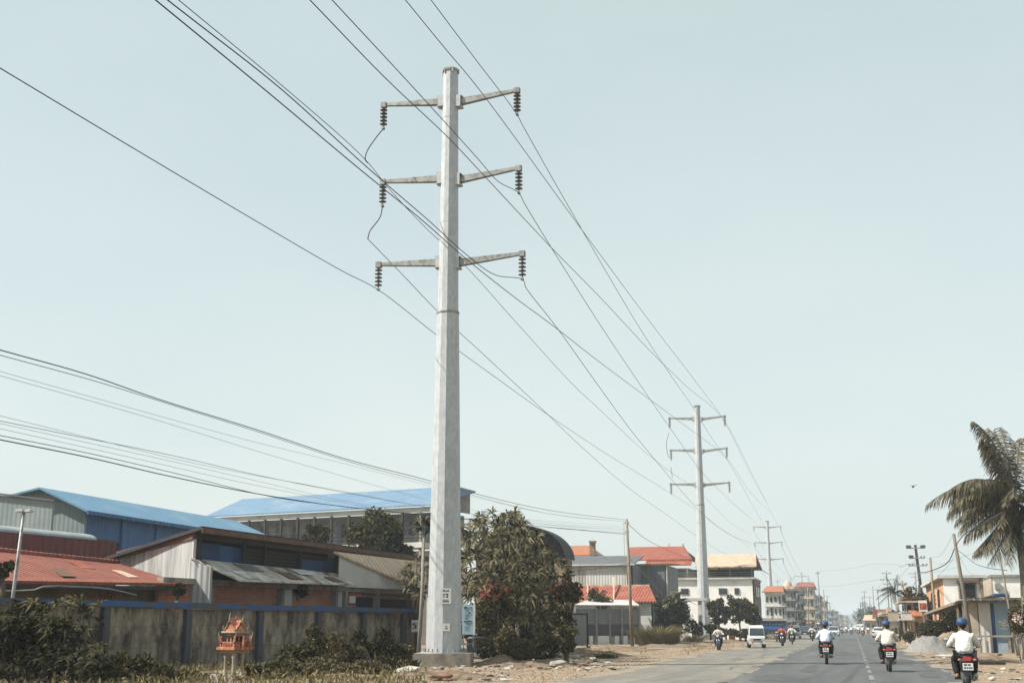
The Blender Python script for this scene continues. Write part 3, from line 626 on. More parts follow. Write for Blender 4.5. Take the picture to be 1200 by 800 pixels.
for x0, x1, ya, yb, m_ in ((229, 254, 635, 662, dblue), (254, 270, 639, 661, mblue), (270, 280, 642, 662, dblue), (349, 376, 655, 671, mblue), (376, 391, 656, 673, dblue)):
    q0, q1 = pxs(x0), pxs(x1); s_ = S(c+dS*q0); z1, z0 = P(x0, ya, s_).z, P(x0, yb, s_).z
    mk('blue_panel', m_, t, lambda b: b.slab([c+dS*q0+V(0, 0, z0-c.z)+nS*.05, c+dS*q1+V(0, 0, z0-c.z)+nS*.05, c+dS*q1+V(0, 0, z1-c.z)+nS*.05, c+dS*q0+V(0, 0, z1-c.z)+nS*.05], nS*.05))
def f_(b):
    pass
for x in (229, 281, 306, 348, 391, 430, 470): q_ = pxs(x); mk('post', woodd, t, lambda b: b.bar(c+dS*q_+V(0, 0, -c.z-.1)+nS*.14, c+dS*q_+V(0, 0, -.3)+nS*.14, .14))
bk = (lft-c)
ro = lambda p, o_=0: p+nS*o_
mk('roof', slate, t, lambda b: b.slab([c+nS*.7-dS*.6+V(0, 0, -.03), e+nS*.7+V(0, 0, -.03), e+bk*1.06+V(0, 0, -.4), c+bk*1.06-dS*.6+V(0, 0, -.4)], (0, 0, .14)))
mk('fascia', rust, t, lambda b: b.bar(c+nS*.74-dS*.6+V(0, 0, -.06), e+nS*.74+V(0, 0, -.06), .06, .2))
# lean-to roof and brick wall
l0, l1_, l2, l3 = P(224, 656, 29.3), P(393, 673, 24.2), P(418, 686, 24.6), P(281, 681, 29)
t = T('lean_to', 'low brick lean-to with a pale rusty sheet roof behind the blue coping', 'shed', down(l3, 0))
mk('roof', zincr, t, lambda b: b.slab([l0, l1_, l2, l3], (0, 0, .07)))
mk('end_wall', zinc, t, lambda b: vwall(b, P(223, 657, 29.2), P(247, 664, 29.4)))
def on4(a, b_, c_, d_, u, v): return a.lerp(b_, u).lerp(d_.lerp(c_, u), v)
for u, v, w_, h_, m_ in ((.22, .1, .13, .35, zincd), (.45, .4, .10, .45, rust), (.62, .05, .12, .4, zincx), (.8, .5, .09, .4, rust), (.08, .55, .09, .4, zincx)):
    mk('patch_sheet', m_, t, lambda b: b.slab([on4(l0, l1_, l2, l3, u_, v_)+V(0, 0, .085) for u_, v_ in ((u, v), (u+w_, v), (u+w_, v+h_), (u, v+h_))], (0, 0, .02)))
b0, b1_ = P(186, 689, 30.4), P(492, 697, 21.8); b0.z = b1_.z = P(281, 684, 28.0).z
ws = WD
mk('brick_wall', brickm, t, lambda b: vwall(b, b0, b1_, None, .18))
d = (b1_-b0).normalized(); n = V(d.y, -d.x, 0)
mk('beam', conc, t, lambda b: b.bar(b0+V(0, 0, .02)+n*.05, b1_+V(0, 0, .02)+n*.05, .32, .22))
def f_(b):
    for i in range(34): p = b0.lerp(b1_, .25+.75*i/34)+n*.1+V(0, 0, .17); b.ball(p, (.16, .16, .09), 6, 4, jit=.3)
mk('ridge_tiles', conc, t, f_)
for x in (244, 328, 391, 402, 440): 
    p = b0+d*onl(b0, d, x); mk('column', concp, t, lambda b: b.bar(down(p)+n*.12, p+V(0, 0, -.08)+n*.12, .26))
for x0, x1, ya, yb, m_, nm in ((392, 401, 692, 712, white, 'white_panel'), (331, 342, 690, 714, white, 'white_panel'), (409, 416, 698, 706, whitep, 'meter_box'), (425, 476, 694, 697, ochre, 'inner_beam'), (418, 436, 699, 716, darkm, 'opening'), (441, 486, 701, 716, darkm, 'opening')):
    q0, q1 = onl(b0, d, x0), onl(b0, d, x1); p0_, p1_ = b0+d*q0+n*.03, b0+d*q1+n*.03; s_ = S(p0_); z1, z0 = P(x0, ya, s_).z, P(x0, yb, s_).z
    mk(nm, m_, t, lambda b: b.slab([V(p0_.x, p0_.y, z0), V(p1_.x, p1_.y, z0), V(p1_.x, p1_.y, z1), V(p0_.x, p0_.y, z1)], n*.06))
# e. small shed with a tan roof and white end wall
A, B_, D = P(391, 648, 24.7), P(503, 661, 21.0), P(489, 690, 22.6); Cc = B_+(D-A)
t = T('shed', 'white-walled shed with a tan roof sloping towards the road', 'shed', down(D, 0))
mk('roof', tanroof, t, lambda b: b.slab([A, D, Cc, B_], (0, 0, .09)))
A2, D2 = A.lerp(D, .03)+V(0, .35, -.02), A.lerp(D, .97)+V(0, .35, -.02)
mk('end_wall', white, t, lambda b: b.slab([V(A2.x, A2.y, b0.z+.12), V(D2.x, D2.y, b0.z+.12), D2, A2], (0, .15, 0)))
mk('side_wall', brownw, t, lambda b: vwall(b, D.lerp(Cc, .03)-V(.4, 0, .15), Cc-V(.4, 0, .15), b0.z+.1))
# f. long two-storey building with a faded blue roof
e1 = P(506, 592, 13.8); e0 = PY(196, 608, e1.y); e0.z = e1.z; r1_ = PY(502, 572, e1.y+5); r1_.x = e1.x-.5; r0_ = PY(232, 584, e1.y+5); r0_.z = r1_.z
t = T('long_building', 'long two-storey building with a faded blue roof behind the sheds', 'building', down(e1, 0))
bk0, bk1 = V(e0.x, r0_.y+2.5, e0.z+1.8), V(e1.x, r0_.y+2.5, e0.z+1.8)
mk('roof', bluroof2, t, lambda b: (b.slab([e0, e1, r1_, r0_], (0, 0, .12)), b.slab([e1, bk1, r1_], (0, 0, .12)), b.slab([e0, r0_, bk0], (0, 0, .12)), b.slab([bk0, r0_, r1_, bk1], (0, 0, .12))))
mk('fascia', white, t, lambda b: b.bar(e0+V(1, .35, -.26), e1+V(-.4, .35, -.26), .12, .42))
fy = e0.y+2.6; x0, x1 = e0.x+1, e1.x-1
zf = P(490, 633, 14.2).z; zt = e0.z-.3
yb_ = bk0.y-.3
mk('upper_wall', concp, t, lambda b: b.box(((x0+x1)/2, (fy+yb_)/2, (zf+zt)/2), (x1-x0, yb_-fy, zt-zf)))
mk('gable_wall', concp, t, lambda b: b.slab([V(x1+.6, e1.y+.5, e1.z-.1), V(x1+.6, r1_.y, r1_.z-.15), V(x1+.6, yb_, e1.z+1.6), V(x1+.6, yb_, e1.z-.1)], (-.2, 0, 0)))
mk('lower_wall', white, t, lambda b: b.box(((x0+x1)/2, (fy+yb_)/2, zf/2-.3), (x1-x0, yb_-fy, zf-.4)))
mk('floor_slab', white, t, lambda b: b.box(((x0+x1)/2, e0.y+1.4, zf-.15), (x1-x0, 2.6, .45)))
mk('railing', darkm, t, lambda b: [b.box(((x0+x1)/2, e0.y+.25, zf+.15+z), (x1-x0, .05, .05)) for z in (.3, .6, .95)])
for i in range(13):
    x = x1-.3-(x1-x0-.6)*i/12; mk('column', woodd if i else concp, t, lambda b: b.box((x, e0.y+.35, (zt-.1)/2), (.2, .2, zt-.2)))
for i in range(12):
    x = x1-1.2-(x1-x0-1.6)*i/12
    if i in (2, 7): continue
    fr_ = mk('window', white if i % 3 == 0 else concp, t, lambda b: b.box((x, fy-.02, zf+1.5), (1.15, .1, 1.3)))
    mk('pane', glass, fr_, lambda b: [b.box((x+dx_, fy-.08, zf+1.5+dz_), (.47, .03, .56)) for dx_ in (-.27, .27) for dz_ in (-.31, .31)])
t.rotation_euler.z = R_(-13)
# g. trees behind the sheds
def crowntree(px, py, s, rx, rz, label, ml, seed, n=3800, ncl=16, ln=.34, wd=.17, grp=None, sub=.42, basez=0, name='tree'):
    c = P(px, py, s); return tree(name, label, 'tree' if 'tree' in name else 'bush', V(c.x, c.y, basez), c, (rx, rx, rz), ncl, n, ln, wd, ml, bark, .12, seed, sub, grp)
crowntree(433, 629, 17, 2.25, 1.9, 'round bushy tree before the long blue-roofed building', lf_ol, 3, 5200, 20, .32, .17)
crowntree(462, 638, 17.5, 1.4, 1.0, 'dark lower tree at the right of the round bushy tree', lf_dk, 4, 2200, 10, .32, .17)
crowntree(370, 626, 17, .95, .75, 'small pale bush-like tree left of the round bushy tree', lf_ol, 5, 1400, 9, .26, .13)
crowntree(347, 692, 25.8, .55, .55, 'sapling growing behind the coping before the brick lean-to', lf_dk, 6, 700, 8, .2, .09, basez=1.6)
crowntree(208, 689, 30.8, .42, .25, 'tuft of leaves sprouting at the right end of the terracotta roof', lf_dk, 8, 420, 7, .16, .07, basez=1.9)
crowntree(4, 664, 36.5, .42, .38, 'leafy branch tip showing before the terracotta roof at the far left', lf_dk, 9, 500, 7, .18, .07, basez=2.2)
# thin palm-like trees beside the near pole
base = G(490, 770); base = P(491, 725, 25); base.z = 0; top = P(497, 612, 24)
t = T('slender_tree', 'slender pale-trunked tree with a spiky tuft, left of the nearest pole', 'tree', base)
mk('trunk', barkp, t, lambda b: b.tube([base, base.lerp(top, .5)+V(.05, 0, 0), top], [.11, .09, .07], 8), smooth=True)
rosette([top+V(0, 0, .1), top, top-V(.1, 0, .35), top+V(.2, .1, -.2), top+V(-.25, 0, -.1)], [V(0, 0, 1), V(.3, .2, .5), V(-.4, -.2, .2), V(.5, -.3, .1), V(-.4, -.3, .5)], .62, .12, 15, lf_pl, t, 'crown')
base = P(487, 725, 23); base.z = 0; tips = [P(random.uniform(472, 507), random.uniform(655, 700), random.uniform(22.5, 24)) for _ in range(20)]
t = T('shrub', 'spiky-leaved shrub rising behind the wall left of the nearest pole', 'shrub', base)
rosette(tips, [(q-base-V(0, 0, 1)) for q in tips], .55, .11, 13, lf_pl, t, 'foliage')
def f_(b):
    for q in tips: b.tube([base, base.lerp(q, .6)+V(0, 0, .2), q], [.05, .035, .02], 5)
mk('stems', bark, t, f_)
# h. frangipani, bougainvillea, arched roof
c = P(606, 668, 23.5); a0 = P(665, 660, 19)
base = G(607, 765); base.z = 0; base.y = c.y; base.x = c.x
t = T('frangipani_tree', 'big frangipani tree with spiky leaf clusters right of the nearest pole', 'tree', base)
tips, dirs = [], []
cen = P(603, 690, 23.5)
for i in range(420):
    px = random.uniform(539, 664); py = random.uniform(598, 742); s_ = random.uniform(22, 26.8)
    yl = 604 if px < 608 else 608+(px-608)*1.0
    if px < 556: yl = 616
    if py < yl+random.uniform(-3, 8): continue
    if py > 705 and random.random() < .6: continue
    p = P(px, py, s_)
    if any((p-q).length < .50 for q in tips): continue
    if abs(px-602) > 62-max(0, py-690)*.55: continue
    tips.append(p); dirs.append((p-cen).normalized()*.7+V(0, -.75, .35))
for px, py in ((577, 601), (569, 610), (585, 607), (595, 604), (603, 601), (590, 615), (551, 622), (559, 630), (613, 613), (546, 648), (656, 658), (663, 672), (640, 645), (622, 624), (548, 636)):
    p = P(px, py, 24); tips.append(p); dirs.append((p-P(600, 660, 23.5)).normalized()+V(0, -.3, .5))
rosette(tips, dirs, .54, .088, 17, lf_pl, t, 'crown')
def f_(b):
    b.tube([base, base+V(.1, 0, 1.2), base+V(0, .1, 2.2)], [.22, .18, .16], 9)
    for k in range(14):
        q = tips[k*23 % len(tips)]; b.tube([base+V(0, .1, 1.8), base.lerp(q, .5)+V(0, 0, 1.0), q], [.12, .07, .03], 6)
    for px, py in ((577, 605), (594, 609), (552, 627), (612, 622)):
        q = P(px, py, 24); b.tube([base+V(0, .1, 2.0), base.lerp(q, .6)+V(0, 0, .8), q], [.12, .06, .03], 6)
mk('trunk', bark, t, f_, smooth=True)
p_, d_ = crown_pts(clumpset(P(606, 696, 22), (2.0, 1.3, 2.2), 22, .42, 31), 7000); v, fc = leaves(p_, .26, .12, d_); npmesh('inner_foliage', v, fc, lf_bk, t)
# arch-roofed hall behind
a_r = P(664, 654, 17.5); a_l = PY(553, 662, a_r.y); a_l.z = a_r.z; ctr = (a_l+a_r)/2; hw = (a_r.x-a_l.x)/2; rise = P(605, 613, 17.5).z-ctr.z
t = T('arched_hall', 'hall with a dark arched roof showing over the frangipani tree', 'building', down(ctr, 0))
arc = [(math.cos(math.pi*i/28)*hw, math.sin(math.pi*i/28)*rise) for i in range(29)]
ba = MB()
for i in range(28):
    (xa, za), (xb, zb) = arc[i], arc[i+1]
    ba.slab([V(ctr.x+xa, ctr.y, ctr.z+za), V(ctr.x+xb, ctr.y, ctr.z+zb), V(ctr.x+xb*.965, ctr.y, ctr.z+zb*.965), V(ctr.x+xa*.965, ctr.y, ctr.z+za*.965)], (0, 2.6, 0))
ba.build('arched_roof', slate, t)
mk('end_infill', mat('dark_slate_tiles', (.075, .078, .082), (.04, .042, .046), 2.5, .8, .02, brick=((.02, .02, .02), 1.6, (R_(90), 0, 0))), t, lambda b: b.slab([V(ctr.x+x*.955, ctr.y+.8, ctr.z+z*.955) for x, z in arc], (0, .2, 0)))
mk('wall', brownw, t, lambda b: b.box((ctr.x, ctr.y+1.4, ctr.z/2), (2*hw-.3, 2.0, ctr.z-.02)))
def bougain(px, py, s, rx, rz, label, seed):
    c = P(px, py, s); base = V(c.x, c.y, 0); t = T('bougainvillea', label, 'shrub', base); cl = clumpset(c, (rx, rx*.8, rz), 9, .42, seed)+clumpset(c*.62+base*.38, (rx*1.1, rx*.6, c.z*.3), 9, .36, seed+5)
    p, d = crown_pts(cl, 2400); p[:, 2] = np.maximum(p[:, 2], .05); v, fc = leaves(p, .17, .09, d); npmesh('foliage', v, fc, lf_ol, t)
    cl2 = clumpset(c+V(0, -.35, rz*.3), (rx*1.05, rx*.7, rz*.75), 60, .09, seed+1); p, d = crown_pts(cl2, 210, .1); v, fc = leaves(p, .15, .11, d); npmesh('flowers', v, fc, lf_fl, t)
    def g_(b):
        for q, _ in cl: q = Vector(q); b.tube([base, base.lerp(q, .6)+V(0, 0, .3), q], [.05, .03, .015], 5)
    mk('stems', bark, t, g_); return t
bougain(580, 699, 27.0, 1.1, .8, 'red-flowering bougainvillea beside the pale blue board', 41)
bougain(663, 697, 26.0, .8, .8, 'red-flowering bougainvillea at the right side of the frangipani', 43)
def ball_bush(px, py, s, r, rz, label, ml, seed, n=1700, grp=None):
    c = P(px, py, s); base = V(c.x, c.y, 0); t = T('trimmed_bush', label, 'bush', base, grp)
    p, d = crown_pts([((c.x, c.y, max(c.z, rz*.6)), (r, r, rz))], n, .80); p[:, 2] = np.maximum(p[:, 2], .05); v, fc = leaves(p, .12, .07, d, 0); npmesh('foliage', v, fc, ml, t)
    mk('stem', bark, t, lambda b: b.tube([base, base+V(0, 0, rz)], .07, 6)); return t
ball_bush(613, 762, 29.3, .48, .42, 'small clipped round bush standing in front of the others', lf_ye, 1, 2600)
ball_bush(594, 753, 28.8, .48, .55, 'clipped round bush behind and left of the smallest one', lf_ye, 2, 2400)
ball_bush(637, 758, 28.4, .62, .5, 'dark clipped bush right of the smallest round one', lf_dk, 3, 2200)
ball_bush(577, 761, 28.4, .6, .45, 'dark low bush behind the parked black motorbike', lf_dk, 4, 1800)
crowntree(662, 749, 27.2, .8, .6, 'loose leafy shrub before the dark gate panels', lf_ol, 11, 1300, 9, .2, .09, name='shrub')
crowntree(562, 730, 23.6, 1.1, 1.2, 'dark shrub between the nearest pole and the frangipani', lf_dk, 12, 2600, 12, .22, .1, name='shrub')
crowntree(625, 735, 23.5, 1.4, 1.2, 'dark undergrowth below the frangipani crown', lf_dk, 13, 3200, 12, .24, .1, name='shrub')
# low wall under the trees
q0, q1 = P(552, 765, 24.5), P(640, 765, 22); 
t = T('low_wall', 'low dark concrete wall under the frangipani tree', 'wall', down(q0, 0))
mk('wall_panel', concd, t, lambda b: vwall(b, V(q0.x, q0.y, .95), V(q1.x, q1.y, .95)))
mk('cap', concp, t, lambda b: b.bar(V(q0.x, q0.y, 1.0), V(q1.x, q1.y, 1.0), .3, .08))
# pale blue board
c = P(548.5, 725, 27.6); t = T('sign_board', 'pale blue notice board on two posts right of the nearest pole', 'sign', down(c, 0))
z1, z0 = P(548, 708, 27.6).z, P(548, 743, 27.6).z; wv = .50
mk('board', signb, t, lambda b: b.box((c.x, c.y, (z0+z1)/2), (wv, .05, z1-z0), psi))
mk('side_rail', whitep, t, lambda b: b.box((c.x+wv*.5*math.cos(psi)+.02, c.y+wv*.5*math.sin(psi), (z0+z1)/2), (.07, .08, z1-z0+.06), psi))
each('post', galvd, t, (-1, 1), lambda b, k: b.box((c.x+k*.2*math.cos(psi), c.y+k*.2*math.sin(psi)+.06, z1/2), (.05, .05, z1), psi))
def f_(b):
    for z, a0_, a1_, th_ in ((.90, -.34, -.1, .06), (.9, 0, .3, .03), (.80, -.3, .34, .02), (.72, -.2, .3, .035), (.64, -.36, .1, .02), (.55, -.3, .35, .025), (.44, -.35, .3, .04), (.36, -.2, .25, .03), (.26, -.3, .3, .02), (.17, -.32, .1, .02)):
        n_ = 7
        for i in range(n_):
            if random.random() < .25: continue
            xx = (a0_+(a1_-a0_)*(i+.5)/n_)*wv; b.box((c.x+xx*math.cos(psi)+.035*math.sin(psi), c.y+xx*math.sin(psi)-.035*math.cos(psi), z0+(z1-z0)*z), ((a1_-a0_)*wv/n_*.75, .012, th_*(z1-z0)*random.uniform(.7, 1.3)), psi)
mk('lettering', inkm, t, f_)
# i. zinc fence and gate panels past the trees
f0, f1 = P(672, 735, 13.5), P(748, 735, 13.2); f0.z = f1.z = P(720, 710, 13.35).z
t = T('sheet_shelter', 'grey sheet shelter with a pale sloping roof beside the wooden pole', 'shelter', down(f1, 0))
d = (f1-f0).normalized(); n = V(d.y, -d.x, 0)
def band(nm, m_, ya, yb, o_, x0=672, x1=748):
    q0, q1 = f0+d*onl(f0, d, x0), f0+d*onl(f0, d, x1); z1, z0 = P(x0, ya, 13.35).z, P(x0, yb, 13.35).z
    mk(nm, m_, t, lambda b: b.slab([V(q0.x, q0.y, z0)+n*o_, V(q1.x, q1.y, z0)+n*o_, V(q1.x, q1.y, z1)+n*o_, V(q0.x, q0.y, z1)+n*o_], n*.05))
band('upper_panel', zincd, 713, 731, 0); band('middle_panel', mat('dark_grey_sheet', (.085, .09, .095), (.06, .062, .066), 1, .7), 731, 745, .01); band('base_panel', concd, 745, 760, 0)
for x0, x1 in ((689, 693), (697, 712), (718.5, 723), (726, 733), (737, 741)): band('white_panel', whitep, 744.5, 757, .06, x0, x1)
for x in (673, 697.5, 713, 727, 747.5):
    p = f0+d*onl(f0, d, x)+n*.1; mk('post', concp, t, lambda b: b.box((p.x, p.y, f0.z/2), (.16, .16, f0.z)))
u0, u1 = P(690, 703, 12.7), P(741, 703.5, 12.5)
mk('roof', zincx, t, lambda b: b.slab([V(f0.x, f0.y, f0.z+.05)+n*.3, V(f1.x, f1.y, f1.z+.05)+n*.3, u1, u0], (0, 0, .08)))
mk('side_wall', concp, t, lambda b: vwall(b, V(f1.x, f1.y, f1.z-.02), V(u1.x, u1.y, f1.z-.02)))
g0, g1 = P(656, 740, 17), P(688, 740, 15.6); g0.z = g1.z = P(670, 719, 16).z
t = T('gate', 'dark grey sheet gate between the frangipani and the zinc shelter', 'gate', down(g0, 0))
mk('panel', zincd, t, lambda b: vwall(b, g0, g1, .15, .05)); mk('frame', darkm, t, lambda b: (b.bar(down(g0), g0, .14), b.bar(down(g1), g1+V(0, 0, .1), .14), b.bar(g0, g1, .1)))
# j. pale zinc warehouse and neighbours
w0 = P(652, 662, 11.2); w1 = PY(741, 664, w0.y); w1.z = w0.z = P(700, 661.5, 11.35).z; w1.y = w0.y
t = T('zinc_warehouse', 'long pale zinc warehouse with a grey roof behind the wooden pole', 'warehouse', down(w1, 0))
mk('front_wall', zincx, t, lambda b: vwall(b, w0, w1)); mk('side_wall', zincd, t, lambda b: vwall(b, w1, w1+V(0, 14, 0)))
rr0 = P(655, 653, 10.7); rr1 = PY(739, 651, rr0.y); rr1.z = rr0.z
mk('roof', greyroof, t, lambda b: (b.slab([w0+V(0, -.3, .02), w1+V(.3, -.3, .02), V(w1.x+.3, rr1.y, rr0.z), V(w0.x, rr0.y, rr0.z)], (0, 0, .1))))
mk('rim', white, t, lambda b: b.bar(w0+V(0, -.35, .02), w1+V(.3, -.35, .02), .1, .16))
mk('downpipe', rust, t, lambda b: b.tube([P(734, 664, 11.55), P(735, 672, 11.6), P(735.5, 690, 11.65)], .05, 6))
w0 = P(741, 662, 10.9); w1 = PY(781, 659, w0.y); w1.z = w0.z; w1.y = w0.y
t = T('zinc_shed', 'dark grey zinc shed joined to the right end of the pale warehouse', 'shed', down(w1, 0))
mk('front_wall', zincd, t, lambda b: vwall(b, w0, w1)); mk('side_wall', zincd, t, lambda b: vwall(b, w1, w1+V(0, 9, 0)))
mk('roof', greyroof, t, lambda b: b.slab([w0+V(0, -.3, .02), w1+V(.3, -.3, .02), w1+V(.3, 9, .4), w0+V(0, 9, .4)], (0, 0, .1)))
mk('edge_trim', white, t, lambda b: (b.bar(w0+V(0, -.05, -.03), w1+V(0, -.05, -.03), .1, .14), b.bar(down(w1)+V(0, -.05, 0), w1+V(0, -.05, 0), .1, .12)))
q0 = P(655, 706, 12.3); q1 = PY(769, 705.5, q0.y); q3 = P(655, 688, 11.7); q2 = PY(761, 685, q3.y); q1.y = q0.y; q1.z = q0.z; q2.y = q3.y; q2.z = q3.z
t = T('red_roofed_house', 'low white house with a long red roof before the zinc warehouse', 'house', down(q1, 0))
mk('roof', redroof, t, lambda b: b.slab([q0, q1, q2, q3], (0, 0, .12))); mk('ridge_cap', tanroof, t, lambda b: b.bar(q3+V(0, 0, .15), q2+V(0, 0, .15), .2, .14))
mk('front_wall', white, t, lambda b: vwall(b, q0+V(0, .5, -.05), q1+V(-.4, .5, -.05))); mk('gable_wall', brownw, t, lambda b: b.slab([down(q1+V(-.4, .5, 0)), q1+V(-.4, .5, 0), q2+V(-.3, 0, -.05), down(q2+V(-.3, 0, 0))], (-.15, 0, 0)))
fr_ = mk('window', concp, t, lambda b: b.box((q1.x-2.1, q1.y+.45, 1.3), (1.1, .12, 1.0))); mk('pane', glass, fr_, lambda b: b.box((q1.x-2.1, q1.y+.37, 1.3), (.9, .04, .8)))
for k, x in enumerate((675.5, 689.5, 720.5)): 
    mk('roof_post', tanroof, t, lambda b: b.bar(q0.lerp(q1, (x-655)/115)+V(0, -.1, 0), q3.lerp(q2, (x-655)/107)+V(0, 0, .9 if k == 2 else .2), .14))
crowntree(703, 699, 12.9, 1.45, 1.25, 'small bushy tree standing before the low red roof', lf_ol, 14, 1500, 26, .26, .11, sub=.22)
# orange roof with brick chimney
q0 = P(640, 652, 9.8); q1 = PY(700, 651, q0.y); q3 = P(640, 641, 9.3); q2 = PY(692, 640, q3.y); q1.z = q0.z; q1.y = q0.y; q2.y = q3.y; q2.z = q3.z
t = T('orange_roofed_house', 'house with an orange roof and a squat chimney behind the zinc warehouse', 'house', down(q1, 0))
mk('roof', orgroof, t, lambda b: b.slab([q0, q1, q2, q3], (0, 0, .15))); mk('wall', cream, t, lambda b: (vwall(b, q0+V(0, .6, -.05), q1+V(-.5, .6, -.05))))
mk('gable_wall', greyroof, t, lambda b: b.slab([q1, P(708, 651, 9.75), q2], (0, .15, 0)))
mk('chimney', brownw, t, lambda b: (b.box(P(694.5, 644, 9.9), (.62, .62, 1.9)), b.box(P(694.5, 634.5, 9.9), (.78, .78, .22))))
# red tiered roof house
q0 = P(735, 657, 8.8); q1 = PY(811, 656, q0.y); q3 = P(738, 642, 8.3); q2 = PY(802, 640, q3.y); q1.z = q0.z; q1.y = q0.y; q2.y = q3.y; q2.z = q3.z
t = T('red_roofed_house', 'tall house with a tiered red roof left of the second steel pole', 'house', down(q1, 0))
mk('roof', redroof, t, lambda b: (b.slab([q0, q1, q2, q3], (0, 0, .15)), b.slab([q0+V(2.5, -1.2, -.75), q1+V(0, -1.2, -.75), q1+V(0, .2, -.12), q0+V(2.5, .2, -.12)], (0, 0, .12))))
mk('gable_wall', woodd, t, lambda b: b.slab([q1+V(-.2, 0, 0), q2+V(-.2, 0, -.05), q1+V(-.2, 2*(q2.y-q1.y), 0)], (-.15, 0, 0)))
mk('wall', cream, t, lambda b: b.box(((q0.x+q1.x)/2, q0.y+4, (q0.z-1)/2), (q1.x-q0.x-1, 7, q0.z-1)))
each('finial', tanroof, t, (.72, .98), lambda b, k: b.bar(q3.lerp(q2, k)+V(0, 0, .1), q3.lerp(q2, k)+V(0, 0, .5), .2))
# k. white building with veranda
w0 = P(779, 679, 9.3); w1 = PY(883, 678, w0.y); w1.z = w0.z
t = T('white_building', 'white two-storey building with an open roof terrace behind the second steel pole', 'building', down(w1, 0))
zr = P(850, 664, 9.5).z; zk = P(850, 651, 9.0).z
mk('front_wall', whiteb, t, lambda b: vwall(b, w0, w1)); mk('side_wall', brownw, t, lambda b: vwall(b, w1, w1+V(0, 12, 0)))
mk('terrace_slab', white, t, lambda b: b.box(((w0.x+w1.x)/2, w0.y+5.8, w0.z+.1), (w1.x-w0.x+.3, 12.3, .22)))
mk('terrace_back_wall', woodd, t, lambda b: b.box(((w0.x+w1.x)/2, w0.y+4, (w0.z+zr)/2+.1), (w1.x-w0.x-.4, .2, zr-w0.z-.25)))
mk('railing', concp, t, lambda b: [b.box(((w0.x+w1.x)/2, w0.y+.1, w0.z+z), (w1.x-w0.x, .08, .06)) for z in (.35, .6, .85)])
for i in range(9):
    x = w0.x+.2+(w1.x-w0.x-.4)*i/8; mk('terrace_post', woodd if i % 2 else concp, t, lambda b: b.box((x, w0.y+.25, (w0.z+zr)/2+.1), (.17, .17, zr-w0.z-.22)))
for i, (a_, l_) in enumerate(((.08, 1.0), (.3, 1.5), (.55, .9), (.75, 1.3))):
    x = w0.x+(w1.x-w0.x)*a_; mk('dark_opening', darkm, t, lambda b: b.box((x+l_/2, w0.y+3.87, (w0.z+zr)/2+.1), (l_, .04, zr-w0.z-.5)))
xl = P(812, 662, 9.5).x
mk('roof', tanroof, t, lambda b: (b.slab([V(xl, w0.y-.8, zr), V(w1.x+.5, w0.y-.8, zr), V(w1.x+.1, w0.y+4.5, zk), V(xl-.5, w0.y+4.5, zk)], (0, 0, .14)), b.slab([V(xl, w0.y+9.5, zr), V(xl-.5, w0.y+4.5, zk), V(w1.x+.1, w0.y+4.5, zk), V(w1.x+.5, w0.y+9.5, zr)], (0, 0, .14))))
mk('gable_wall', woodd, t, lambda b: b.slab([V(w1.x+.1, w0.y-.4, zr), V(w1.x, w0.y+4.5, zk-.05), V(w1.x+.1, w0.y+9.2, zr)], (-.15, 0, 0)))
for x0_, x1_ in ((796, 805), (842, 851.5), (861, 866)):
    p0, p1 = P(x0_, 696, 9.45), P(x1_, 688.5, 9.45); fr_ = mk('window', concp, t, lambda b: b.box(((p0.x+p1.x)/2, w0.y-.03, (p0.z+p1.z)/2), (p1.x-p0.x, .12, p1.z-p0.z)))
    mk('pane', glass, fr_, lambda b: [b.box(((p0.x+p1.x)/2+k*(p1.x-p0.x)*.24, w0.y-.1, (p0.z+p1.z)/2), ((p1.x-p0.x)*.4, .04, (p1.z-p0.z)*.78)) for k in (-1, 1)])
for k, z in ((2, 5.8), (5, 5.8), (8, 5.8), (2, 2.6), (5, 2.6), (8, 2.6)):
    fr_ = mk('window', brownw, t, lambda b: b.box((w1.x+.05, w0.y+k+.8, z), (.14, 1.5, 1.5))); mk('pane', glass, fr_, lambda b: b.box((w1.x+.13, w0.y+k+.8, z), (.04, 1.2, 1.2)))
each('red_awning', redp, t, (0, 1), lambda b, k: b.slab([V(w1.x+.02, w0.y+3+k*4, w0.z+1.7), V(w1.x+.02, w0.y+6+k*4, w0.z+1.7), V(w1.x+1.3, w0.y+6+k*4, w0.z+.9), V(w1.x+1.3, w0.y+3+k*4, w0.z+.9)], (0, 0, .08)))
p0, p1 = P(800, 702, 10.2), P(822, 702, 10.3); 
mk('porch', white, t, lambda b: (b.box(((p0.x+p1.x)/2, p0.y+1.2, p0.z), (p1.x-p0.x+1.2, 3.2, .3)), b.box((p1.x-.3, p0.y, p0.z/2), (.4, .4, p0.z)), b.box((p0.x+.3, p0.y, p0.z/2), (.4, .4, p0.z))))
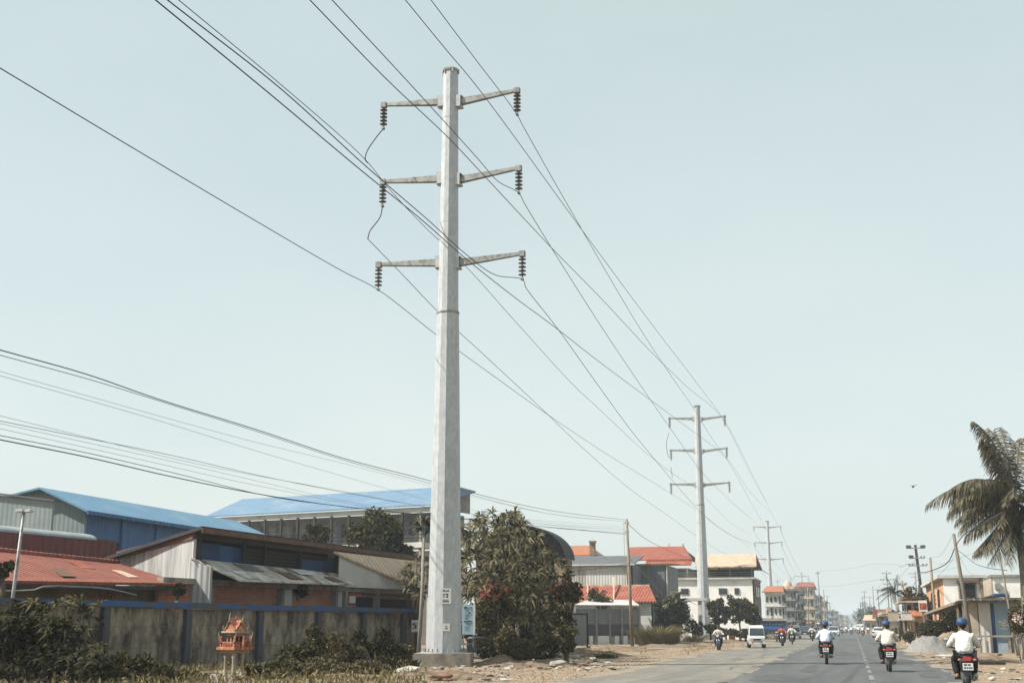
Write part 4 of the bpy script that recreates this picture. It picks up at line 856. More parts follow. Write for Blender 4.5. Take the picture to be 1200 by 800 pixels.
# l. the wooden pole at left
base = G(741, 757); top = PY(734.5, 608, base.y)
t = T('wooden_pole', 'weathered wooden utility pole carrying the low cables on the left verge', 'utility pole', base)
mk('shaft', wood, t, lambda b: b.tube([base-V(0, 0, .2), base.lerp(top, .5), top], [.145, .12, .095], 10), smooth=True)
mk('cable_clamp', galvd, t, lambda b: (b.box(top-V(0, 0, .3), (.34, .16, .12)), b.box(top-V(.0, 0, 1.0), (.3, .14, .1)), b.tube([top-V(.25, 0, .2), top-V(.25, 0, 3.2), top-V(.2, 0, 3.4)], .02, 5)))
wire('service_cable', 'dark cable dropping from the wooden pole towards the red tiered roof', 'cable', [top-V(0, 0, .3), PY(758, 632, base.y+18), PY(785, 645, base.y+40), PY(812, 656, base.y+60)], .022)
wire('guy_wire', 'stay wire slanting from the wooden pole down to the dark palm bush', 'cable', [PY(738.5, 655, base.y), PY(758, 675, base.y+3), PY(776, 697, base.y+6)], .02, wirel)
wire('service_cable', 'cable sagging from the wooden pole to the frangipani across the zinc warehouse', 'cable', [PY(738, 660, base.y), PY(700, 666, base.y-2), PY(666, 669, base.y-4)], .018)
# bushes and trees further along the left verge
c = P(788, 722, 12.3); base = V(c.x, c.y, 0)
t = T('palm_bush', 'dense dark palm-like bush left of the second steel pole', 'bush', base)
p_, d_ = crown_pts(clumpset(c, (2.2, 2.2, 1.7), 16, .42, 51), 3000); p_[:, 2] = np.maximum(p_[:, 2], .05); v, fc = leaves(p_, .5, .14, d_); npmesh('foliage', v, fc, lf_dk, t)
rosette([c+V(.3, -.8, 1.6), c+V(-.2, -.7, 1.2), c+V(.7, -.7, 1.3), c+V(-.9, -.6, .8)], [V(0, 0, 1), V(-.3, -.2, 1), V(.4, -.2, 1), V(-.5, 0, .8)], 1.9, .3, 12, lf_pl, t, 'fronds')
mk('stem', bark, t, lambda b: b.tube([base, c], [.2, .1], 7))
for px, py, s_, rx, rz, lb, m_, sd_ in ((842, 717, 11.2, 1.35, 1.5, 'roadside tree with pale foliage just right of the second steel pole', lf_ol, 61), (866, 714, 11, 1.8, 1.75, 'roadside tree with a broad dark crown behind the minivan', lf_dk, 62), (881, 719, 10.6, 1.2, 1.4, 'roadside tree at the right edge of the white building', lf_dk, 63)):
    crowntree(px, py, s_, rx*1.12, rz*1.1, lb, lf_ol, sd_, 2300, 30, .40, .17, sub=.22)
for px, py, lb in ((850, 739, 'low scrub under the pale roadside tree behind the oncoming rider'), (873, 740, 'low scrub under the dark roadside tree behind the minivan'), (832, 737, 'scrub at the right foot of the second steel pole')): crowntree(px, py, 11.0, 1.2, .6, lb, lf_ol, int(px), 900, 9, .3, .14, name='bush')
crowntree(815, 735, 11.2, .8, 1.0, 'dark bush at the foot of the white building porch', lf_dk, 64, 900, 7, .3, .14, name='bush')
def tuft(px, py, r, h, label, n, ml, name='grass_clump', cat='grass'):
    g = G(px, py); t = T(name, label, cat, g); V_ = []
    for i in range(n):
        a = random.uniform(0, 6.28); q = random.random()**.5*r*.5; p = g+V(math.cos(a)*q, math.sin(a)*q, 0); d = V(math.cos(a)*random.uniform(.1, .9), math.sin(a)*random.uniform(.1, .9), 1).normalized(); l = h*random.uniform(.5, 1.1); sw = V(-math.sin(a), math.cos(a), 0)*.03
        m_ = p+d*l*.6; e = p+d*l+V(math.cos(a), math.sin(a), -.5)*l*.25; V_ += [p-sw, p+sw, m_+sw*.8, m_-sw*.8, m_-sw*.8, m_+sw*.8, e+sw*.1, e-sw*.1]
    npmesh('blades', np.array([tuple(x) for x in V_]), np.arange(len(V_)).reshape(-1, 4), ml, t)
    return t
tuft(771, 757, 3.0, 1.9, 'big dry grass clump beside the wooden pole', 1500, lf_st)
tuft(812, 752, 2.0, .9, 'low dry grass clump at the foot of the second steel pole', 350, lf_ye)
tuft(711, 771, 1.2, .3, 'flat dark grass tuft on the sandy verge', 200, lf_ol)
tuft(897, 745, 3.5, .7, 'dry grass strip beside the third steel pole', 350, lf_ye)
# ------------------------------------------------------------------ blue kiosk and far buildings
p0, p1 = P(889, 737, 8.6), P(922, 737, 8.6); zt, zb = P(905, 727, 8.6).z, P(905, 737, 8.6).z
t = T('kiosk', 'long blue roadside kiosk with a cream roof by the third steel pole', 'kiosk', V((p0.x+p1.x)/2, p0.y, 0))
mk('blue_panel', mat('kiosk_blue', (.04, .14, .40), (.035, .12, .34), .6, .6), t, lambda b: b.box(((p0.x+p1.x)/2, p0.y, (zt+zb)/2), (p1.x-p0.x, .2, zt-zb)))
mk('body', concp, t, lambda b: b.box(((p0.x+p1.x)/2, p0.y+1.6, zt/2), (p1.x-p0.x-.1, 2.9, zt-.05)))
mk('roof', cream, t, lambda b: b.box(((p0.x+p1.x)/2, p0.y+1.4, zt+.18), (p1.x-p0.x+.4, 3.6, .36)))
mk('lettering', whitep, t, lambda b: [b.box((p0.x+.7+i*.42, p0.y-.12, (zt+zb)/2+.1), (.16, .03, .16)) for i in range(7)])
def far_building(label, px0, px1, ytop, s, wallm, roofm, roof='flat', depth=14, storeys=3, cols=4, zb=None, side=1, seed=0, cat='building'):
    a, b_ = P(px0, ytop, s), P(px1, ytop, s); b_.y = a.y; z = a.z; t = T('building', label, cat, V((a.x+b_.x)/2, a.y, 0))
    mk('walls', wallm, t, lambda b: b.box(((a.x+b_.x)/2, a.y+depth/2, z/2), (b_.x-a.x, depth, z)))
    cx = (a.x+b_.x)/2; wd = b_.x-a.x; xs = b_.x if side > 0 else a.x; hs = (z-.8)/storeys
    rr = random.Random(int(px0*7+ytop))
    for r in range(storeys):
        zc = .7+hs*(r+.55); m_ = max(2, int(depth/3.6))
        for k in range(cols):
            if rr.random() < .12: continue
            mk('window', glass if rr.random() < .7 else darkm, t, lambda b: b.box((a.x+wd*(k+.5)/cols, a.y-.03, zc-rr.uniform(0, .2)), (wd/cols*rr.uniform(.35, .6), .12, hs*rr.uniform(.35, .6))))
        for k in range(m_):
            if rr.random() < .12: continue
            mk('window', glass if rr.random() < .6 else darkm, t, lambda b: b.box((xs+side*.03, a.y+depth*(k+.5)/m_, zc), (.12, depth/m_*rr.uniform(.4, .7), hs*rr.uniform(.4, .62))))
    each('floor_ledge', wallm, t, range(1, storeys+1), lambda b, r: b.box((cx+side*.3, a.y+depth/2-.15, .7+hs*r-.1), (wd+.6, depth+.7, .16)))
    if storeys > 1:
        mk('awning', rr.choice((bluep, redp, tarp, greyroof, orgroof)), t, lambda b: b.slab([V(a.x+wd*.1, a.y-.1, 2.9), V(a.x+wd*.8, a.y-.1, 2.9), V(a.x+wd*.8, a.y-1.5, 2.4), V(a.x+wd*.1, a.y-1.5, 2.4)], (0, 0, .08)))
        mk('shop_board', rr.choice((whitep, signb, cream, redp, bluep)), t, lambda b: b.box((xs+side*.2, a.y+depth*.35, hs+.9), (.25, depth*.4, .9)))
        mk('aerial', galvd, t, lambda b: (b.tube([V(cx+wd*.2, a.y+depth*.4, z), V(cx+wd*.2, a.y+depth*.4, z+2.6)], .05, 5), b.box((cx+wd*.2, a.y+depth*.4, z+2.4), (1.2, .06, .06)), b.box((cx+wd*.2, a.y+depth*.4, z+2.1), (.8, .06, .06))))
    if storeys > 1: mk('roof_tank', concp, t, lambda b: b.lathe([(.35, z+.3), (.36, z+1.1), (.12, z+1.3)], (cx-wd*.2, a.y+depth*.55, 0), 10))
    if roof == 'gable':
        h = wd*.16+.8
        mk('roof', roofm, t, lambda b: (b.slab([V(a.x-.5, a.y-.6, z), V(b_.x+.5, a.y-.6, z), V(b_.x, a.y+depth/2, z+h), V(a.x, a.y+depth/2, z+h)], (0, 0, .15)), b.slab([V(a.x-.5, a.y+depth+.6, z), V(a.x, a.y+depth/2, z+h), V(b_.x, a.y+depth/2, z+h), V(b_.x+.5, a.y+depth+.6, z)], (0, 0, .15))))
        mk('gable_wall', wallm, t, lambda b: (b.slab([V(b_.x, a.y, z), V(b_.x-.1, a.y+depth/2, z+h-.1), V(b_.x, a.y+depth, z)], (-.2, 0, 0)), b.slab([V(a.x, a.y, z), V(a.x+.1, a.y+depth/2, z+h-.1), V(a.x, a.y+depth, z)], (.2, 0, 0))))
    elif roof == 'dome':
        mk('roof', roofm, t, lambda b: (b.box((cx, a.y+depth/2, z+.3), (wd+.6, depth+.6, .6)), b.lathe([(wd*.42, z+.6), (wd*.40, z+.9), (wd*.30, z+1.4), (wd*.14, z+1.75), (.1, z+1.9)], (cx, a.y+wd*.5, 0), 14)))
    else:
        mk('roof', roofm, t, lambda b: (b.box((cx, a.y+depth/2, z+.12), (wd+.5, depth+.5, .24)), b.box((cx-wd*.2, a.y+depth*.4, z+.5), (wd*.25, depth*.25, .6))))
    return t
far_building('white block with an orange roof behind the third steel pole', 896, 916, 694, 6.2, white, orgroof, 'gable', 14, 3, 4)
far_building('grey tower-like block with a tan dome right of the third steel pole', 916, 930, 690, 5.6, concp, tanroof, 'dome', 16, 4, 3)
far_building('grey block with narrow balconies before the red-roofed far block', 929, 937, 694, 5.0, concp, greyroof, 'flat', 22, 4, 2)
far_building('pale far block under a red roof, beside the fourth steel pole', 934, 953, 688, 4.4, cream, redroof, 'gable', 14, 4, 4)
far_building('low grey shop with a dark front below the red-roofed far block', 938, 952, 718, 4.2, concp, greyroof, 'flat', 10, 2, 3)
far_building('white-grey block with tall storeys next to the fifth steel pole', 951, 961, 698, 3.6, concp, greyroof, 'flat', 24, 4, 3)
far_building('tan block left of the far dark pole', 960, 968, 704, 3.2, cream, tanroof, 'flat', 26, 3, 2)
far_building('bluish small block at the end of the left row', 967, 974, 716, 2.8, skyblue, greyroof, 'flat', 22, 3, 2)
far_building('hazy pale block far along the left side', 973, 981, 716, 2.2, concp, greyroof, 'flat', 30, 3, 2)
far_building('hazy grey block near the end of the street', 980, 987, 720, 1.7, concp, greyroof, 'flat', 40, 3, 2)
far_building('faint building closing the view at the end of the street', 985, 994, 721, 1.35, cream, greyroof, 'flat', 40, 3, 2)
far_building('faint low building on the right at the end of the street', 1003, 1012, 724, 1.5, cream, tanroof, 'flat', 40, 2, 2, side=-1)
for i, (px, py, s, rx, rz, lb) in enumerate([(907, 733, 7.6, 1.0, 1.1, 'low bush before the white orange-roofed block'), (928, 722, 5.3, 2.6, 3.0, 'dark tree mass in front of the domed block'), (938, 729, 4.9, 1.6, 2.0, 'dark roadside tree left of the fourth steel pole'), (921, 726, 5.6, 1.8, 2.2, 'dark tree behind the blue kiosk'),
        (1008, 721, 3.4, 3.0, 3.4, 'far dark tree on the right at the end of the street'), (1016, 718, 4.2, 2.8, 3.3, 'tall dark tree mass behind the far right poles'), (1024, 722, 5.0, 2.2, 2.6, 'dark tree left of the far small palm'), (998, 727, 1.6, 6, 5, 'hazy tree closing the street end'), (1049, 722, 9.0, 1.2, 1.1, 'bushy green tree under the far small palm'), (1071, 704, 13, 1.4, 1.3, 'dark tree beside the big cabled pole')]):
    crowntree(px, py, s, rx, rz, lb, lf_dk if i % 3 else lf_ol, 80+i, 900, 10, .5 if s < 4 else .34, .26 if s < 4 else .16)
# ------------------------------------------------------------------ spirit house
base = G(273, 799); s0 = S(base); t = T('spirit_house', 'small coral-red spirit house on pillars before the boundary wall', 'shrine', base)
def zz(py): return P(273, py, s0).z
bx, by = base.x, base.y; rz = R_(-24); Rz = Matrix.Rotation(rz, 3, 'Z')
def at(x, y, z): return Rz @ V(x*.78, y*.78, 0)+V(bx, by, z)
zp = zz(763); zf = zz(757); zb_ = zz(744); ze = zz(741); zrf = zz(729)
mk('plinth', conc, t, lambda b: b.box((bx, by, .05), (1.25, 1.05, .22), rz), bevel=.02)
for x, y in ((-.32, -.28), (.32, -.28), (.32, .28), (-.32, .28)):
    q = at(x, y, 0); mk('pillar', shrinew, t, lambda b: b.lathe([(.10, .1), (.10, .2), (.065, .26), (.06, zp-.2), (.09, zp-.13), (.075, zp-.1), (.1, zp-.05), (.1, zp-.02)], (q.x, q.y, 0), 12), smooth=True)
mk('platform_beam', shrinew, t, lambda b: b.box((bx, by, zp+.01), (.86, .76, .07), rz))
mk('platform', shrinep, t, lambda b: (b.box((bx, by, zp+.085), (1.1, .95, .09), rz), b.box(at(.72, .1, zp+.085), (.4, .5, .07), rz)), bevel=.008)
def f_(b):
    for x, y, lx, ly in ((0, -.45, 1.06, .04), (0, .45, 1.06, .04), (-.53, 0, .04, .9), (.53, 0, .04, .9)): b.box(at(x, y, zp+.25), (lx, ly, .03), rz)
    for i in range(9):
        for y in (-.45, .45): b.box(at(-.5+i*.125, y, zp+.19), (.03, .03, .12), rz)
    for i in range(7):
        for x in (-.53, .53): b.box(at(x, -.4+i*.133, zp+.19), (.03, .03, .12), rz)
    for x, y in ((-.53, -.45), (.53, -.45), (.53, .45), (-.53, .45), (.86, -.12), (.86, .3)): b.box(at(x, y, zp+.22), (.08, .08, .22), rz); b.ball(at(x, y, zp+.37), (.04, .04, .06), 8, 5)
mk('balustrade', shrinep, t, f_)
def f_(b):
    pass
for x, y, sx in ((-.6, -.5, -1), (.6, -.5, 1), (.9, .3, 1)):
        b = MB(); b.tube([at(x, y, zp+.25), at(x+sx*.03, y, zp+.38), at(x+sx*.09, y, zp+.46), at(x+sx*.08, y, zp+.55)], [.03, .025, .02, .006], 6); b.build('serpent_finial', shrinew, t, True)
pass
cw, cd = .56, .46
def f_(b):
    h = ze-zp-.13
    for x in (-cw/2, 0, cw/2):
        for y in (-cd/2, cd/2): b.box(at(x, y, zp+.13+h/2), (.07, .07, h), rz)
    for y in (0,):
        for x in (-cw/2, cw/2): b.box(at(x, y, zp+.13+h/2), (.05, .06, h), rz)
    for z in (zp+.17, ze-.05): b.box((bx, by, z), (cw+.04, cd+.04, .08), rz)
mk('chamber', shrinep, t, f_)
mk('chamber_shade', darkm, t, lambda b: b.box((bx, by, (zp+.13+ze)/2), (cw-.1, cd-.1, ze-zp-.18), rz))  # near-black box filling the chamber; the shade inside is put into its colour
mk('cornice', shrinew, t, lambda b: b.box((bx, by, ze+.02), (.86, .74, .06), rz), bevel=.01)
def gab(b, L, Wd, z0, h, cross=False):
    for sg in (-1, 1):
        pr_ = [(sg*Wd, z0), (sg*Wd*.55, z0+h*.36), (sg*Wd*.2, z0+h*.78), (0, z0+h)]
        for (u0, a0), (u1, a1) in zip(pr_, pr_[1:]):
            q = [at(u0, -L, a0), at(u0, L, a0), at(u1, L, a1), at(u1, -L, a1)] if not cross else [at(-L, u0, a0), at(L, u0, a0), at(L, u1, a1), at(-L, u1, a1)]
            b.slab(q, (0, 0, .035))
def f_(b): gab(b, .40, .43, ze+.05, zrf-ze+.05); gab(b, .46, .36, ze+.05, zrf-ze-.02, True)
mk('roof', shrinep, t, f_)
def f_(b):
    for sy in (-.34, .34): b.slab([at(-.34, sy, ze+.06), at(.34, sy, ze+.06), at(.1, sy, ze+.06+(zrf-ze)*.62), at(0, sy, zrf-.02), at(-.1, sy, ze+.06+(zrf-ze)*.62)], Rz @ V(0, .03, 0))
    for sx in (-.40, .40): b.slab([at(sx, -.28, ze+.06), at(sx, .28, ze+.06), at(sx, .08, ze+.06+(zrf-ze)*.55), at(sx, 0, zrf-.08), at(sx, -.08, ze+.06+(zrf-ze)*.55)], Rz @ V(.03, 0, 0))
mk('gable_panel', shrinep, t, f_)
fin = [([at(0, -.40, zrf), at(0, -.42, zrf+.12), at(.0, -.36, zrf+.26), at(0, -.37, zz(722))], [.035, .03, .02, .006]), ([at(.46, 0, zrf-.05), at(.52, 0, zrf+.07), at(.6, 0, zrf+.16), at(.62, 0, zrf+.24)], [.03, .025, .018, .005]), ([at(-.44, 0, zrf-.05), at(-.5, 0, zrf+.05), at(-.54, 0, zrf+.12)], [.03, .02, .005])]
fin += [([at(x, y, ze+.05), at(x*1.08, y*1.05, ze+.13), at(x*1.12, y*1.05, ze+.22)], [.028, .02, .005]) for x, y in ((-.44, -.40), (.44, -.40), (.44, .40), (-.44, .40))]
each('roof_finial', shrinew, t, fin, lambda b, q: b.tube(q[0], q[1], 6), smooth=True)
each('base_panel', shrinew, t, ((0, -.482, .62, .02), (-.558, 0, .02, .5), (.558, 0, .02, .5)), lambda b, q: b.box(at(q[0], q[1], zp+.085), (q[2], q[3], .055), rz))
each('window_frame', shrinew, t, ((-.14, -.25), (.14, -.25)), lambda b, q: (b.box(at(q[0]-.09, q[1], (zp+.13+ze)/2), (.02, .02, ze-zp-.24), rz), b.box(at(q[0]+.09, q[1], (zp+.13+ze)/2), (.02, .02, ze-zp-.24), rz), b.box(at(q[0], q[1], ze-.12), (.16, .02, .02), rz)))
mk('roof_lantern', shrinep, t, lambda b: b.lathe([(.09, zrf-.02), (.07, zrf+.06), (.05, zrf+.1), (.02, zrf+.2)], (bx, by, 0), 8))
q = G(257, 800); t2 = T('stone_block', 'small white block at the left foot of the spirit house', 'block', q+V(0, -.25, 0)); mk('block', whitep, t2, lambda b: b.box(q+V(0, -.25, .12), (.26, .2, .26), .3), bevel=.02)
t.scale = (.70, .70, 1.0)
# ------------------------------------------------------------------ lamp post at left
p1, p0 = P(30, 599, 37.2), P(13, 715, 37.2); p1 = PY(28, 599, p0.y); p0_ = p0+(p0-p1)*((p0.z+.1)/(p1.z-p0.z))
t = T('lamp_post', 'leaning thin lamp post with a flat double head at far left', 'street lamp', V(p0_.x, p0_.y, 0))
mk('post', galvd, t, lambda b: b.tube([p0_, p1], [.07, .045], 8), smooth=True)
mk('lamp_head', galv, t, lambda b: (b.box(p1+V(-.1, 0, .03), (.28, .26, .09)), b.box(p1+V(.18, 0, -.0), (.26, .22, .06)), b.box(p1+V(.02, 0, .05), (.5, .06, .05))), bevel=.015)
# ------------------------------------------------------------------ foreground vegetation on the left verge
def palmate(px, py, s, label, ntip, spread, hgt, ml, seed, ln=.36, wd=.075, k=9):
    r = random.Random(seed); c = P(px, py, s); base = V(c.x, c.y, 0); t = T('shrub', label, 'shrub', base); tips = []; dirs = []
    for i in range(ntip):
        q = V(c.x+r.gauss(0, spread), c.y+r.gauss(0, spread), max(.15, base.z+hgt*(1-.9*r.random()**1.5))); tips.append(q); dirs.append(V(r.uniform(-.6, .6), r.uniform(-.9, .2), 1))
    rosette(tips, dirs, ln, wd, k, ml, t, 'foliage')
    def g_(b):
        for q in tips[:18]: b.tube([base+V(r.uniform(-.3, .3), r.uniform(-.3, .3), -.05), base.lerp(q, .6)+V(0, 0, .1), q], [.022, .016, .008], 5)
    mk('stems', bark, t, g_, smooth=True); return t
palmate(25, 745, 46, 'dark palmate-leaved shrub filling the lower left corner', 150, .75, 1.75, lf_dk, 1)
palmate(68, 705, 46, 'tall star-leaved shoot rising above the blue coping at far left', 34, .34, 2.15, lf_ol, 2, .34)
palmate(85, 772, 48, 'olive palmate shrub right of the corner shrub', 60, .5, 1.0, lf_dk, 3, .3)
c = P(20, 750, 45); p_, d_ = crown_pts(clumpset(c, (1.3, .9, 1.0), 14, .42, 91), 3800); p_[:, 2] = np.maximum(p_[:, 2], .03); v, fc = leaves(p_, .2, .08, d_)
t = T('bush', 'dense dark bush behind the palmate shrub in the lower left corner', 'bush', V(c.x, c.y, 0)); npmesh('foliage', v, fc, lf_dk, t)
mk('stems', bark, t, lambda b: [b.tube([V(c.x, c.y, -.1), V(c.x+x, c.y+x*.3, 1.2)], [.05, .02], 6) for x in (-.6, 0, .5)])
def weedbush(px, py, s, rx, rz, label, ml, seed, n=1100, ln=.19, wd=.075):
    c = P(px, py, s); base = V(c.x, c.y, 0); t = T('weed_bush', label, 'bush', base); c = V(c.x, c.y, max(c.z, rz*.5)); cl = clumpset(c, (rx, rx*.8, rz), 12, .36, seed)
    p, d = crown_pts(cl, n, .2); p[:, 2] = np.maximum(p[:, 2], .03); v, fc = leaves(p, ln, wd, d, -.15); npmesh('foliage', v, fc, ml, t)
    def g_(b):
        for q, _ in cl: q = Vector(q); b.tube([base, base.lerp(q, .5)+V(0, 0, .08), q+V(0, 0, .15)], [.018, .014, .006], 5)
    mk('stems', barkp, t, g_)
    return t
for i, (px, py, s, rx, rz, lb, m_, n_) in enumerate([(118, 800, 46, .9, .45, 'dry leafy bush at the bottom edge right of the corner shrub', lf_ye, 1400), (152, 786, 42, .75, .65, 'olive bush before the wall left of the second visible pilaster', lf_ol, 1500), (190, 800, 43, .7, .35, 'low olive bush left of the spirit house', lf_ol, 1000),
        (325, 792, 37, .95, .5, 'leafy bush just right of the spirit house', lf_ol, 1600), (352, 775, 35, .9, .75, 'tall olive bush before the wall, second right of the spirit house', lf_ol, 1900), (398, 772, 33, 1.1, .85, 'wide olive bush before the middle of the wall', lf_ye, 2300), (438, 756, 31, .95, .85, 'tallest dark bush before the right end of the wall', lf_dk, 2300), (462, 768, 31, .8, .5, 'pale weedy bush left of the pole footing', lf_ye, 1300), (380, 797, 37, 1.2, .4, 'low dry bush along the bottom edge below the wide bush', lf_ye, 1500), (300, 803, 40, .7, .25, 'low dark weeds at the foot of the spirit house', lf_ol, 800), (425, 785, 33, 1.2, .4, 'weedy clump below the tallest dark bush', lf_ol, 1500), (340, 800, 40, 1.1, .35, 'bottom-edge weeds between the spirit house and the wide bush', lf_ye, 1600), (415, 803, 38, 1.3, .42, 'bottom-edge dry weeds below the middle of the wall', lf_ye, 1900), (455, 790, 35, 1.0, .35, 'weeds at the bottom edge left of the brick slab', lf_ol, 1300), (230, 806, 42, .8, .25, 'bottom-edge weeds just left of the spirit house', lf_ye, 900), (372, 760, 31, .9, .9, 'upper weedy bush leaning on the wall behind the wide bush', lf_ol, 1900)]):
    weedbush(px, py, s, rx, rz, lb, m_, 100+i, n_)
# ground weeds: uncountable
pts = []
for i in range(11000):
    px = random.choice((random.uniform(-40, 500), random.uniform(100, 480), random.uniform(-40, 500), random.uniform(560, 860)))
    py = random.uniform(748, 815) if px < 500 else random.uniform(752, 770)
    if px > 500 and (random.random() < .55 or math.sin(px*.11)+math.sin(px*.047) < .1): continue
    g = G(px, py)
    if px < 500 and (g-W0).dot(WN) < .2: continue
    if g.x > -8.6: continue
    pts.append((g.x, g.y, .05+random.random()*.22))
p_ = np.array(pts); v, fc = leaves(p_, .22, .05, np.tile([0, 0, 1.], (len(p_), 1)), -.4); o = npmesh('weeds', v, fc, lf_st); tag(o, kind='stuff')
# ------------------------------------------------------------------ rubble
def stone(g, r, m_, label, cat='stone', flat=.7, name='stone', group=None):
    b = MB(); b.ball(g+V(0, 0, r*flat*.5), (r, r*random.uniform(.7, 1), r*flat), 8, 6, Matrix.Rotation(random.uniform(0, 3), 3, 'Z'), .18); o = b.build(name, m_, None); return tag(o, label, cat, group)
for px, py, r, lb in ((556, 771, .30, 'rounded tan stone right of the pole footing'), (578, 769, .42, 'tan boulder on the dirt heap right of the pole'), (594, 769, .28, 'pale stone left of the smallest clipped bush'), (608, 774, .26, 'white stone right below the smallest clipped bush'), (630, 767, .36, 'white jagged stone right of the smallest clipped bush'), (640, 772, .30, 'broken pale stone slab beside the jagged stone'), (675, 772, .2, 'small pale stone on the verge before the dark gate')):
    stone(G(px, py), r, rock, lb)
pv_ = []
for i in range(9000):
    k = random.random()
    if k < .55: y_ = 14+random.random()**2*110; x_ = -8.0-abs(random.gauss(0, 1.0))*2.2
    elif k < .75: y_ = 14+random.random()**2*90; x_ = 3.2+abs(random.gauss(0, 1))*1.8
    else: g = G(random.uniform(470, 760), random.uniform(757, 799)); x_, y_ = g.x, g.y
    if x_ > -8 and x_ < 3: continue
    if (V(x_, y_, 0)-W0).dot(WN) < .3: continue
    pv_.append((x_, y_))
b = MB()
for x_, y_ in pv_:
    r = random.uniform(.012, .05); q = [V(x_+r*math.cos(a)*random.uniform(.6, 1.2), y_+r*math.sin(a)*random.uniform(.6, 1.2), -.005) for a in (0, 1.57, 3.14, 4.71)]; tp = V(x_+random.uniform(-r, r)*.4, y_, r*random.uniform(.5, 1.1)); b.cm = random.choice((0, 0, 0, 1, 1, 1, 1, 2)); b.add(q+[tp], [(0, 1, 4), (1, 2, 4), (2, 3, 4), (3, 0, 4)])
tag(b.build('gravel', [rock, dirt, rubm]), kind='stuff')
for i in range(120):
    px = random.uniform(470, 720); py = random.uniform(762, 799) if px < 600 else random.uniform(757, 785); g = G(px, py)
    if g.x > -8.9: continue
    r = random.uniform(.05, .13); stone(g, r, random.choice((rock, rock, conc, dirt, dirt, grav, rubm)), 'small loose rubble stone scattered on the dirt verge around the nearest pole', 'stone', .7, 'rubble_stone', 'rubble stones on the left verge')
for px, py, a, lb, m_ in ((520, 797, .3, 'broken orange-red brick slab on the dirt at the bottom edge', rubm), (645, 776, 1.0, 'pale broken slab lying among the stones before the bushes', rock), (700, 762, .2, 'white scrap sheet lying at the foot of the zinc shelter', tarp), (478, 790, .5, 'grey sack scrap on the weeds left of the pole footing', tarp), (653, 781, .4, 'small white slab lying nearest the road edge', rock)):
    g = G(px, py); b = MB(); Mr = Matrix.Rotation(a, 3, 'Z') @ Matrix.Rotation(.3, 3, 'X') @ Matrix.Rotation(random.uniform(-.2, .2), 3, 'Y'); k_ = random.randint(5, 7)
    b.slab([g+V(0, 0, .10)+Mr @ V(.45*math.cos(q*6.283/k_)*random.uniform(.6, 1.1), .3*math.sin(q*6.283/k_)*random.uniform(.6, 1.1), 0) for q in range(k_)], Mr @ V(0, 0, .09)); tag(b.build('broken_slab', m_, None, bevel=.02), lb, 'rubble')
lt = MB()
for i in range(420):
    k = random.random()
    g = G(random.uniform(560, 720), random.uniform(754, 786)) if k < .6 else (G(random.uniform(470, 600), random.uniform(776, 799)) if k < .8 else G(random.uniform(1068, 1200), random.uniform(760, 799)))
    if -8 < g.x < 3.2: continue
    r = random.uniform(.05, .2)*(1 if k > .6 else 1.25); lt.cm = random.choice((0, 0, 0, 1, 2, 3)); an = random.uniform(0, 6.3); Mr = Matrix.Rotation(an, 3, 'Z') @ Matrix.Rotation(random.uniform(-.5, .5), 3, 'X')
    lt.slab([g+V(0, 0, .05)+Mr @ V(r*math.cos(q*1.2566)*random.uniform(.5, 1.1), r*.6*math.sin(q*1.2566)*random.uniform(.5, 1.1), 0) for q in range(5)], (0, 0, .015))
tag(lt.build('litter', [tarp, rock, rubm, woodd]), kind='stuff')
c = G(858, 750); t = T('barrel', 'faded red barrel standing under the roadside trees', 'barrel', c); s_ = S(c)
mk('drum', orgp, t, lambda b: b.lathe([(.36, 0), (.36, .28), (.38, .3), (.36, .32), (.36, .6), (.38, .62), (.36, .64), (.36, .92)], c, 16)); mk('lid', rust, t, lambda b: b.lathe([(.34, .92), (.34, .96), (.3, .96)], c, 16))
# ================================================================== right side
# white house with orange side
c0 = P(1105, 677, 15.2); w1 = P(1157, 671, 15.9); w1.y = c0.y; w1.z = c0.z
t = T('white_house', 'white concrete house with an orange side wall behind the shack', 'house', down(c0, 0))
far = P(1085, 687, 13.0); Lh = PX(1085, 687, c0.x).y-c0.y
mk('front_wall', whiteb, t, lambda b: vwall(b, c0, w1, None, .2)); mk('side_wall', orangew, t, lambda b: b.slab([V(c0.x, c0.y+.2, -.1), V(c0.x, c0.y+Lh, -.1), V(c0.x, c0.y+Lh, c0.z), V(c0.x, c0.y+.2, c0.z)], (.2, 0, 0)))
mk('roof_slab', white, t, lambda b: b.box(((c0.x+w1.x)/2-.1, c0.y+Lh/2, c0.z+.1), (w1.x-c0.x+.7, Lh+.5, .22)))
def rect(nm, m_, x0, y0, x1, y1, par, off=.05, ref=None, yy=None):
    p0, p1 = PY(x0, y1, yy), PY(x1, y0, yy); return mk(nm, m_, par, lambda b: b.box(((p0.x+p1.x)/2, yy-off/2, (p0.z+p1.z)/2), (p1.x-p0.x, off, p1.z-p0.z)))
fr_ = rect('window', concp, 1124, 681, 1144, 703, t, .08, None, c0.y); rect('pane', darkm, 1126, 684, 1142, 703, fr_, .04, None, c0.y-.085)
rect('lintel', rust, 1121, 679.5, 1146, 682.5, t, .3, None, c0.y-.02)
for k in (.25, .62):
    fr_ = mk('window', woodd, t, lambda b: b.box((c0.x-.03, c0.y+Lh*k, c0.z-1.5), (.1, 1.4, 1.6))); mk('pane', glass, fr_, lambda b: b.box((c0.x-.1, c0.y+Lh*k, c0.z-1.5), (.04, 1.1, 1.3)))
mk('red_mark', redink, t, lambda b: [b.box((c0.x-.02, c0.y+Lh*.44+dy, c0.z-1.4+dz), (.06, .5, .14)) for dy, dz in ((0, 0), (.2, .3), (-.1, -.35))])
mk('corner_post', brownw, t, lambda b: b.box((w1.x-.15, c0.y-.08, c0.z/2), (.25, .1, c0.z)))
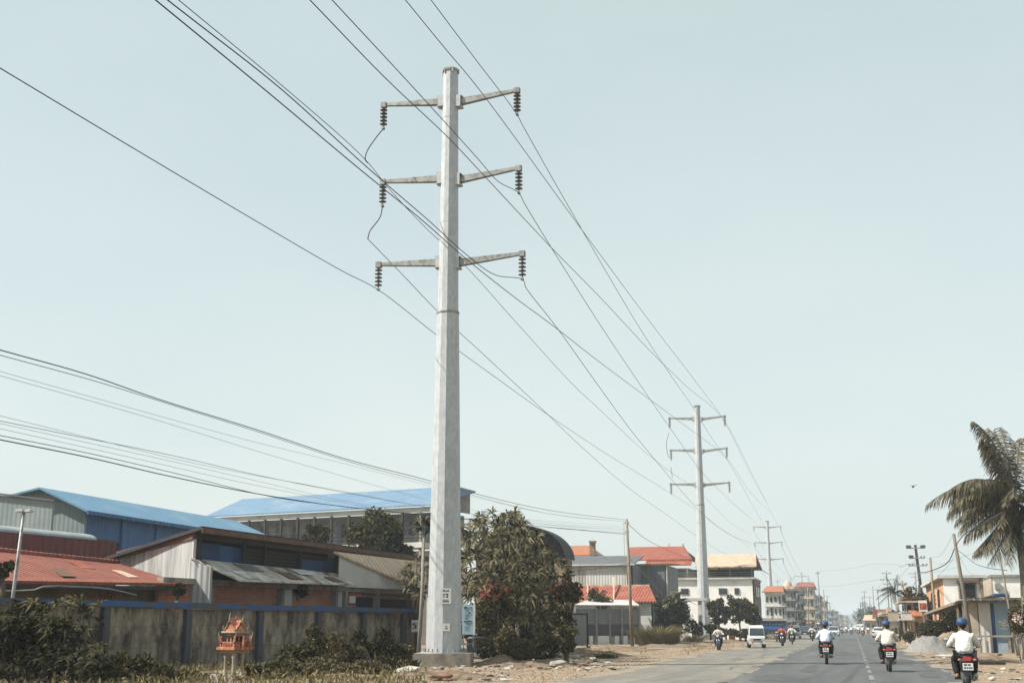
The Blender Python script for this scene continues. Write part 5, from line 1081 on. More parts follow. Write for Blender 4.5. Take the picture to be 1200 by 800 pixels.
q0, q1 = P(1163, 676, 14.2), P(1235, 668, 15.0); q1.y = q0.y; q1.z = q0.z
t = T('white_house', 'pale house wall behind the palm at the right edge', 'house', down(q0, 0))
mk('front_wall', whiteb, t, lambda b: vwall(b, q0, q1)); mk('side_wall', cream, t, lambda b: vwall(b, V(q0.x, q0.y, q0.z), V(q0.x, q0.y+8, q0.z))); mk('roof_slab', concp, t, lambda b: b.box(((q0.x+q1.x)/2, q0.y+4, q0.z+.1), (q1.x-q0.x+.4, 8.4, .2)))
rect('air_vent', concp, 1166, 683, 1172, 690, t, .3, None, q0.y-.02)
# shack
k0 = P(1130, 703, 19.5); k1 = P(1236, 690, 20.6); k1.y = k0.y; k1.z = k0.z
t = T('shack', 'low roadside shack with zinc and pale blue panels at right', 'shack', down(k0, 0))
zt = k0.z
def spanel(nm, m_, x0, x1, off=.0): 
    p0, p1 = PY(x0, 740, k0.y), PY(x1, 740, k0.y); return mk(nm, m_, t, lambda b: b.box(((p0.x+p1.x)/2, k0.y+.1-off, (zt-.15)/2), (p1.x-p0.x-.02, .08, zt-.15)))
spanel('timber_panel', cream, 1137, 1148); spanel('zinc_panel', zincx, 1148.5, 1163, .03); spanel('door_post', bluep, 1163.5, 1167, .05); blp = spanel('blue_panel', skyblue, 1167, 1184, .02); spanel('zinc_panel', zincx, 1184.5, 1234)
p0, p1 = PY(1171, 738, k0.y), PY(1181, 724, k0.y)
def f_(b):
    yy = k0.y-.0; cx_, cz_ = (p0.x+p1.x)/2, (p0.z+p1.z)/2
    for dx, dz, a, l_, h_ in ((-.05, .1, .3, .5, .12), (.05, -.05, -.2, .55, .14), (-.1, -.15, .1, .3, .1), (.12, .2, .5, .3, .08), (0, -.27, .1, .45, .07)):
        b.box((cx_+dx, k0.y+.025, cz_+dz), (l_, .02, h_), 0, Matrix.Rotation(a, 3, 'Y'))
mk('white_emblem', whitep, blp, f_)
mk('side_wall', woodd, t, lambda b: vwall(b, V(k0.x+.3, k0.y+.2, zt-.2), V(k0.x+.3, k0.y+7, zt-.5)))
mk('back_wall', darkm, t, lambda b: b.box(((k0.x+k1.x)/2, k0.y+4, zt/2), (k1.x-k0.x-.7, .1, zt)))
lf = P(1082, 719, 15.0)
mk('roof', zincr, t, lambda b: b.slab([V(k0.x-.4, k0.y-.9, zt-.02), V(k1.x, k0.y-.9, zt-.02), V(k1.x, k0.y+5, zt-.12), V(k0.x-.4, k0.y+5, zt-.12)], (0, 0, .08)))
mk('roof_edge', woodd, t, lambda b: b.bar(V(k0.x-.4, k0.y-.88, zt-.10), V(k1.x, k0.y-.88, zt-.08), .08, .16))
mk('eave_debris', rust, t, lambda b: [b.box((k0.x+.2+i*.42, k0.y-.8, zt+.09), (random.uniform(.2, .5), .3, .06), random.uniform(-.3, .3)) for i in range(12)])
mk('counter', conc, t, lambda b: (b.box((PY(1169, 746, k0.y-.6).x, k0.y-.7, PY(1169, 745, k0.y-.7).z), (2.2, .5, .1)), b.box((PY(1156, 746, k0.y-.6).x, k0.y-.7, .35), (.12, .4, .7)), b.box((PY(1182, 746, k0.y-.6).x, k0.y-.7, .35), (.12, .4, .7))))
for x in (1131, 1186, 1215): p_ = PY(x, 740, k0.y-.75); mk('roof_post', wood, t, lambda b: b.bar(V(p_.x, p_.y, -.1), V(p_.x, p_.y, zt-.12), .12))
u = PY(1171, 697.5, k0.y+.6); t2 = T('tarpaulin_bundle', 'rolled blue tarpaulin lying on the shack roof', 'tarpaulin', u)
mk('roll', dblue, t2, lambda b: (b.tube([u+V(-.5, 0, -.03), u+V(-.3, 0, .0), u+V(.2, 0, .02), u+V(.55, 0, -.04)], [.06, .13, .12, .07], 9),), smooth=True)
mk('fold', mblue, t2, lambda b: b.box(u+V(.05, .25, -.05), (.9, .5, .05), .1))
# second shed going away behind the shack's roadside
m0 = V(k0.x-.2, k0.y+1.5, zt-.05); m1 = P(1083, 719, 15.2)
t = T('market_shelter', 'dark open shelter with a slanting roof edge before the orange house side', 'shelter', down(m0, 0))
dM = (m1-m0); nM = V(dM.y, -dM.x, 0).normalized()
if nM.x < 0: nM = -nM
mk('roof', rust, t, lambda b: b.slab([m0, m1, m1+nM*3+V(0, 0, -.1), m0+nM*3+V(0, 0, -.1)], (0, 0, .09)))
mk('roof_edge', wood, t, lambda b: b.bar(m0+V(0, 0, -.02)-nM*.03, m1+V(0, 0, -.02)-nM*.03, .07, .16))
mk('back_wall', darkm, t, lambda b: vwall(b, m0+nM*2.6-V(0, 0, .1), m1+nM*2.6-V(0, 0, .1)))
for k in (.1, .4, .7, .97): p_ = m0+dM*k+nM*.15; mk('post', wood, t, lambda b: b.bar(down(p_), p_-V(0, 0, .03), .12))
mk('stacked_goods', tarp, t, lambda b: [b.ball(m0+dM*k+nM*.8+V(0, 0, -m0.z-dM.z*k+z), (.5, .4, .4), 7, 5, jit=.2) for k, z in ((.55, .8), (.65, 1.2), (.72, .7), (.6, .3))])
mk('red_cloth', redp, t, lambda b: b.box(m0+dM*.5+nM*.6+V(0, 0, -m0.z-dM.z*.5+1.35), (.5, .3, .25), .4))
# leaning poles right
def rpole(label, bx_, by_, tx, ty, r0, r1, s_=None, arms=None, name='utility_pole', m_=wood):
    base = G(bx_, by_); top = PY(tx, ty, base.y); t = T(name, label, 'utility pole', base)
    mk('shaft', m_, t, lambda b: b.tube([base-(top-base).normalized()*.2, base.lerp(top, .5), top], [r0, (r0+r1)/2, r1], 9), smooth=True)
    for (fr, hw) in (arms or []):
        p = base.lerp(top, fr); mk('crossarm', galvd, t, lambda b: b.bar(p+V(-hw, -.12, 0), p+V(hw, -.12, 0), .09, .11)); 
        each('insulator', insul, t, (-.95, -.55, .55, .95), lambda b, x: b.lathe([(.05, .05), (.08, .1), (.08, .18), (.04, .26)], p+V(x*hw, -.12, 0), 8))
    return t, base, top
tA, bA, topA = rpole('weathered pole leaning left behind the nearest rider at right', 1141, 766, 1117.5, 625, .135, .09, m_=woodp)
tC, bC, topC = rpole('thin pale pole leaning left in front of the orange house side', 1099, 757, 1090, 653, .12, .09)
tE, bE, topE = rpole('short weathered pole behind the rider nearest the dashed line', 1065, 751, 1057, 680, .14, .11, arms=[(.93, .45)])
tB, bB, topB = rpole('big dark pole with three crossarms and a thick cable bundle', 1087, 751, 1072.5, 638, .2, .14, arms=[(.965, .95), (.86, .8), (.78, .95)], m_=woodd)
mk('cable_bundle', woodd, tB, lambda b: b.tube([bB.lerp(topB, .30)+V(0, -.15, 0), bB.lerp(topB, .45)+V(-.05, -.15, 0), bB.lerp(topB, .58)+V(-.1, -.15, 0)], [.26, .34, .16], 9), smooth=True)
mk('switch_gear', insul, tB, lambda b: [b.box(bB.lerp(topB, fr)+V(x, -.2, .15), (.5, .25, .3)) for fr, x in ((.965, -.75), (.965, .75), (.86, -.6))])
mk('guy_bracket', galvd, tB, lambda b: b.tube([bB.lerp(topB, .78)+V(-1.9, -.1, -.1), bB.lerp(topB, .79)+V(-1, -.1, .1), bB.lerp(topB, .80)], .04, 5))
tF, bF, topF = rpole('slim bamboo pole crossing in front of the palm and shack', 1193, 768, 1166, 622, .075, .045, m_=barkp)
frp = [(1044, 743, 1038.5, 668, .14, .11, [(.95, .9), (.85, 1.3), (.78, .7)], 'far concrete pole with three crossarms left of the small palm'), (1033, 740.5, 1028, 690, .16, .13, [(.97, .5)], 'far thin pole with a short crossarm, left of the three-armed one'), (1026, 740.5, 1022.5, 686, .16, .12, None, 'far bare pole third from the three-armed one'),
       (1021, 739.2, 1019, 698, .18, .14, [(.95, .9)], 'small far pole with a crossarm at the right tree line'), (1016, 739.4, 1012.5, 692, .2, .15, [(.97, .9), (.85, .9)], 'far slim pole with two crossarms above the right tree line'), (1010, 737.9, 1008, 704, .25, .2, None, 'tiny far pole at the end of the right side'),
       (963.5, 741.5, 958, 669, .16, .12, [(.97, .5)], 'tall dark far pole on the left, linked by a wire across the road'), (975, 737.8, 972, 705, .3, .22, [(.95, 1.5)], 'tiny far pole near the end of the left side'), (968, 739.2, 965, 690, .2, .16, None, 'far thin bare pole right of the tall dark far pole'), (979, 737, 977, 713, .3, .25, None, 'last tiny pole on the left in the haze')]
frp += [(1048, 742.5, 1043, 690, .13, .1, [(.96, .6)], 'thin far pole with a short crossarm just right of the three-armed one'), (1013, 738.2, 1010.5, 699, .25, .2, [(.95, 1.0)], 'slim far pole with one crossarm standing at the tree line end'), (984, 736.9, 982.5, 716, .3, .24, [(.93, 1.2)], 'tiny crossarmed pole near the vanishing end on the left'), (948, 741, 946, 684, .15, .12, [(.96, .7)], 'far pole with a crossarm just right of the fourth steel pole'), (970, 738.5, 969, 697, .2, .16, [(.96, .8)], 'far crossarmed pole among the steel poles before the tan block'), (1055, 744.5, 1051, 677, .12, .09, None, 'slender far bare pole by the far small palm')]
FT = []
for bx_, by_, tx, ty, r0, r1, ar, lb in frp:
    _, bb, tt = rpole(lb, bx_, by_, tx, ty, r0, r1, None, ar, m_=concp); FT.append(tt)
# wires on the right
WG = 'service wires on the right-hand poles'
def rw(label, pts, r=.012, m_=None, n=6): wire('service_wire', label, 'cable', pts, r, m_, WG, n)
pa = bA.lerp(topA, .9)
rw('thick dark cable drooping from the leaning pole down to the big cabled pole', [pa, PY(1112, 657, 80), PY(1100, 665, 84), PY(1089, 669, 88), bB.lerp(topB, .72)], .03)
rw('thick dark cable rising from the leaning pole into the palm crown', [pa, PY(1128, 628, 72), PY(1145, 617, 62), PY(1175, 600, 52)], .028)
rw('dark cable sagging from the leaning pole towards the pale house at right', [bA.lerp(topA, .87), PY(1130, 650, 74), PY(1143, 660, 70), PY(1158, 665, 66), PY(1180, 668, 60)], .016)
rw('cable drooping from the big cabled pole to the short weathered pole', [bB.lerp(topB, .62), PY(1074, 680, bB.y+3), PY(1067, 690, bB.y+8), topE-V(0, 0, .3)], .025)
rw('thin wire from the leaning pole top to the thin pale pole', [topA, PY(1104, 648, 85), topC], .01, wirel)
rw('thin wire from the leaning pole down to the orange house roof', [bA.lerp(topA, .85), PY(1112, 661, 80), PY(1098, 676, 84)], .01, wirel)
rw('thin wire crossing low from the big cabled pole to the leaning pole', [bB.lerp(topB, .7), PY(1095, 670, 88), bA.lerp(topA, .72)], .01, wirel)
rw('thin wire from the leaning pole down into the zinc panels', [bA.lerp(topA, .85), PY(1131, 664, 76), PY(1141, 673, 72)], .01, wirel)
rw('pale wire from the palm side to the thin pale pole', [PY(1160, 642, 70), PY(1128, 652, 76), PY(1105, 660, 84), topC-V(0, 0, .2)], .01, wirel)
rw('long wire crossing the road from the big cabled pole to the tall dark far pole', [bB.lerp(topB, .79)+V(-1.8, -.1, 0), PY(1030, 660, 160), PY(995, 666, 220), FT[6]], .02, wirel)
rw('lower long wire crossing the road towards the tall dark far pole', [FT[0]-V(0, 0, 1.6), PY(1015, 681, 240), PY(980, 686, 270), PY(961, 687, 285)], .025, wirel)
rw('wire running along the far right poles', [bB.lerp(topB, .86), PY(1052, 678, 140), FT[0]-V(0, 0, .6), PY(1030, 688, 240), FT[1], FT[2]-V(0, 0, .8), FT[4]], .02, wirel)
# palms
def palm(label, hub, base, nf, L_, seed, ml, droop=1.0, tr=.16, nl=34, spec=None):
    r = random.Random(seed); t = T('palm_tree', label, 'palm tree', base)
    mk('trunk', barkp, t, lambda b: b.tube([base-V(0, 0, .1), base.lerp(hub, .5)+V(.12, 0, 0), hub], [tr*1.3, tr, tr*.85], 10), smooth=True)
    fl = spec or [(r.uniform(0, 360), r.uniform(-35, 75)) for i in range(nf)]
    for q_ in fl:
        az, el = q_[:2]; a = R_(az+r.uniform(-6, 6)); e_ = R_(el+r.uniform(-5, 5)); l = L_*(q_[2]*r.uniform(.95, 1.05) if len(q_) > 2 else r.uniform(.85, 1.1)); h = V(math.cos(a), math.sin(a), 0)
        ctl = hub+h*l*.5*math.cos(e_)+V(0, 0, l*.55*math.sin(e_)+.12*l); end = hub+h*l*(.62+.33*math.cos(e_))+V(0, 0, l*.62*math.sin(e_)-droop*l*.33)
        if el > 60: end = hub+h*l*.35+V(0, 0, l*.85)
        pts = [hub*(1-q)**2+ctl*2*q*(1-q)+end*q*q for q in [i/10 for i in range(11)]]
        bb = MB(); bb.tube(pts, [.045*(1-.8*i/10)+.008 for i in range(11)], 5)
        VV = []
        for i in range(nl*2):
            q = .12+.88*(i//2)/nl; sg = 1 if i % 2 else -1; p = hub*(1-q)**2+ctl*2*q*(1-q)+end*q*q; tn = ((ctl-hub)*(1-q)+(end-ctl)*q).normalized(); sd_ = tn.cross(V(0, 0, 1))
            if sd_.length < .1: sd_ = V(-math.sin(a), math.cos(a), 0)
            sd_ = sd_.normalized()*sg; ll = L_*.24*math.sin(math.pi*(.12+.82*q))**.6*r.uniform(.8, 1.15)
            d = (sd_*.62+tn*.55+V(0, 0, -.35-.5*r.random())).normalized(); d2 = (d+V(0, 0, -.9)).normalized(); wv = tn*.021*L_/4
            m_ = p+d*ll*.5; e2 = m_+d2*ll*.55; VV += [p-wv, p+wv, m_+wv*1.1, m_-wv*1.1, m_-wv*1.1, m_+wv*1.1, e2+wv*.15, e2-wv*.15]
        k_ = len(VV)
        bb.cm = 0; base_n = len(bb.v); bb.add(VV, [tuple(range(i, i+4)) for i in range(0, k_, 4)]); bb.build('frond', ml, t, fixn=False)
    return t
hub = P(1190, 588, 24.5); bs = P(1194, 700, 24.5); bs.z = 0; bs.y = hub.y
t = palm('coconut palm with arching fronds at the right edge', hub, bs, 0, 4.4, 5, lf_pm, .95, .17, 58,
     [(183, 25, 1.0), (190, 2, .72), (176, -30, .62), (200, -55, .66), (230, -50, .72), (255, -62, .8), (282, -66, .82), (310, -55, .7), (340, -40, .7), (163, 50, .8), (150, 66, .85), (120, 80, 1.05), (178, 84, 1.1), (92, 80, 1.0), (60, 70, .9), (200, 62, .75), (215, 42, .75), (30, 40, .8), (0, 20, .9), (350, -10, .8), (320, 20, .8), (285, 10, .75), (250, 15, .65), (130, 40, .8), (142, 8, .7), (168, 12, .8), (240, -20, .6), (188, 42, .85), (215, -25, .6), (186, -66, .62), (222, -68, .7), (268, -70, .72), (205, -8, .7), (172, 34, .78), (155, 30, .75), (260, 35, .6), (300, -35, .7), (205, 20, .8), (178, 62, .8), (246, -72, .66)])
each('coconut', orgp, t, ((.1, -.55), (-.12, -.7), (.3, -.65)), lambda b, q: b.ball(hub+V(q[0], -.35, q[1]), .13, 8, 6))
palm('small far palm with a dark drooping crown on the right', P(1048, 694, 10), V(P(1050, 690, 10).x, P(1048, 694, 10).y, 0), 22, 2.3, 9, lf_dk, 1.1, .15, 18)
# right verge: bush, heaps, tarps, kiosk, boxes, parked cars
for px, py, s_, rx, rz, lb, m_, sd_, n_ in ((1112, 733, 18, 1.15, 1.0, 'big dark bush behind the gravel heap', lf_dk, 121, 2600), (1092, 740, 16.5, .95, .75, 'dark bush left of the gravel heap', lf_ol, 122, 1600), (1130, 725, 18.5, .55, 1.0, 'upright bush between the heap and the timber panel', lf_ol, 123, 1500), (1066, 745, 14, .9, .5, 'low dark bush before the red box', lf_dk, 124, 900), (1053, 741, 11, .8, .6, 'low bush right of the parked white car', lf_ol, 125, 700)):
    crowntree(px, py, s_, rx, rz, lb, m_, sd_, n_, 12, .2, .1, name='bush')
c = P(1203, 728, 27); base = V(c.x, c.y, 0); t = T('flowering_shrub', 'tall pale-flowered shrub at the right edge of the frame', 'shrub', base); cl = clumpset(c, (.75, .7, 1.2), 12, .42, 77)
p_, d_ = crown_pts(cl, 2600); v, fc = leaves(p_, .14, .06, d_); npmesh('foliage', v, fc, lf_ol, t); cl2 = clumpset(c+V(-.1, -.3, .1), (.6, .5, .5), 8, .3, 78); p_, d_ = crown_pts(cl2, 260); v, fc = leaves(p_, .10, .09, d_); npmesh('flowers', v, fc, lf_pf, t)
mk('stems', barkp, t, lambda b: [b.tube([base+V(x, 0, -.05), base+V(x*1.4, 0, 1.0), Vector(cl[i][0])], [.035, .03, .015], 6) for i, x in enumerate((-.35, -.2, .0, .2, .1))], smooth=True)
g = G(1100, 762); r_ = random.Random(3)
def heap(name, label, g, rx, ry, h, m_, seed):
    o = mound(name, g, rx, ry, h, m_, seed, 30, None, .12); del o['kind']; tag(o, label, 'heap'); return o
heap('gravel_heap', 'heap of grey gravel on the right verge', G(1092, 764)+V(0, 1.0, 0), 1.7, 1.9, 1.0, grav, 3); heap('sand_heap', 'heap of tan sand joined to the right side of the gravel heap', G(1114, 763)+V(.1, 1.1, 0), 1.7, 2.0, 1.15, sand, 5)
def flat_tarp(label, px, py, rx, ry, seed, m_=tarp):
    g = G(px, py); r = random.Random(seed); b = MB(); n = 9; vs = []
    for i in range(n):
        for j in range(n):
            u, v = -1+2*i/(n-1), -1+2*j/(n-1); k = 1-.25*abs(u*v); vs.append(g+V(u*rx*k+r.uniform(-.05, .05), v*ry*k+r.uniform(-.05, .05), .06+.10*r.random()*(1-max(abs(u), abs(v)))))
    b.add(vs, [(i*n+j, (i+1)*n+j, (i+1)*n+j+1, i*n+j+1) for i in range(n-1) for j in range(n-1)])
    o = b.build('tarpaulin', m_, None, True); tag(o, label, 'tarpaulin')
    md = o.modifiers.new('thick', 'SOLIDIFY'); md.thickness = .02; return o
flat_tarp('crumpled pale tarpaulin on the sand beside the nearest rider', 1113, 769, .75, 1.5, 1); flat_tarp('pale sheet lying left of the gravel heap', 1068, 756, .7, 2.0, 2); flat_tarp('pale scrap sheet at the foot of the gravel heap', 1102, 759.5, .5, .6, 3)
g = G(1163, 779); b = MB(); b.box(g+V(0, 0, .08), (1.0, .16, .12), .1); tag(b.build('plank', woodd, None, bevel=.01), 'dark plank lying on the dirt right of the nearest rider', 'plank')
c = G(1073, 749); t = T('street_stall', 'small stall under an orange awning on the right verge', 'stall', c); s_ = S(c); zt = P(1073, 714, s_).z; za = P(1073, 721, s_).z
mk('awning', orgp, t, lambda b: b.slab([c+V(-.75, -.8, za), c+V(.7, -.8, za), c+V(.55, .6, zt), c+V(-.6, .6, zt)], (0, 0, .08)))
mk('body', cream, t, lambda b: (b.box(c+V(-.5, .5, za/2), (.3, 1.0, za)), b.box(c+V(.55, .5, za/2), (.2, 1.0, za)), b.box(c+V(0, 1.1, za/2), (1.2, .1, za+.3)), b.box(c+V(.02, .2, .4), (1.0, .6, .8))))
mk('opening', darkm, t, lambda b: b.box(c+V(.05, .95, za*.6), (.8, .1, za*.7)))
c = G(1058, 746); t = T('red_cabinet', 'red metal cabinet behind the bush, right of the parked white car', 'cabinet', c); s_ = S(c); z1 = P(1058, 728, s_).z
mk('body', redp, t, lambda b: b.box(c+V(0, .3, z1/2), (.95, .6, z1)), bevel=.02); mk('hatch', orgp, t, lambda b: b.box(c+V(-.1, -.02, z1*.7), (.45, .06, z1*.35))); each('leg', rust, t, (-.4, .4), lambda b, x: b.box(c+V(x, .3, .02), (.1, .5, .1)))
for px0, px1, y0, y1, s_, lb, m_ in ((1041, 1053, 716, 728, 12.5, 'pale square hoarding panel behind the three-armed pole', cream), (1057, 1068, 717, 727, 13.5, 'pair of white hanging sheets left of the orange awning', white), (1029, 1034, 716, 724, 9, 'small white panel near the red round sign', white)):
    p0, p1 = P(px0, y1, s_), P(px1, y0, s_); t = T('hoarding', lb, 'panel', V((p0.x+p1.x)/2, p0.y, 0))
    mk('panel', m_, t, lambda b: b.box(((p0.x+p1.x)/2, p0.y, (p0.z+p1.z)/2), (p1.x-p0.x, .08, p1.z-p0.z))); each('post', wood, t, (p0.x+.15, p1.x-.15), lambda b, x: b.box((x, p0.y+.1, p1.z/2), (.1, .1, p1.z))); mk('border', concp, t, lambda b: (b.box(((p0.x+p1.x)/2, p0.y-.05, p0.z+.04), (p1.x-p0.x, .04, .08)), b.box(((p0.x+p1.x)/2, p0.y-.05, p1.z-.04), (p1.x-p0.x, .04, .08))))
p0, p1 = P(1077, 716, 15.5), P(1086, 703, 15.5); t = T('shop_sign', 'white and red sign panel fixed beside the big cabled pole', 'sign', V((p0.x+p1.x)/2, p0.y, 0)); cx_, cz_ = (p0.x+p1.x)/2, (p0.z+p1.z)/2; wd, ht = p1.x-p0.x, p1.z-p0.z
mk('panel', whitep, t, lambda b: b.box((cx_, p0.y, cz_), (wd, .08, ht))); mk('red_emblem', redp, t, lambda b: (b.box((cx_, p0.y-.05, cz_-.02), (wd*.8, .03, ht*.55)),)); mk('emblem_figure', orgp, t, lambda b: (b.box((cx_, p0.y-.075, cz_+.05), (wd*.4, .03, ht*.12)), b.box((cx_-.08, p0.y-.075, cz_-.1), (wd*.15, .03, ht*.25)))); mk('post', wood, t, lambda b: b.box((cx_, p0.y+.1, p1.z/2), (.12, .12, p1.z)))
p0 = P(1026, 717, 8); t = T('round_sign', 'red round sign on a post among the far right poles', 'sign', V(p0.x, p0.y, 0)); mk('disc', redp, t, lambda b: b.lathe([(.34, -.04), (.34, .04)], p0, 18, Matrix.Rotation(R_(90), 3, 'X'))); mk('post', concp, t, lambda b: b.box((p0.x, p0.y+.1, p0.z/2), (.12, .1, p0.z)))
# low houses along the right verge in the distance
far_building('tan low house with a red-edged roof behind the orange awning', 1061, 1083, 702, 13, cream, rust, 'flat', 8, 2, 3, side=-1)
far_building('low tan house behind the pale hoarding panel', 1036, 1058, 719, 9.5, cream, tanroof, 'flat', 9, 1, 3, side=-1)
far_building('small brown house further back beside the red round sign', 1027, 1040, 722, 7.2, brownw, rust, 'gable', 9, 1, 2, side=-1)
far_building('low orange stall house at the far right poles', 1014, 1026, 727, 5.5, cream, tanroof, 'gable', 10, 1, 2, side=-1)
# ================================================================== motorbikes and riders
tyre_m = mat('tyre_rubber', (.018, .018, .018), (.03, .03, .03), 6, .85); chrome = mat('chrome', (.5, .5, .5), (.4, .4, .4), 3, .3, metal=.8)
blackp = mat('black_bike_paint', (.02, .02, .022), (.03, .03, .03), 2, .35, spec=.5); bluebk = mat('blue_bike_paint', (.03, .06, .15), (.025, .05, .12), 2, .35, spec=.5)
seatm = mat('seat_vinyl', (.018, .017, .017), (.03, .028, .028), 5, .6); redlens = mat('red_lens', (.38, .03, .025), (.28, .02, .02), 4, .25, spec=.5); clearlens = mat('clear_lens', (.6, .6, .58), (.5, .5, .5), 4, .2, spec=.5)
skin = mat('skin', (.30, .165, .10), (.24, .13, .08), 6, .6); hairm = mat('hair', (.015, .012, .01), (.02, .016, .012), 6, .6)
platem = mat('plate_white', (.60, .60, .58), (.52, .52, .5), 6, .6)
def bike(paint, name='motorbike'):
    t = T(name, 'motorbike', 'motorbike')
    def wheel(y):
        w_ = T('wheel', None, None); w_.parent = t; 
        for k in ('label', 'category'):
            if k in w_: del w_[k]
        w_.location = (0, y, .285); Rm = Matrix.Rotation(R_(90), 3, 'Y')
        b = MB(); prof = [(.215, -.045), (.255, -.052), (.28, -.03), (.285, 0), (.28, .03), (.255, .052), (.215, .045)]
        n = 22; vs = [Rm @ V(r*math.cos(2*math.pi*j/n), r*math.sin(2*math.pi*j/n), z)+V(0, y, .285) for r, z in prof for j in range(n)]
        k = len(prof); b.add(vs, [(i*n+j, i*n+(j+1) % n, ((i+1) % k)*n+(j+1) % n, ((i+1) % k)*n+j) for i in range(k) for j in range(n)]); b.build('tyre', tyre_m, w_, True)
        b = MB(); vs = [Rm @ V(r*math.cos(2*math.pi*j/n), r*math.sin(2*math.pi*j/n), z)+V(0, y, .285) for r, z in ((.215, -.03), (.2, -.025), (.2, .025), (.215, .03)) for j in range(n)]
        b.add(vs, [(i*n+j, i*n+(j+1) % n, ((i+1) % 4)*n+(j+1) % n, ((i+1) % 4)*n+j) for i in range(4) for j in range(n)])
        for j in range(10): a = 2*math.pi*j/10; b.bar(V(0, y, .285), V(0, y+.2*math.cos(a), .285+.2*math.sin(a)), .014)
        b.lathe([(.05, -.06), (.05, .06)], (0, y, .285), 10, Rm); b.build('rim', chrome, w_)
    wheel(-.62); wheel(.62)
    mk('rear_body', paint, t, lambda b: b.slab([V(-.13, -.92, .74), V(-.13, -.78, .56), V(-.14, -.3, .44), V(-.12, .12, .42), V(-.12, .16, .62), V(-.14, -.2, .72), V(-.13, -.7, .80)], (.27, 0, 0)), bevel=.035, smooth=True)
    mk('engine', chrome, t, lambda b: (b.box((0, -.02, .36), (.24, .42, .22)), b.box((0, .12, .28), (.18, .24, .16))), bevel=.03)
    mk('seat', seatm, t, lambda b: b.slab([V(-.14, -.78, .82), V(-.14, -.75, .765), V(-.14, -.1, .72), V(-.14, .14, .70), V(-.14, .12, .76), V(-.14, -.2, .79)], (.28, 0, 0)), bevel=.03, smooth=True)
    mk('grab_rail', blackp, t, lambda b: b.tube([V(-.14, -.55, .79), V(-.17, -.75, .84), V(-.12, -.9, .87), V(.12, -.9, .87), V(.17, -.75, .84), V(.14, -.55, .79)], .016, 6), smooth=True)
    mk('rear_mudguard', blackp, t, lambda b: b.slab([V(-.075, -.86, .72), V(-.075, -.98, .56), V(-.075, -1.02, .40), V(-.075, -.985, .40), V(-.075, -.93, .54), V(-.075, -.8, .68)], (.15, 0, 0)), bevel=.01)
    mk('tail_light', redlens, t, lambda b: b.slab([V(-.11, -.945, .80), V(.11, -.945, .80), V(.085, -.975, .69), V(-.085, -.975, .69)], (0, .07, 0)), bevel=.02)
    each('indicator', orgp, t, (-.17, .17), lambda b, x: b.ball(V(x, -.93, .73), (.04, .03, .03), 8, 5), smooth=True)
    npl = mk('number_plate', platem, t, lambda b: b.slab([V(-.115, -1.0, .66), V(.115, -1.0, .66), V(.115, -1.035, .50), V(-.115, -1.035, .50)], (0, .012, 0)))
    mk('lettering', inkm, npl, lambda b: [b.box((x, -1.022+dy, z), (w_, .01, .035)) for x, z, w_, dy in ((-.05, .62, .06, .01), (.03, .62, .05, .01), (-.07, .555, .03, -.006), (-.02, .555, .025, -.006), (.03, .555, .03, -.006), (.075, .555, .025, -.006))])
    mk('exhaust', chrome, t, lambda b: b.tube([V(.12, .1, .26), V(.15, -.2, .26), V(.17, -.4, .30), V(.17, -.88, .38)], [.025, .03, .05, .052], 9), smooth=True)
    mk('leg_shield', paint, t, lambda b: b.slab([V(-.2, .34, .42), V(-.16, .28, .25), V(.16, .28, .25), V(.2, .34, .42), V(.2, .44, .72), V(.13, .47, .9), V(-.13, .47, .9), V(-.2, .44, .72)], (0, .04, 0)), bevel=.012)
    mk('fork', chrome, t, lambda b: [b.tube([V(x, .62, .285), V(x, .50, .6), V(x*.8, .44, .85)], .025, 7) for x in (-.08, .08)], smooth=True)
    mk('front_mudguard', paint, t, lambda b: [b.slab([V(-.065, .62+.33*math.cos(a), .285+.33*math.sin(a)), V(.065, .62+.33*math.cos(a), .285+.33*math.sin(a)), V(.065, .62+.33*math.cos(a2), .285+.33*math.sin(a2)), V(-.065, .62+.33*math.cos(a2), .285+.33*math.sin(a2))], (0, 0, .012)) for a, a2 in [(R_(q), R_(q+17)) for q in range(30, 150, 17)]])
    mk('handlebar', blackp, t, lambda b: (b.tube([V(-.36, .36, 1.0), V(-.2, .42, .98), V(-.06, .45, .93), V(.06, .45, .93), V(.2, .42, .98), V(.36, .36, 1.0)], .018, 7), b.box((0, .46, .95), (.26, .12, .12))), smooth=False)
    hl = mk('headlight', clearlens, t, lambda b: b.ball((0, .53, .93), (.10, .05, .085), 12, 8), smooth=True)
    for x in (-1, 1):
        mr = mk('mirror', blackp, t, lambda b: (b.tube([V(x*.24, .41, 1.0), V(x*.3, .42, 1.1), V(x*.36, .4, 1.17)], .009, 5), b.ball((x*.38, .4, 1.19), (.075, .02, .05), 10, 6))); mk('mirror_glass', clearlens, mr, lambda b: b.ball((x*.38, .385, 1.19), (.06, .012, .038), 10, 6))
    mk('footrests', seatm, t, lambda b: b.box((0, .12, .27), (.52, .1, .035)))
    return t
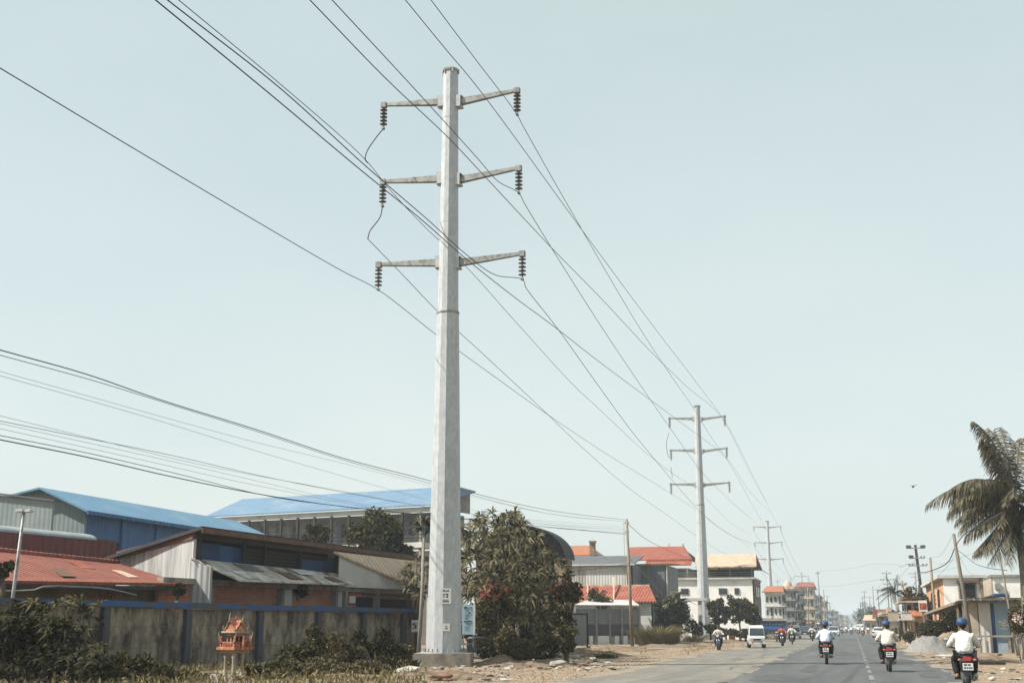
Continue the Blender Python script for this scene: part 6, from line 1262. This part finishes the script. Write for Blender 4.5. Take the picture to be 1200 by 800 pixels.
def skinmesh(name, verts, edges, radii, m, parent, sub=1, root=0):
    me = bpy.data.meshes.new(name); me.from_pydata(verts, edges, []); o = bpy.data.objects.new(name, me); COL.objects.link(o)
    md = o.modifiers.new('s', 'SKIN'); md.use_smooth_shade = True; md.branch_smoothing = .4
    for i, r in enumerate(radii): me.skin_vertices[0].data[i].radius = r if hasattr(r, '__len__') else (r, r)
    for v in me.skin_vertices[0].data: v.use_root = False
    me.skin_vertices[0].data[root].use_root = True
    if sub: sm = o.modifiers.new('u', 'SUBSURF'); sm.levels = sub; sm.render_levels = sub
    dg = bpy.context.evaluated_depsgraph_get(); dg.update(); ev = o.evaluated_get(dg); nm = bpy.data.meshes.new_from_object(ev); bpy.data.objects.remove(o)
    nm.materials.clear(); nm.materials.append(m); nm.name = name; q = bpy.data.objects.new(name, nm); COL.objects.link(q); q.parent = parent; return q
def rider(shirtm, trousm, helmm, kind='helmet', skinm=None):
    t = T('person', 'person', 'person')
    Vt, Ed, Rd = [], [], []
    def a(p, r, par=None):
        Vt.append(tuple(p)); Rd.append(r); i = len(Vt)-1
        if par is not None: Ed.append((par, i))
        return i
    pel = a((0, -.16, .84), (.155, .115)); wa = a((0, -.13, 1.0), (.14, .105), pel); ch = a((0, -.07, 1.18), (.155, .115), wa); up = a((0, -.03, 1.31), (.12, .09), ch)
    nk = a((0, .0, 1.40), .056, up); jw = a((0, .035, 1.47), (.07, .075), nk); hd = a((0, .03, 1.55), (.078, .092), jw); a((0, .02, 1.62), .055, hd); a((0, .125, 1.50), .017, jw)
    for s in (-1, 1):
        sh = a((s*.19, -.02, 1.29), .062, up); el = a((s*.33, .05, 1.07), .043, sh); wr = a((s*.335, .29, 1.015), .031, el); pm = a((s*.335, .365, 1.02), (.036, .024), wr)
        for k in range(4):
            x = s*(.335-.036+.024*k); b0_ = a((x, .405, 1.035), .0095, pm); b1_ = a((x, .425, 1.01), .009, b0_); a((x, .395, .985), .0085, b1_)
        th = a((s*(.335-.05), .37, 1.005), .0105, pm); a((s*(.335-.045), .395, .985), .0095, th)
        hp = a((s*.10, -.10, .82), .095, pel); kn = a((s*.205, .30, .73), .066, hp); ca = a((s*.20, .21, .52), .058, kn); an = a((s*.19, .12, .35), .038, ca); hl_ = a((s*.19, .08, .315), (.036, .03), an); a((s*.20, .24, .30), (.04, .022), hl_)
    skinmesh('body', Vt, Ed, Rd, skinm or skin, t, 1)
    Vt, Ed, Rd = [], [], []
    pel = a((0, -.165, .82), (.225, .165)); wa = a((0, -.14, .97), (.225, .165), pel); ch = a((0, -.09, 1.15), (.23, .155), wa); up = a((0, -.04, 1.29), (.185, .12), ch); a((0, -.01, 1.385), .075, up)
    for s in (-1, 1):
        sh = a((s*.185, -.025, 1.265), .105, up); m_ = a((s*.265, .015, 1.16), .085, sh); el = a((s*.33, .05, 1.05), .072, m_); a((s*.337, .16, 1.03), .06, el); a((s*.337, .255, 1.022), .05, len(Vt)-1)
    skinmesh('shirt', Vt, Ed, Rd, shirtm, t, 2)
    Vt, Ed, Rd = [], [], []
    pel = a((0, -.165, .825), (.205, .15))
    for s in (-1, 1):
        hp = a((s*.12, -.08, .80), .135, pel); kn = a((s*.225, .30, .73), .10, hp); ca = a((s*.215, .21, .52), .085, kn); a((s*.195, .125, .375), .068, ca)
    skinmesh('trousers', Vt, Ed, Rd, trousm, t, 2)
    for s in (-1, 1):
        b = MB(); b.slab([V(s*.19-.045, .04, .272), V(s*.19+.045, .04, .272), V(s*.2+.05, .20, .272), V(s*.2+.04, .29, .272), V(s*.2-.04, .29, .272), V(s*.2-.05, .2, .272)], (0, 0, .016)); b.bar(V(s*.2-.045, .2, .29), V(s*.2+.045, .2, .29), .03, .06); b.build('sandal', seatm, t)
    each('eye', darkm, t, (-1, 1), lambda b, s: b.ball((s*.034, .118, 1.535), (.014, .01, .008), 8, 5)); each('ear', skinm or skin, t, (-1, 1), lambda b, s: b.ball((s*.083, .02, 1.525), (.014, .022, .032), 8, 6), smooth=True); mk('mouth', redink, t, lambda b: b.ball((0, .108, 1.462), (.026, .008, .006), 8, 4))
    mk('hair', hairm, t, lambda b: b.ball((0, -.005, 1.56), (.093, .105, .10), 14, 8), smooth=True)
    if kind == 'helmet':
        n = 18; prof = [(.128, 1.535), (.135, 1.56), (.131, 1.60), (.112, 1.65), (.075, 1.685), (.03, 1.70), (.005, 1.702)]
        b = MB(); b.lathe(prof, (0, .01, 0), n); h = b.build('helmet', helmm, t, True); mk('visor', blackp, h, lambda b: b.slab([V(-.11, .09, 1.565), V(.11, .09, 1.565), V(.08, .19, 1.555), V(0, .21, 1.552), V(-.08, .19, 1.555)], (0, 0, .012))); mk('trim', blackp, h, lambda b: b.lathe([(.13, 1.525), (.138, 1.53), (.138, 1.545), (.13, 1.55)], (0, .01, 0), n)); mk('neck_guard', darkm, h, lambda b: b.ball((0, -.075, 1.50), (.085, .05, .06), 10, 6), smooth=True)
    else:
        mk('cap', helmm, t, lambda b: (b.lathe([(.112, 1.56), (.112, 1.6), (.09, 1.655), (.03, 1.68)], (0, .005, 0), 14), b.slab([V(-.08, .1, 1.575), V(.08, .1, 1.575), V(.06, .2, 1.565), V(-.06, .2, 1.565)], (0, 0, .012))))
    return t
shirt_w = mat('white_shirt', (.80, .78, .73), (.70, .68, .63), 2.2, .85, .05); shirt_c = mat('cream_shirt', (.76, .71, .62), (.66, .61, .52), 2.2, .85, .05); shirt_b = mat('pale_blue_shirt', (.74, .86, .94), (.66, .79, .88), 2.2, .85, .05); shirt_o = mat('orange_shirt', (.55, .17, .10), (.46, .13, .08), 2.2, .85, .05)
tr_k = mat('black_trousers', (.016, .015, .015), (.026, .025, .024), 5, .85, .006); tr_b = mat('jeans', (.05, .07, .11), (.04, .055, .09), 5, .85)
hel_b = mat('blue_helmet', (.022, .066, .19), (.015, .045, .14), 5, .5, spec=.3, c3=(.10, .18, .30), s3=9); hel_k = mat('dark_helmet', (.03, .03, .03), (.05, .045, .04), 4, .4); hel_r = mat('red_brown_hat', (.38, .10, .05), (.3, .08, .04), 4, .6)
bk0_ = bike(blackp); bk1_ = bike(bluebk)
r_w = rider(shirt_w, tr_k, hel_b); r_c = rider(shirt_c, tr_k, hel_b); r_b = rider(shirt_b, tr_k, hel_b); r_o = rider(shirt_o, tr_k, hel_k); r_n = rider(shirt_c, tr_b, hel_k, 'cap'); r_h = rider(shirt_w, tr_k, hel_r, 'cap')
used = set()
def put(o, loc, rz, label, group, sc_=1.0):
    if o.name in used: o = copy_tree(o)
    used.add(o.name); o.location = loc; o.rotation_euler.z = rz; o.scale = (sc_,)*3; o['label'] = label; o['group'] = group; return o
AW, TO = 0.0, math.pi
riders = [((1138, 812), bk0_, r_w, AW, 'motorbike under the white-shirted rider nearest the camera, at the road edge', 'person in white shirt and blue helmet riding nearest the camera at the road edge'),
 ((1043, 788), bk0_, r_c, AW, 'motorbike under the cream-shirted rider just right of the dashed line', 'person in a cream shirt and blue helmet riding away, right of the dashed line'),
 ((968.5, 779), bk0_, r_b, AW, 'motorbike under the pale blue shirted rider in the left lane', 'person in a pale blue shirt and blue helmet riding away in the left lane'),
 ((841, 762), bk1_, r_n, TO, 'blue motorbike coming along the left road edge beside the second steel pole', 'person in cream shirt and dark cap riding towards the camera at the left road edge'),
 ((916.5, 757), bk0_, r_o, TO, 'oncoming motorbike under the orange-shirted rider', 'person in an orange shirt riding towards the camera, right of the minivan'),
 ((928, 755), bk0_, r_h, TO, 'oncoming motorbike under the rider with the red-brown hat', 'person in white shirt and red-brown hat, oncoming beside the orange-shirted rider'),
 ((952, 751), bk0_, r_w, TO, 'oncoming motorbike beside the dark car in the left traffic', 'person in a white shirt on the oncoming motorbike beside the dark car'),
 ((987, 743), bk0_, r_c, TO, 'small far motorbike right of the big white saloon', 'small far person riding right of the big white saloon'),
 ((998, 743.5), bk0_, r_w, AW, 'small far motorbike in the middle of the road', 'small far person in white riding in the middle of the road'),
 ((1011.5, 745), bk0_, r_c, AW, 'small far motorbike ahead, just left of the parked white car', 'small far person in cream riding ahead, left of the parked white car'),
 ((1018, 743), bk0_, r_w, AW, 'far motorbike at the right edge beside the tree line', 'far person riding at the right edge beside the tree line'),
 ((1004, 741.5), bk0_, r_h, AW, 'tiny motorbike following the far white van', 'tiny person riding behind the far white van'),
 ((992, 741.8), bk0_, r_b, AW, 'tiny motorbike beside the small far white car', 'tiny person in pale blue riding beside the small far white car'),
 ((963, 746.5), bk1_, r_o, TO, 'small blue motorbike between the white saloons', 'small person in an orange shirt riding between the white saloons'),
 ((1006.5, 743), bk0_, r_b, AW, 'tiny motorbike between the central rider and the cream one ahead', 'tiny person in pale blue between the central far rider and the cream one'),
 ((910, 752), bk0_, None, TO, 'dark motorbike standing at the roadside left of the orange rider', None)]
for (px, py), bk, rd, an, lb, lr in riders:
    g = G(px, py)
    if py < 790 and an == TO: pass
    g = g+V(0, .95 if an == AW else .9, .022)
    put(bk, g, an+random.uniform(-.05, .05), lb, 'motorbikes in the traffic'); 
    if rd is not None:
        k = [o for o in COL.objects if o.get('label') == lb][0]; q_ = random.uniform(.95, 1.04) if py < 770 else 1.0; put(rd, g, k.rotation_euler.z, lr, 'riders in the traffic', q_); k.scale = (q_,)*3
g = G(560, 777.5); put(bk0_, V(g.x, g.y, 0.0), R_(68), 'black motorbike parked behind the nearest power pole', 'motorbikes parked on the verge')
for o in (r_o, r_h, r_b): pass
# ================================================================== cars
def ccar(label, g, rz, paint, prof, W, glassp, Wt, wb, wr=.31, group='cars and vans in the traffic', lights='front', sc_=1.0, name='car'):
    """prof: closed side outline (y,z) of the body; glassp: list of side-window outlines; Wt: half width as a function of z"""
    t = T(name, label, 'van' if name == 'van' else 'car', (0, 0, 0), group)
    def wz(z): 
        return W if z < 0.9*Wt[0] else W-(W-Wt[1])*min(1, (z-.9*Wt[0])/(Wt[2]-.9*Wt[0]))
    b = MB(); n = len(prof); b.add([V(-wz(z), y, z) for y, z in prof]+[V(wz(z), y, z) for y, z in prof], [tuple(range(n)), tuple(reversed(range(n, 2*n)))]+[(i, i+n, (i+1) % n+n, (i+1) % n) for i in range(n)])
    b.build('body', paint, t, bevel=.05)
    for gp in glassp:
        for s in (-1, 1): mk('side_window', glass, t, lambda b: b.slab([V(s*(wz(z)+.004), y, z) for y, z in gp], (s*.012, 0, 0)))
    return t, wz
def finish(t, W, wb, wr, parts, g, rz, sc_=1.0):
    for y in wb:
        for s in (-1, 1):
            w_ = mk('wheel', tyre_m, t, lambda b: b.lathe([(wr*.7, -.1), (wr, -.08), (wr, .08), (wr*.7, .1)], (s*(W-.07), y, wr), 18, Matrix.Rotation(R_(90), 3, 'Y')), smooth=False); mk('rim', chrome, w_, lambda b: b.lathe([(wr*.62, -.105), (wr*.62, .105)], (s*(W-.065), y, wr), 12, Matrix.Rotation(R_(90), 3, 'Y')))
    for nm, m_, boxes in parts:
        if nm in ('headlight', 'tail_light', 'mirror'):
            for c_, d_ in boxes: mk(nm, m_, t, lambda b: b.box(c_, d_), bevel=.01)
        else: mk(nm, m_, t, lambda b: [b.box(c_, d_) if not isinstance(c_, list) else b.slab(c_, d_) for c_, d_ in boxes])
    t.location = g; t.rotation_euler.z = rz; t.scale = (sc_,)*3
carw = mat('white_car_paint', (.72, .72, .70), (.66, .66, .64), 1.5, .3, spec=.5); cards = mat('dark_car_paint', (.06, .075, .095), (.05, .06, .08), 1.5, .3, spec=.5); carg = mat('silver_car_paint', (.45, .46, .46), (.4, .41, .41), 1.5, .3, spec=.5)
def minivan(label, g, rz, paint, W=.66, L=3.2, Hh=1.58, sc_=1.0):
    f_, r_ = L/2, -L/2
    prof = [(r_, .32), (f_, .32), (f_+.02, .62), (f_-.06, .80), (f_-.46, 1.40), (f_-.62, Hh-.06), (f_-.9, Hh), (r_+.2, Hh), (r_+.03, Hh-.15)]
    t, wz = ccar(label, g, rz, paint, prof, W, [[(f_-.28, .92), (f_-.62, 1.36), (f_-1.0, 1.38), (f_-1.0, .92)], [(f_-1.1, .92), (f_-1.1, 1.38), (r_+.95, 1.38), (r_+.95, .92)], [(r_+.85, .92), (r_+.85, 1.38), (r_+.25, 1.36), (r_+.2, .92)]], (.9, W*.86, Hh), None, name='van')
    yy = lambda z: f_-.06-(z-.8)/.6*.40
    ws_ = [V(-W*.86, yy(.88)+.015, .88), V(W*.86, yy(.88)+.015, .88), V(W*.78, yy(1.38)+.015, 1.38), V(-W*.78, yy(1.38)+.015, 1.38)]
    finish(t, W, (f_-.55, r_+.55), .27, [('windscreen', glass, [(ws_, V(0, .02, .015))]), ('headlight', clearlens, [((s*W*.68, f_+.0, .62), (.26, .06, .17)) for s in (-1, 1)]), ('grille', darkm, [((0, f_+.02, .60), (W*.9, .04, .12)), ((0, f_+.015, .40), (W*1.3, .04, .1))]), ('bumper', paint, [((0, f_+.02, .33), (2*W, .12, .13))]), ('number_plate', whitep, [((0, f_+.09, .34), (.34, .02, .12))]), ('fog_lamps', orgp, [((s*W*.55, f_+.085, .33), (.12, .02, .06)) for s in (-1, 1)]), ('mirror', blackp, [((s*(W+.1), f_-.35, 1.0), (.16, .08, .16)) for s in (-1, 1)]), ('tail_light', redlens, [((s*W*.86, r_-.01, .75), (.12, .04, .4)) for s in (-1, 1)]), ('rear_window', glass, [((0, r_-.0, 1.15), (W*1.5, .05, .4))]), ('aerial', blackp, [((-.1, f_-1.0, Hh+.12), (.015, .015, .3))])], g, rz, sc_)
    return t
def saloon(label, g, rz, paint, W=.86, L=4.3, Hh=1.45, sc_=1.0, suv=0):
    f_, r_ = L/2, -L/2; u = suv*.2
    prof = [(r_, .32), (f_, .32), (f_+.03, .55+u), (f_-.1, .72+u), (f_-1.15, .88+u), (f_-1.85, Hh-.04), (f_-2.1, Hh), (r_+1.2, Hh), (r_+(.15 if suv else .95), Hh-.1), (r_+(.08 if suv else .35), .95+u), (r_, .85+u)]
    t, wz = ccar(label, g, rz, paint, prof, W, [[(f_-1.3, .93+u), (f_-1.88, Hh-.1), (f_-2.35, Hh-.08), (f_-2.35, .93+u)], [(f_-2.43, .93+u), (f_-2.43, Hh-.08), (r_+1.25, Hh-.08), (r_+(.4 if suv else .7), .95+u)]], (.95+u, W*.74, Hh), None)
    sl = lambda z: f_-1.15-(z-.88-u)/(Hh-.04-.88-u)*.70
    ws_ = [V(-W*.84, sl(.93+u)+.02, .93+u), V(W*.84, sl(.93+u)+.02, .93+u), V(W*.72, sl(Hh-.08)+.02, Hh-.08), V(-W*.72, sl(Hh-.08)+.02, Hh-.08)]
    ra, rb = r_+(.08 if suv else .35), r_+(.15 if suv else .95); rl = lambda z: ra+(z-.95-u)/(Hh-.1-.95-u)*(rb-ra)
    rw_ = [V(-W*.82, rl(1.0+u)-.02, 1.0+u), V(W*.82, rl(1.0+u)-.02, 1.0+u), V(W*.74, rl(Hh-.14)-.02, Hh-.14), V(-W*.74, rl(Hh-.14)-.02, Hh-.14)]
    finish(t, W, (f_-.8, r_+.8), .32, [('windscreen', glass, [(ws_, V(0, .015, .015))]), ('rear_window', glass, [(rw_, V(0, -.015, .015))]), ('headlight', clearlens, [((s*W*.72, f_+.0, .66+u*.7), (.34, .1, .15)) for s in (-1, 1)]), ('tail_light', redlens, [((s*W*.8, r_-.0, .76+u), (.28, .08, .18)) for s in (-1, 1)]), ('grille', darkm, [((0, f_+.03, .58+u*.6), (W*.8, .05, .14)), ((0, f_+.02, .40), (W*1.4, .06, .09))]), ('number_plate', whitep, [((0, f_+.065, .45), (.45, .02, .12)), ((0, r_-.02, .6), (.45, .03, .12))]), ('bumper', paint, [((0, r_-.02, .42), (2*W-.06, .1, .2)), ((0, f_+.02, .36), (2*W-.06, .06, .1))]), ('mirror', blackp, [((s*(W+.08), f_-1.4, 1.0+u), (.16, .1, .12)) for s in (-1, 1)])], g, rz, sc_)
    return t
def cg(px, py, dy): g = G(px, py); return V(g.x, g.y+dy, .014)
minivan('small white minivan coming towards the camera on the left side', cg(884.5, 759, 1.6), TO+.12, carw, .60, 3.0, 1.6)
minivan('white van in the left traffic, behind the white-shirted oncoming riders', cg(930.5, 748, 2), TO+.08, carw, .75, 4.0, 1.72)
saloon('dark blue-grey car in the left traffic beside the white van', cg(943.5, 745.5, 2), TO, cards, .86, 4.3, 1.62, 1, 1)
saloon('white saloon partly hidden behind the pale blue rider, coming on', cg(957, 743.5, 2), TO, carw)
saloon('big white saloon in the middle of the road beyond the pale blue rider', cg(977, 745, 2), TO, carw, .90, 4.4, 1.55)
saloon('small far white car in the middle of the road', cg(993, 741, 2), TO, carw)
minivan('far white van ahead on the right-hand side of the road', cg(1008.5, 741.5, 2), AW, carw, .95, 4.8, 2.1)
saloon('far silver car near the end of the street', cg(985, 739.5, 2), TO, carg)
saloon('white car parked on the right verge by the low bush', cg(1031.5, 747, 2), AW-.1, carw, .85, 4.2, 1.45)
saloon('white car parked off the road under the orange awning stall', cg(1077, 744, 3), AW-1.2, carw, .8, 3.9, 1.4)
minivan('pale truck-like van parked at the far left behind the traffic', cg(950, 740.5, 2), TO, carg, .9, 4.6, 2.0)
# ------------------------------------------------------------------ bird and haze
c = PY(1070, 570, 60); t = T('bird', 'small dark bird in the sky left of the palm', 'bird', c)
mk('body', darkm, t, lambda b: b.ball(c, (.05, .13, .05), 8, 6), smooth=True)
mk('wings', darkm, t, lambda b: (b.slab([c+V(0, .06, .02), c+V(.17, .02, .08), c+V(.13, -.05, .05), c+V(0, -.05, .02)], (0, 0, .012)), b.slab([c+V(0, .06, .02), c+V(-.15, .02, .06), c+V(-.1, -.05, .04), c+V(0, -.05, .02)], (0, 0, .012))))
hz = MB(); hz.box((0, 1140, 16), (3400, 2700, 36)); o = hz.build('haze', mat('unused_haze', (1, 1, 1))); tag(o, kind='stuff')
hm = bpy.data.materials.new('haze_air'); hm.use_nodes = True; hn = hm.node_tree.nodes; hn.remove(hn['Principled BSDF']); pv = hn.new('ShaderNodeVolumePrincipled')
pv.inputs['Color'].default_value = (.86, .95, 1, 1); pv.inputs['Density'].default_value = .00042; pv.inputs['Anisotropy'].default_value = 0
hm.node_tree.links.new(pv.outputs[0], hn['Material Output'].inputs['Volume']); o.data.materials.clear(); o.data.materials.append(hm)
sc.cycles.volume_step_rate = 5; sc.cycles.volume_max_steps = 64
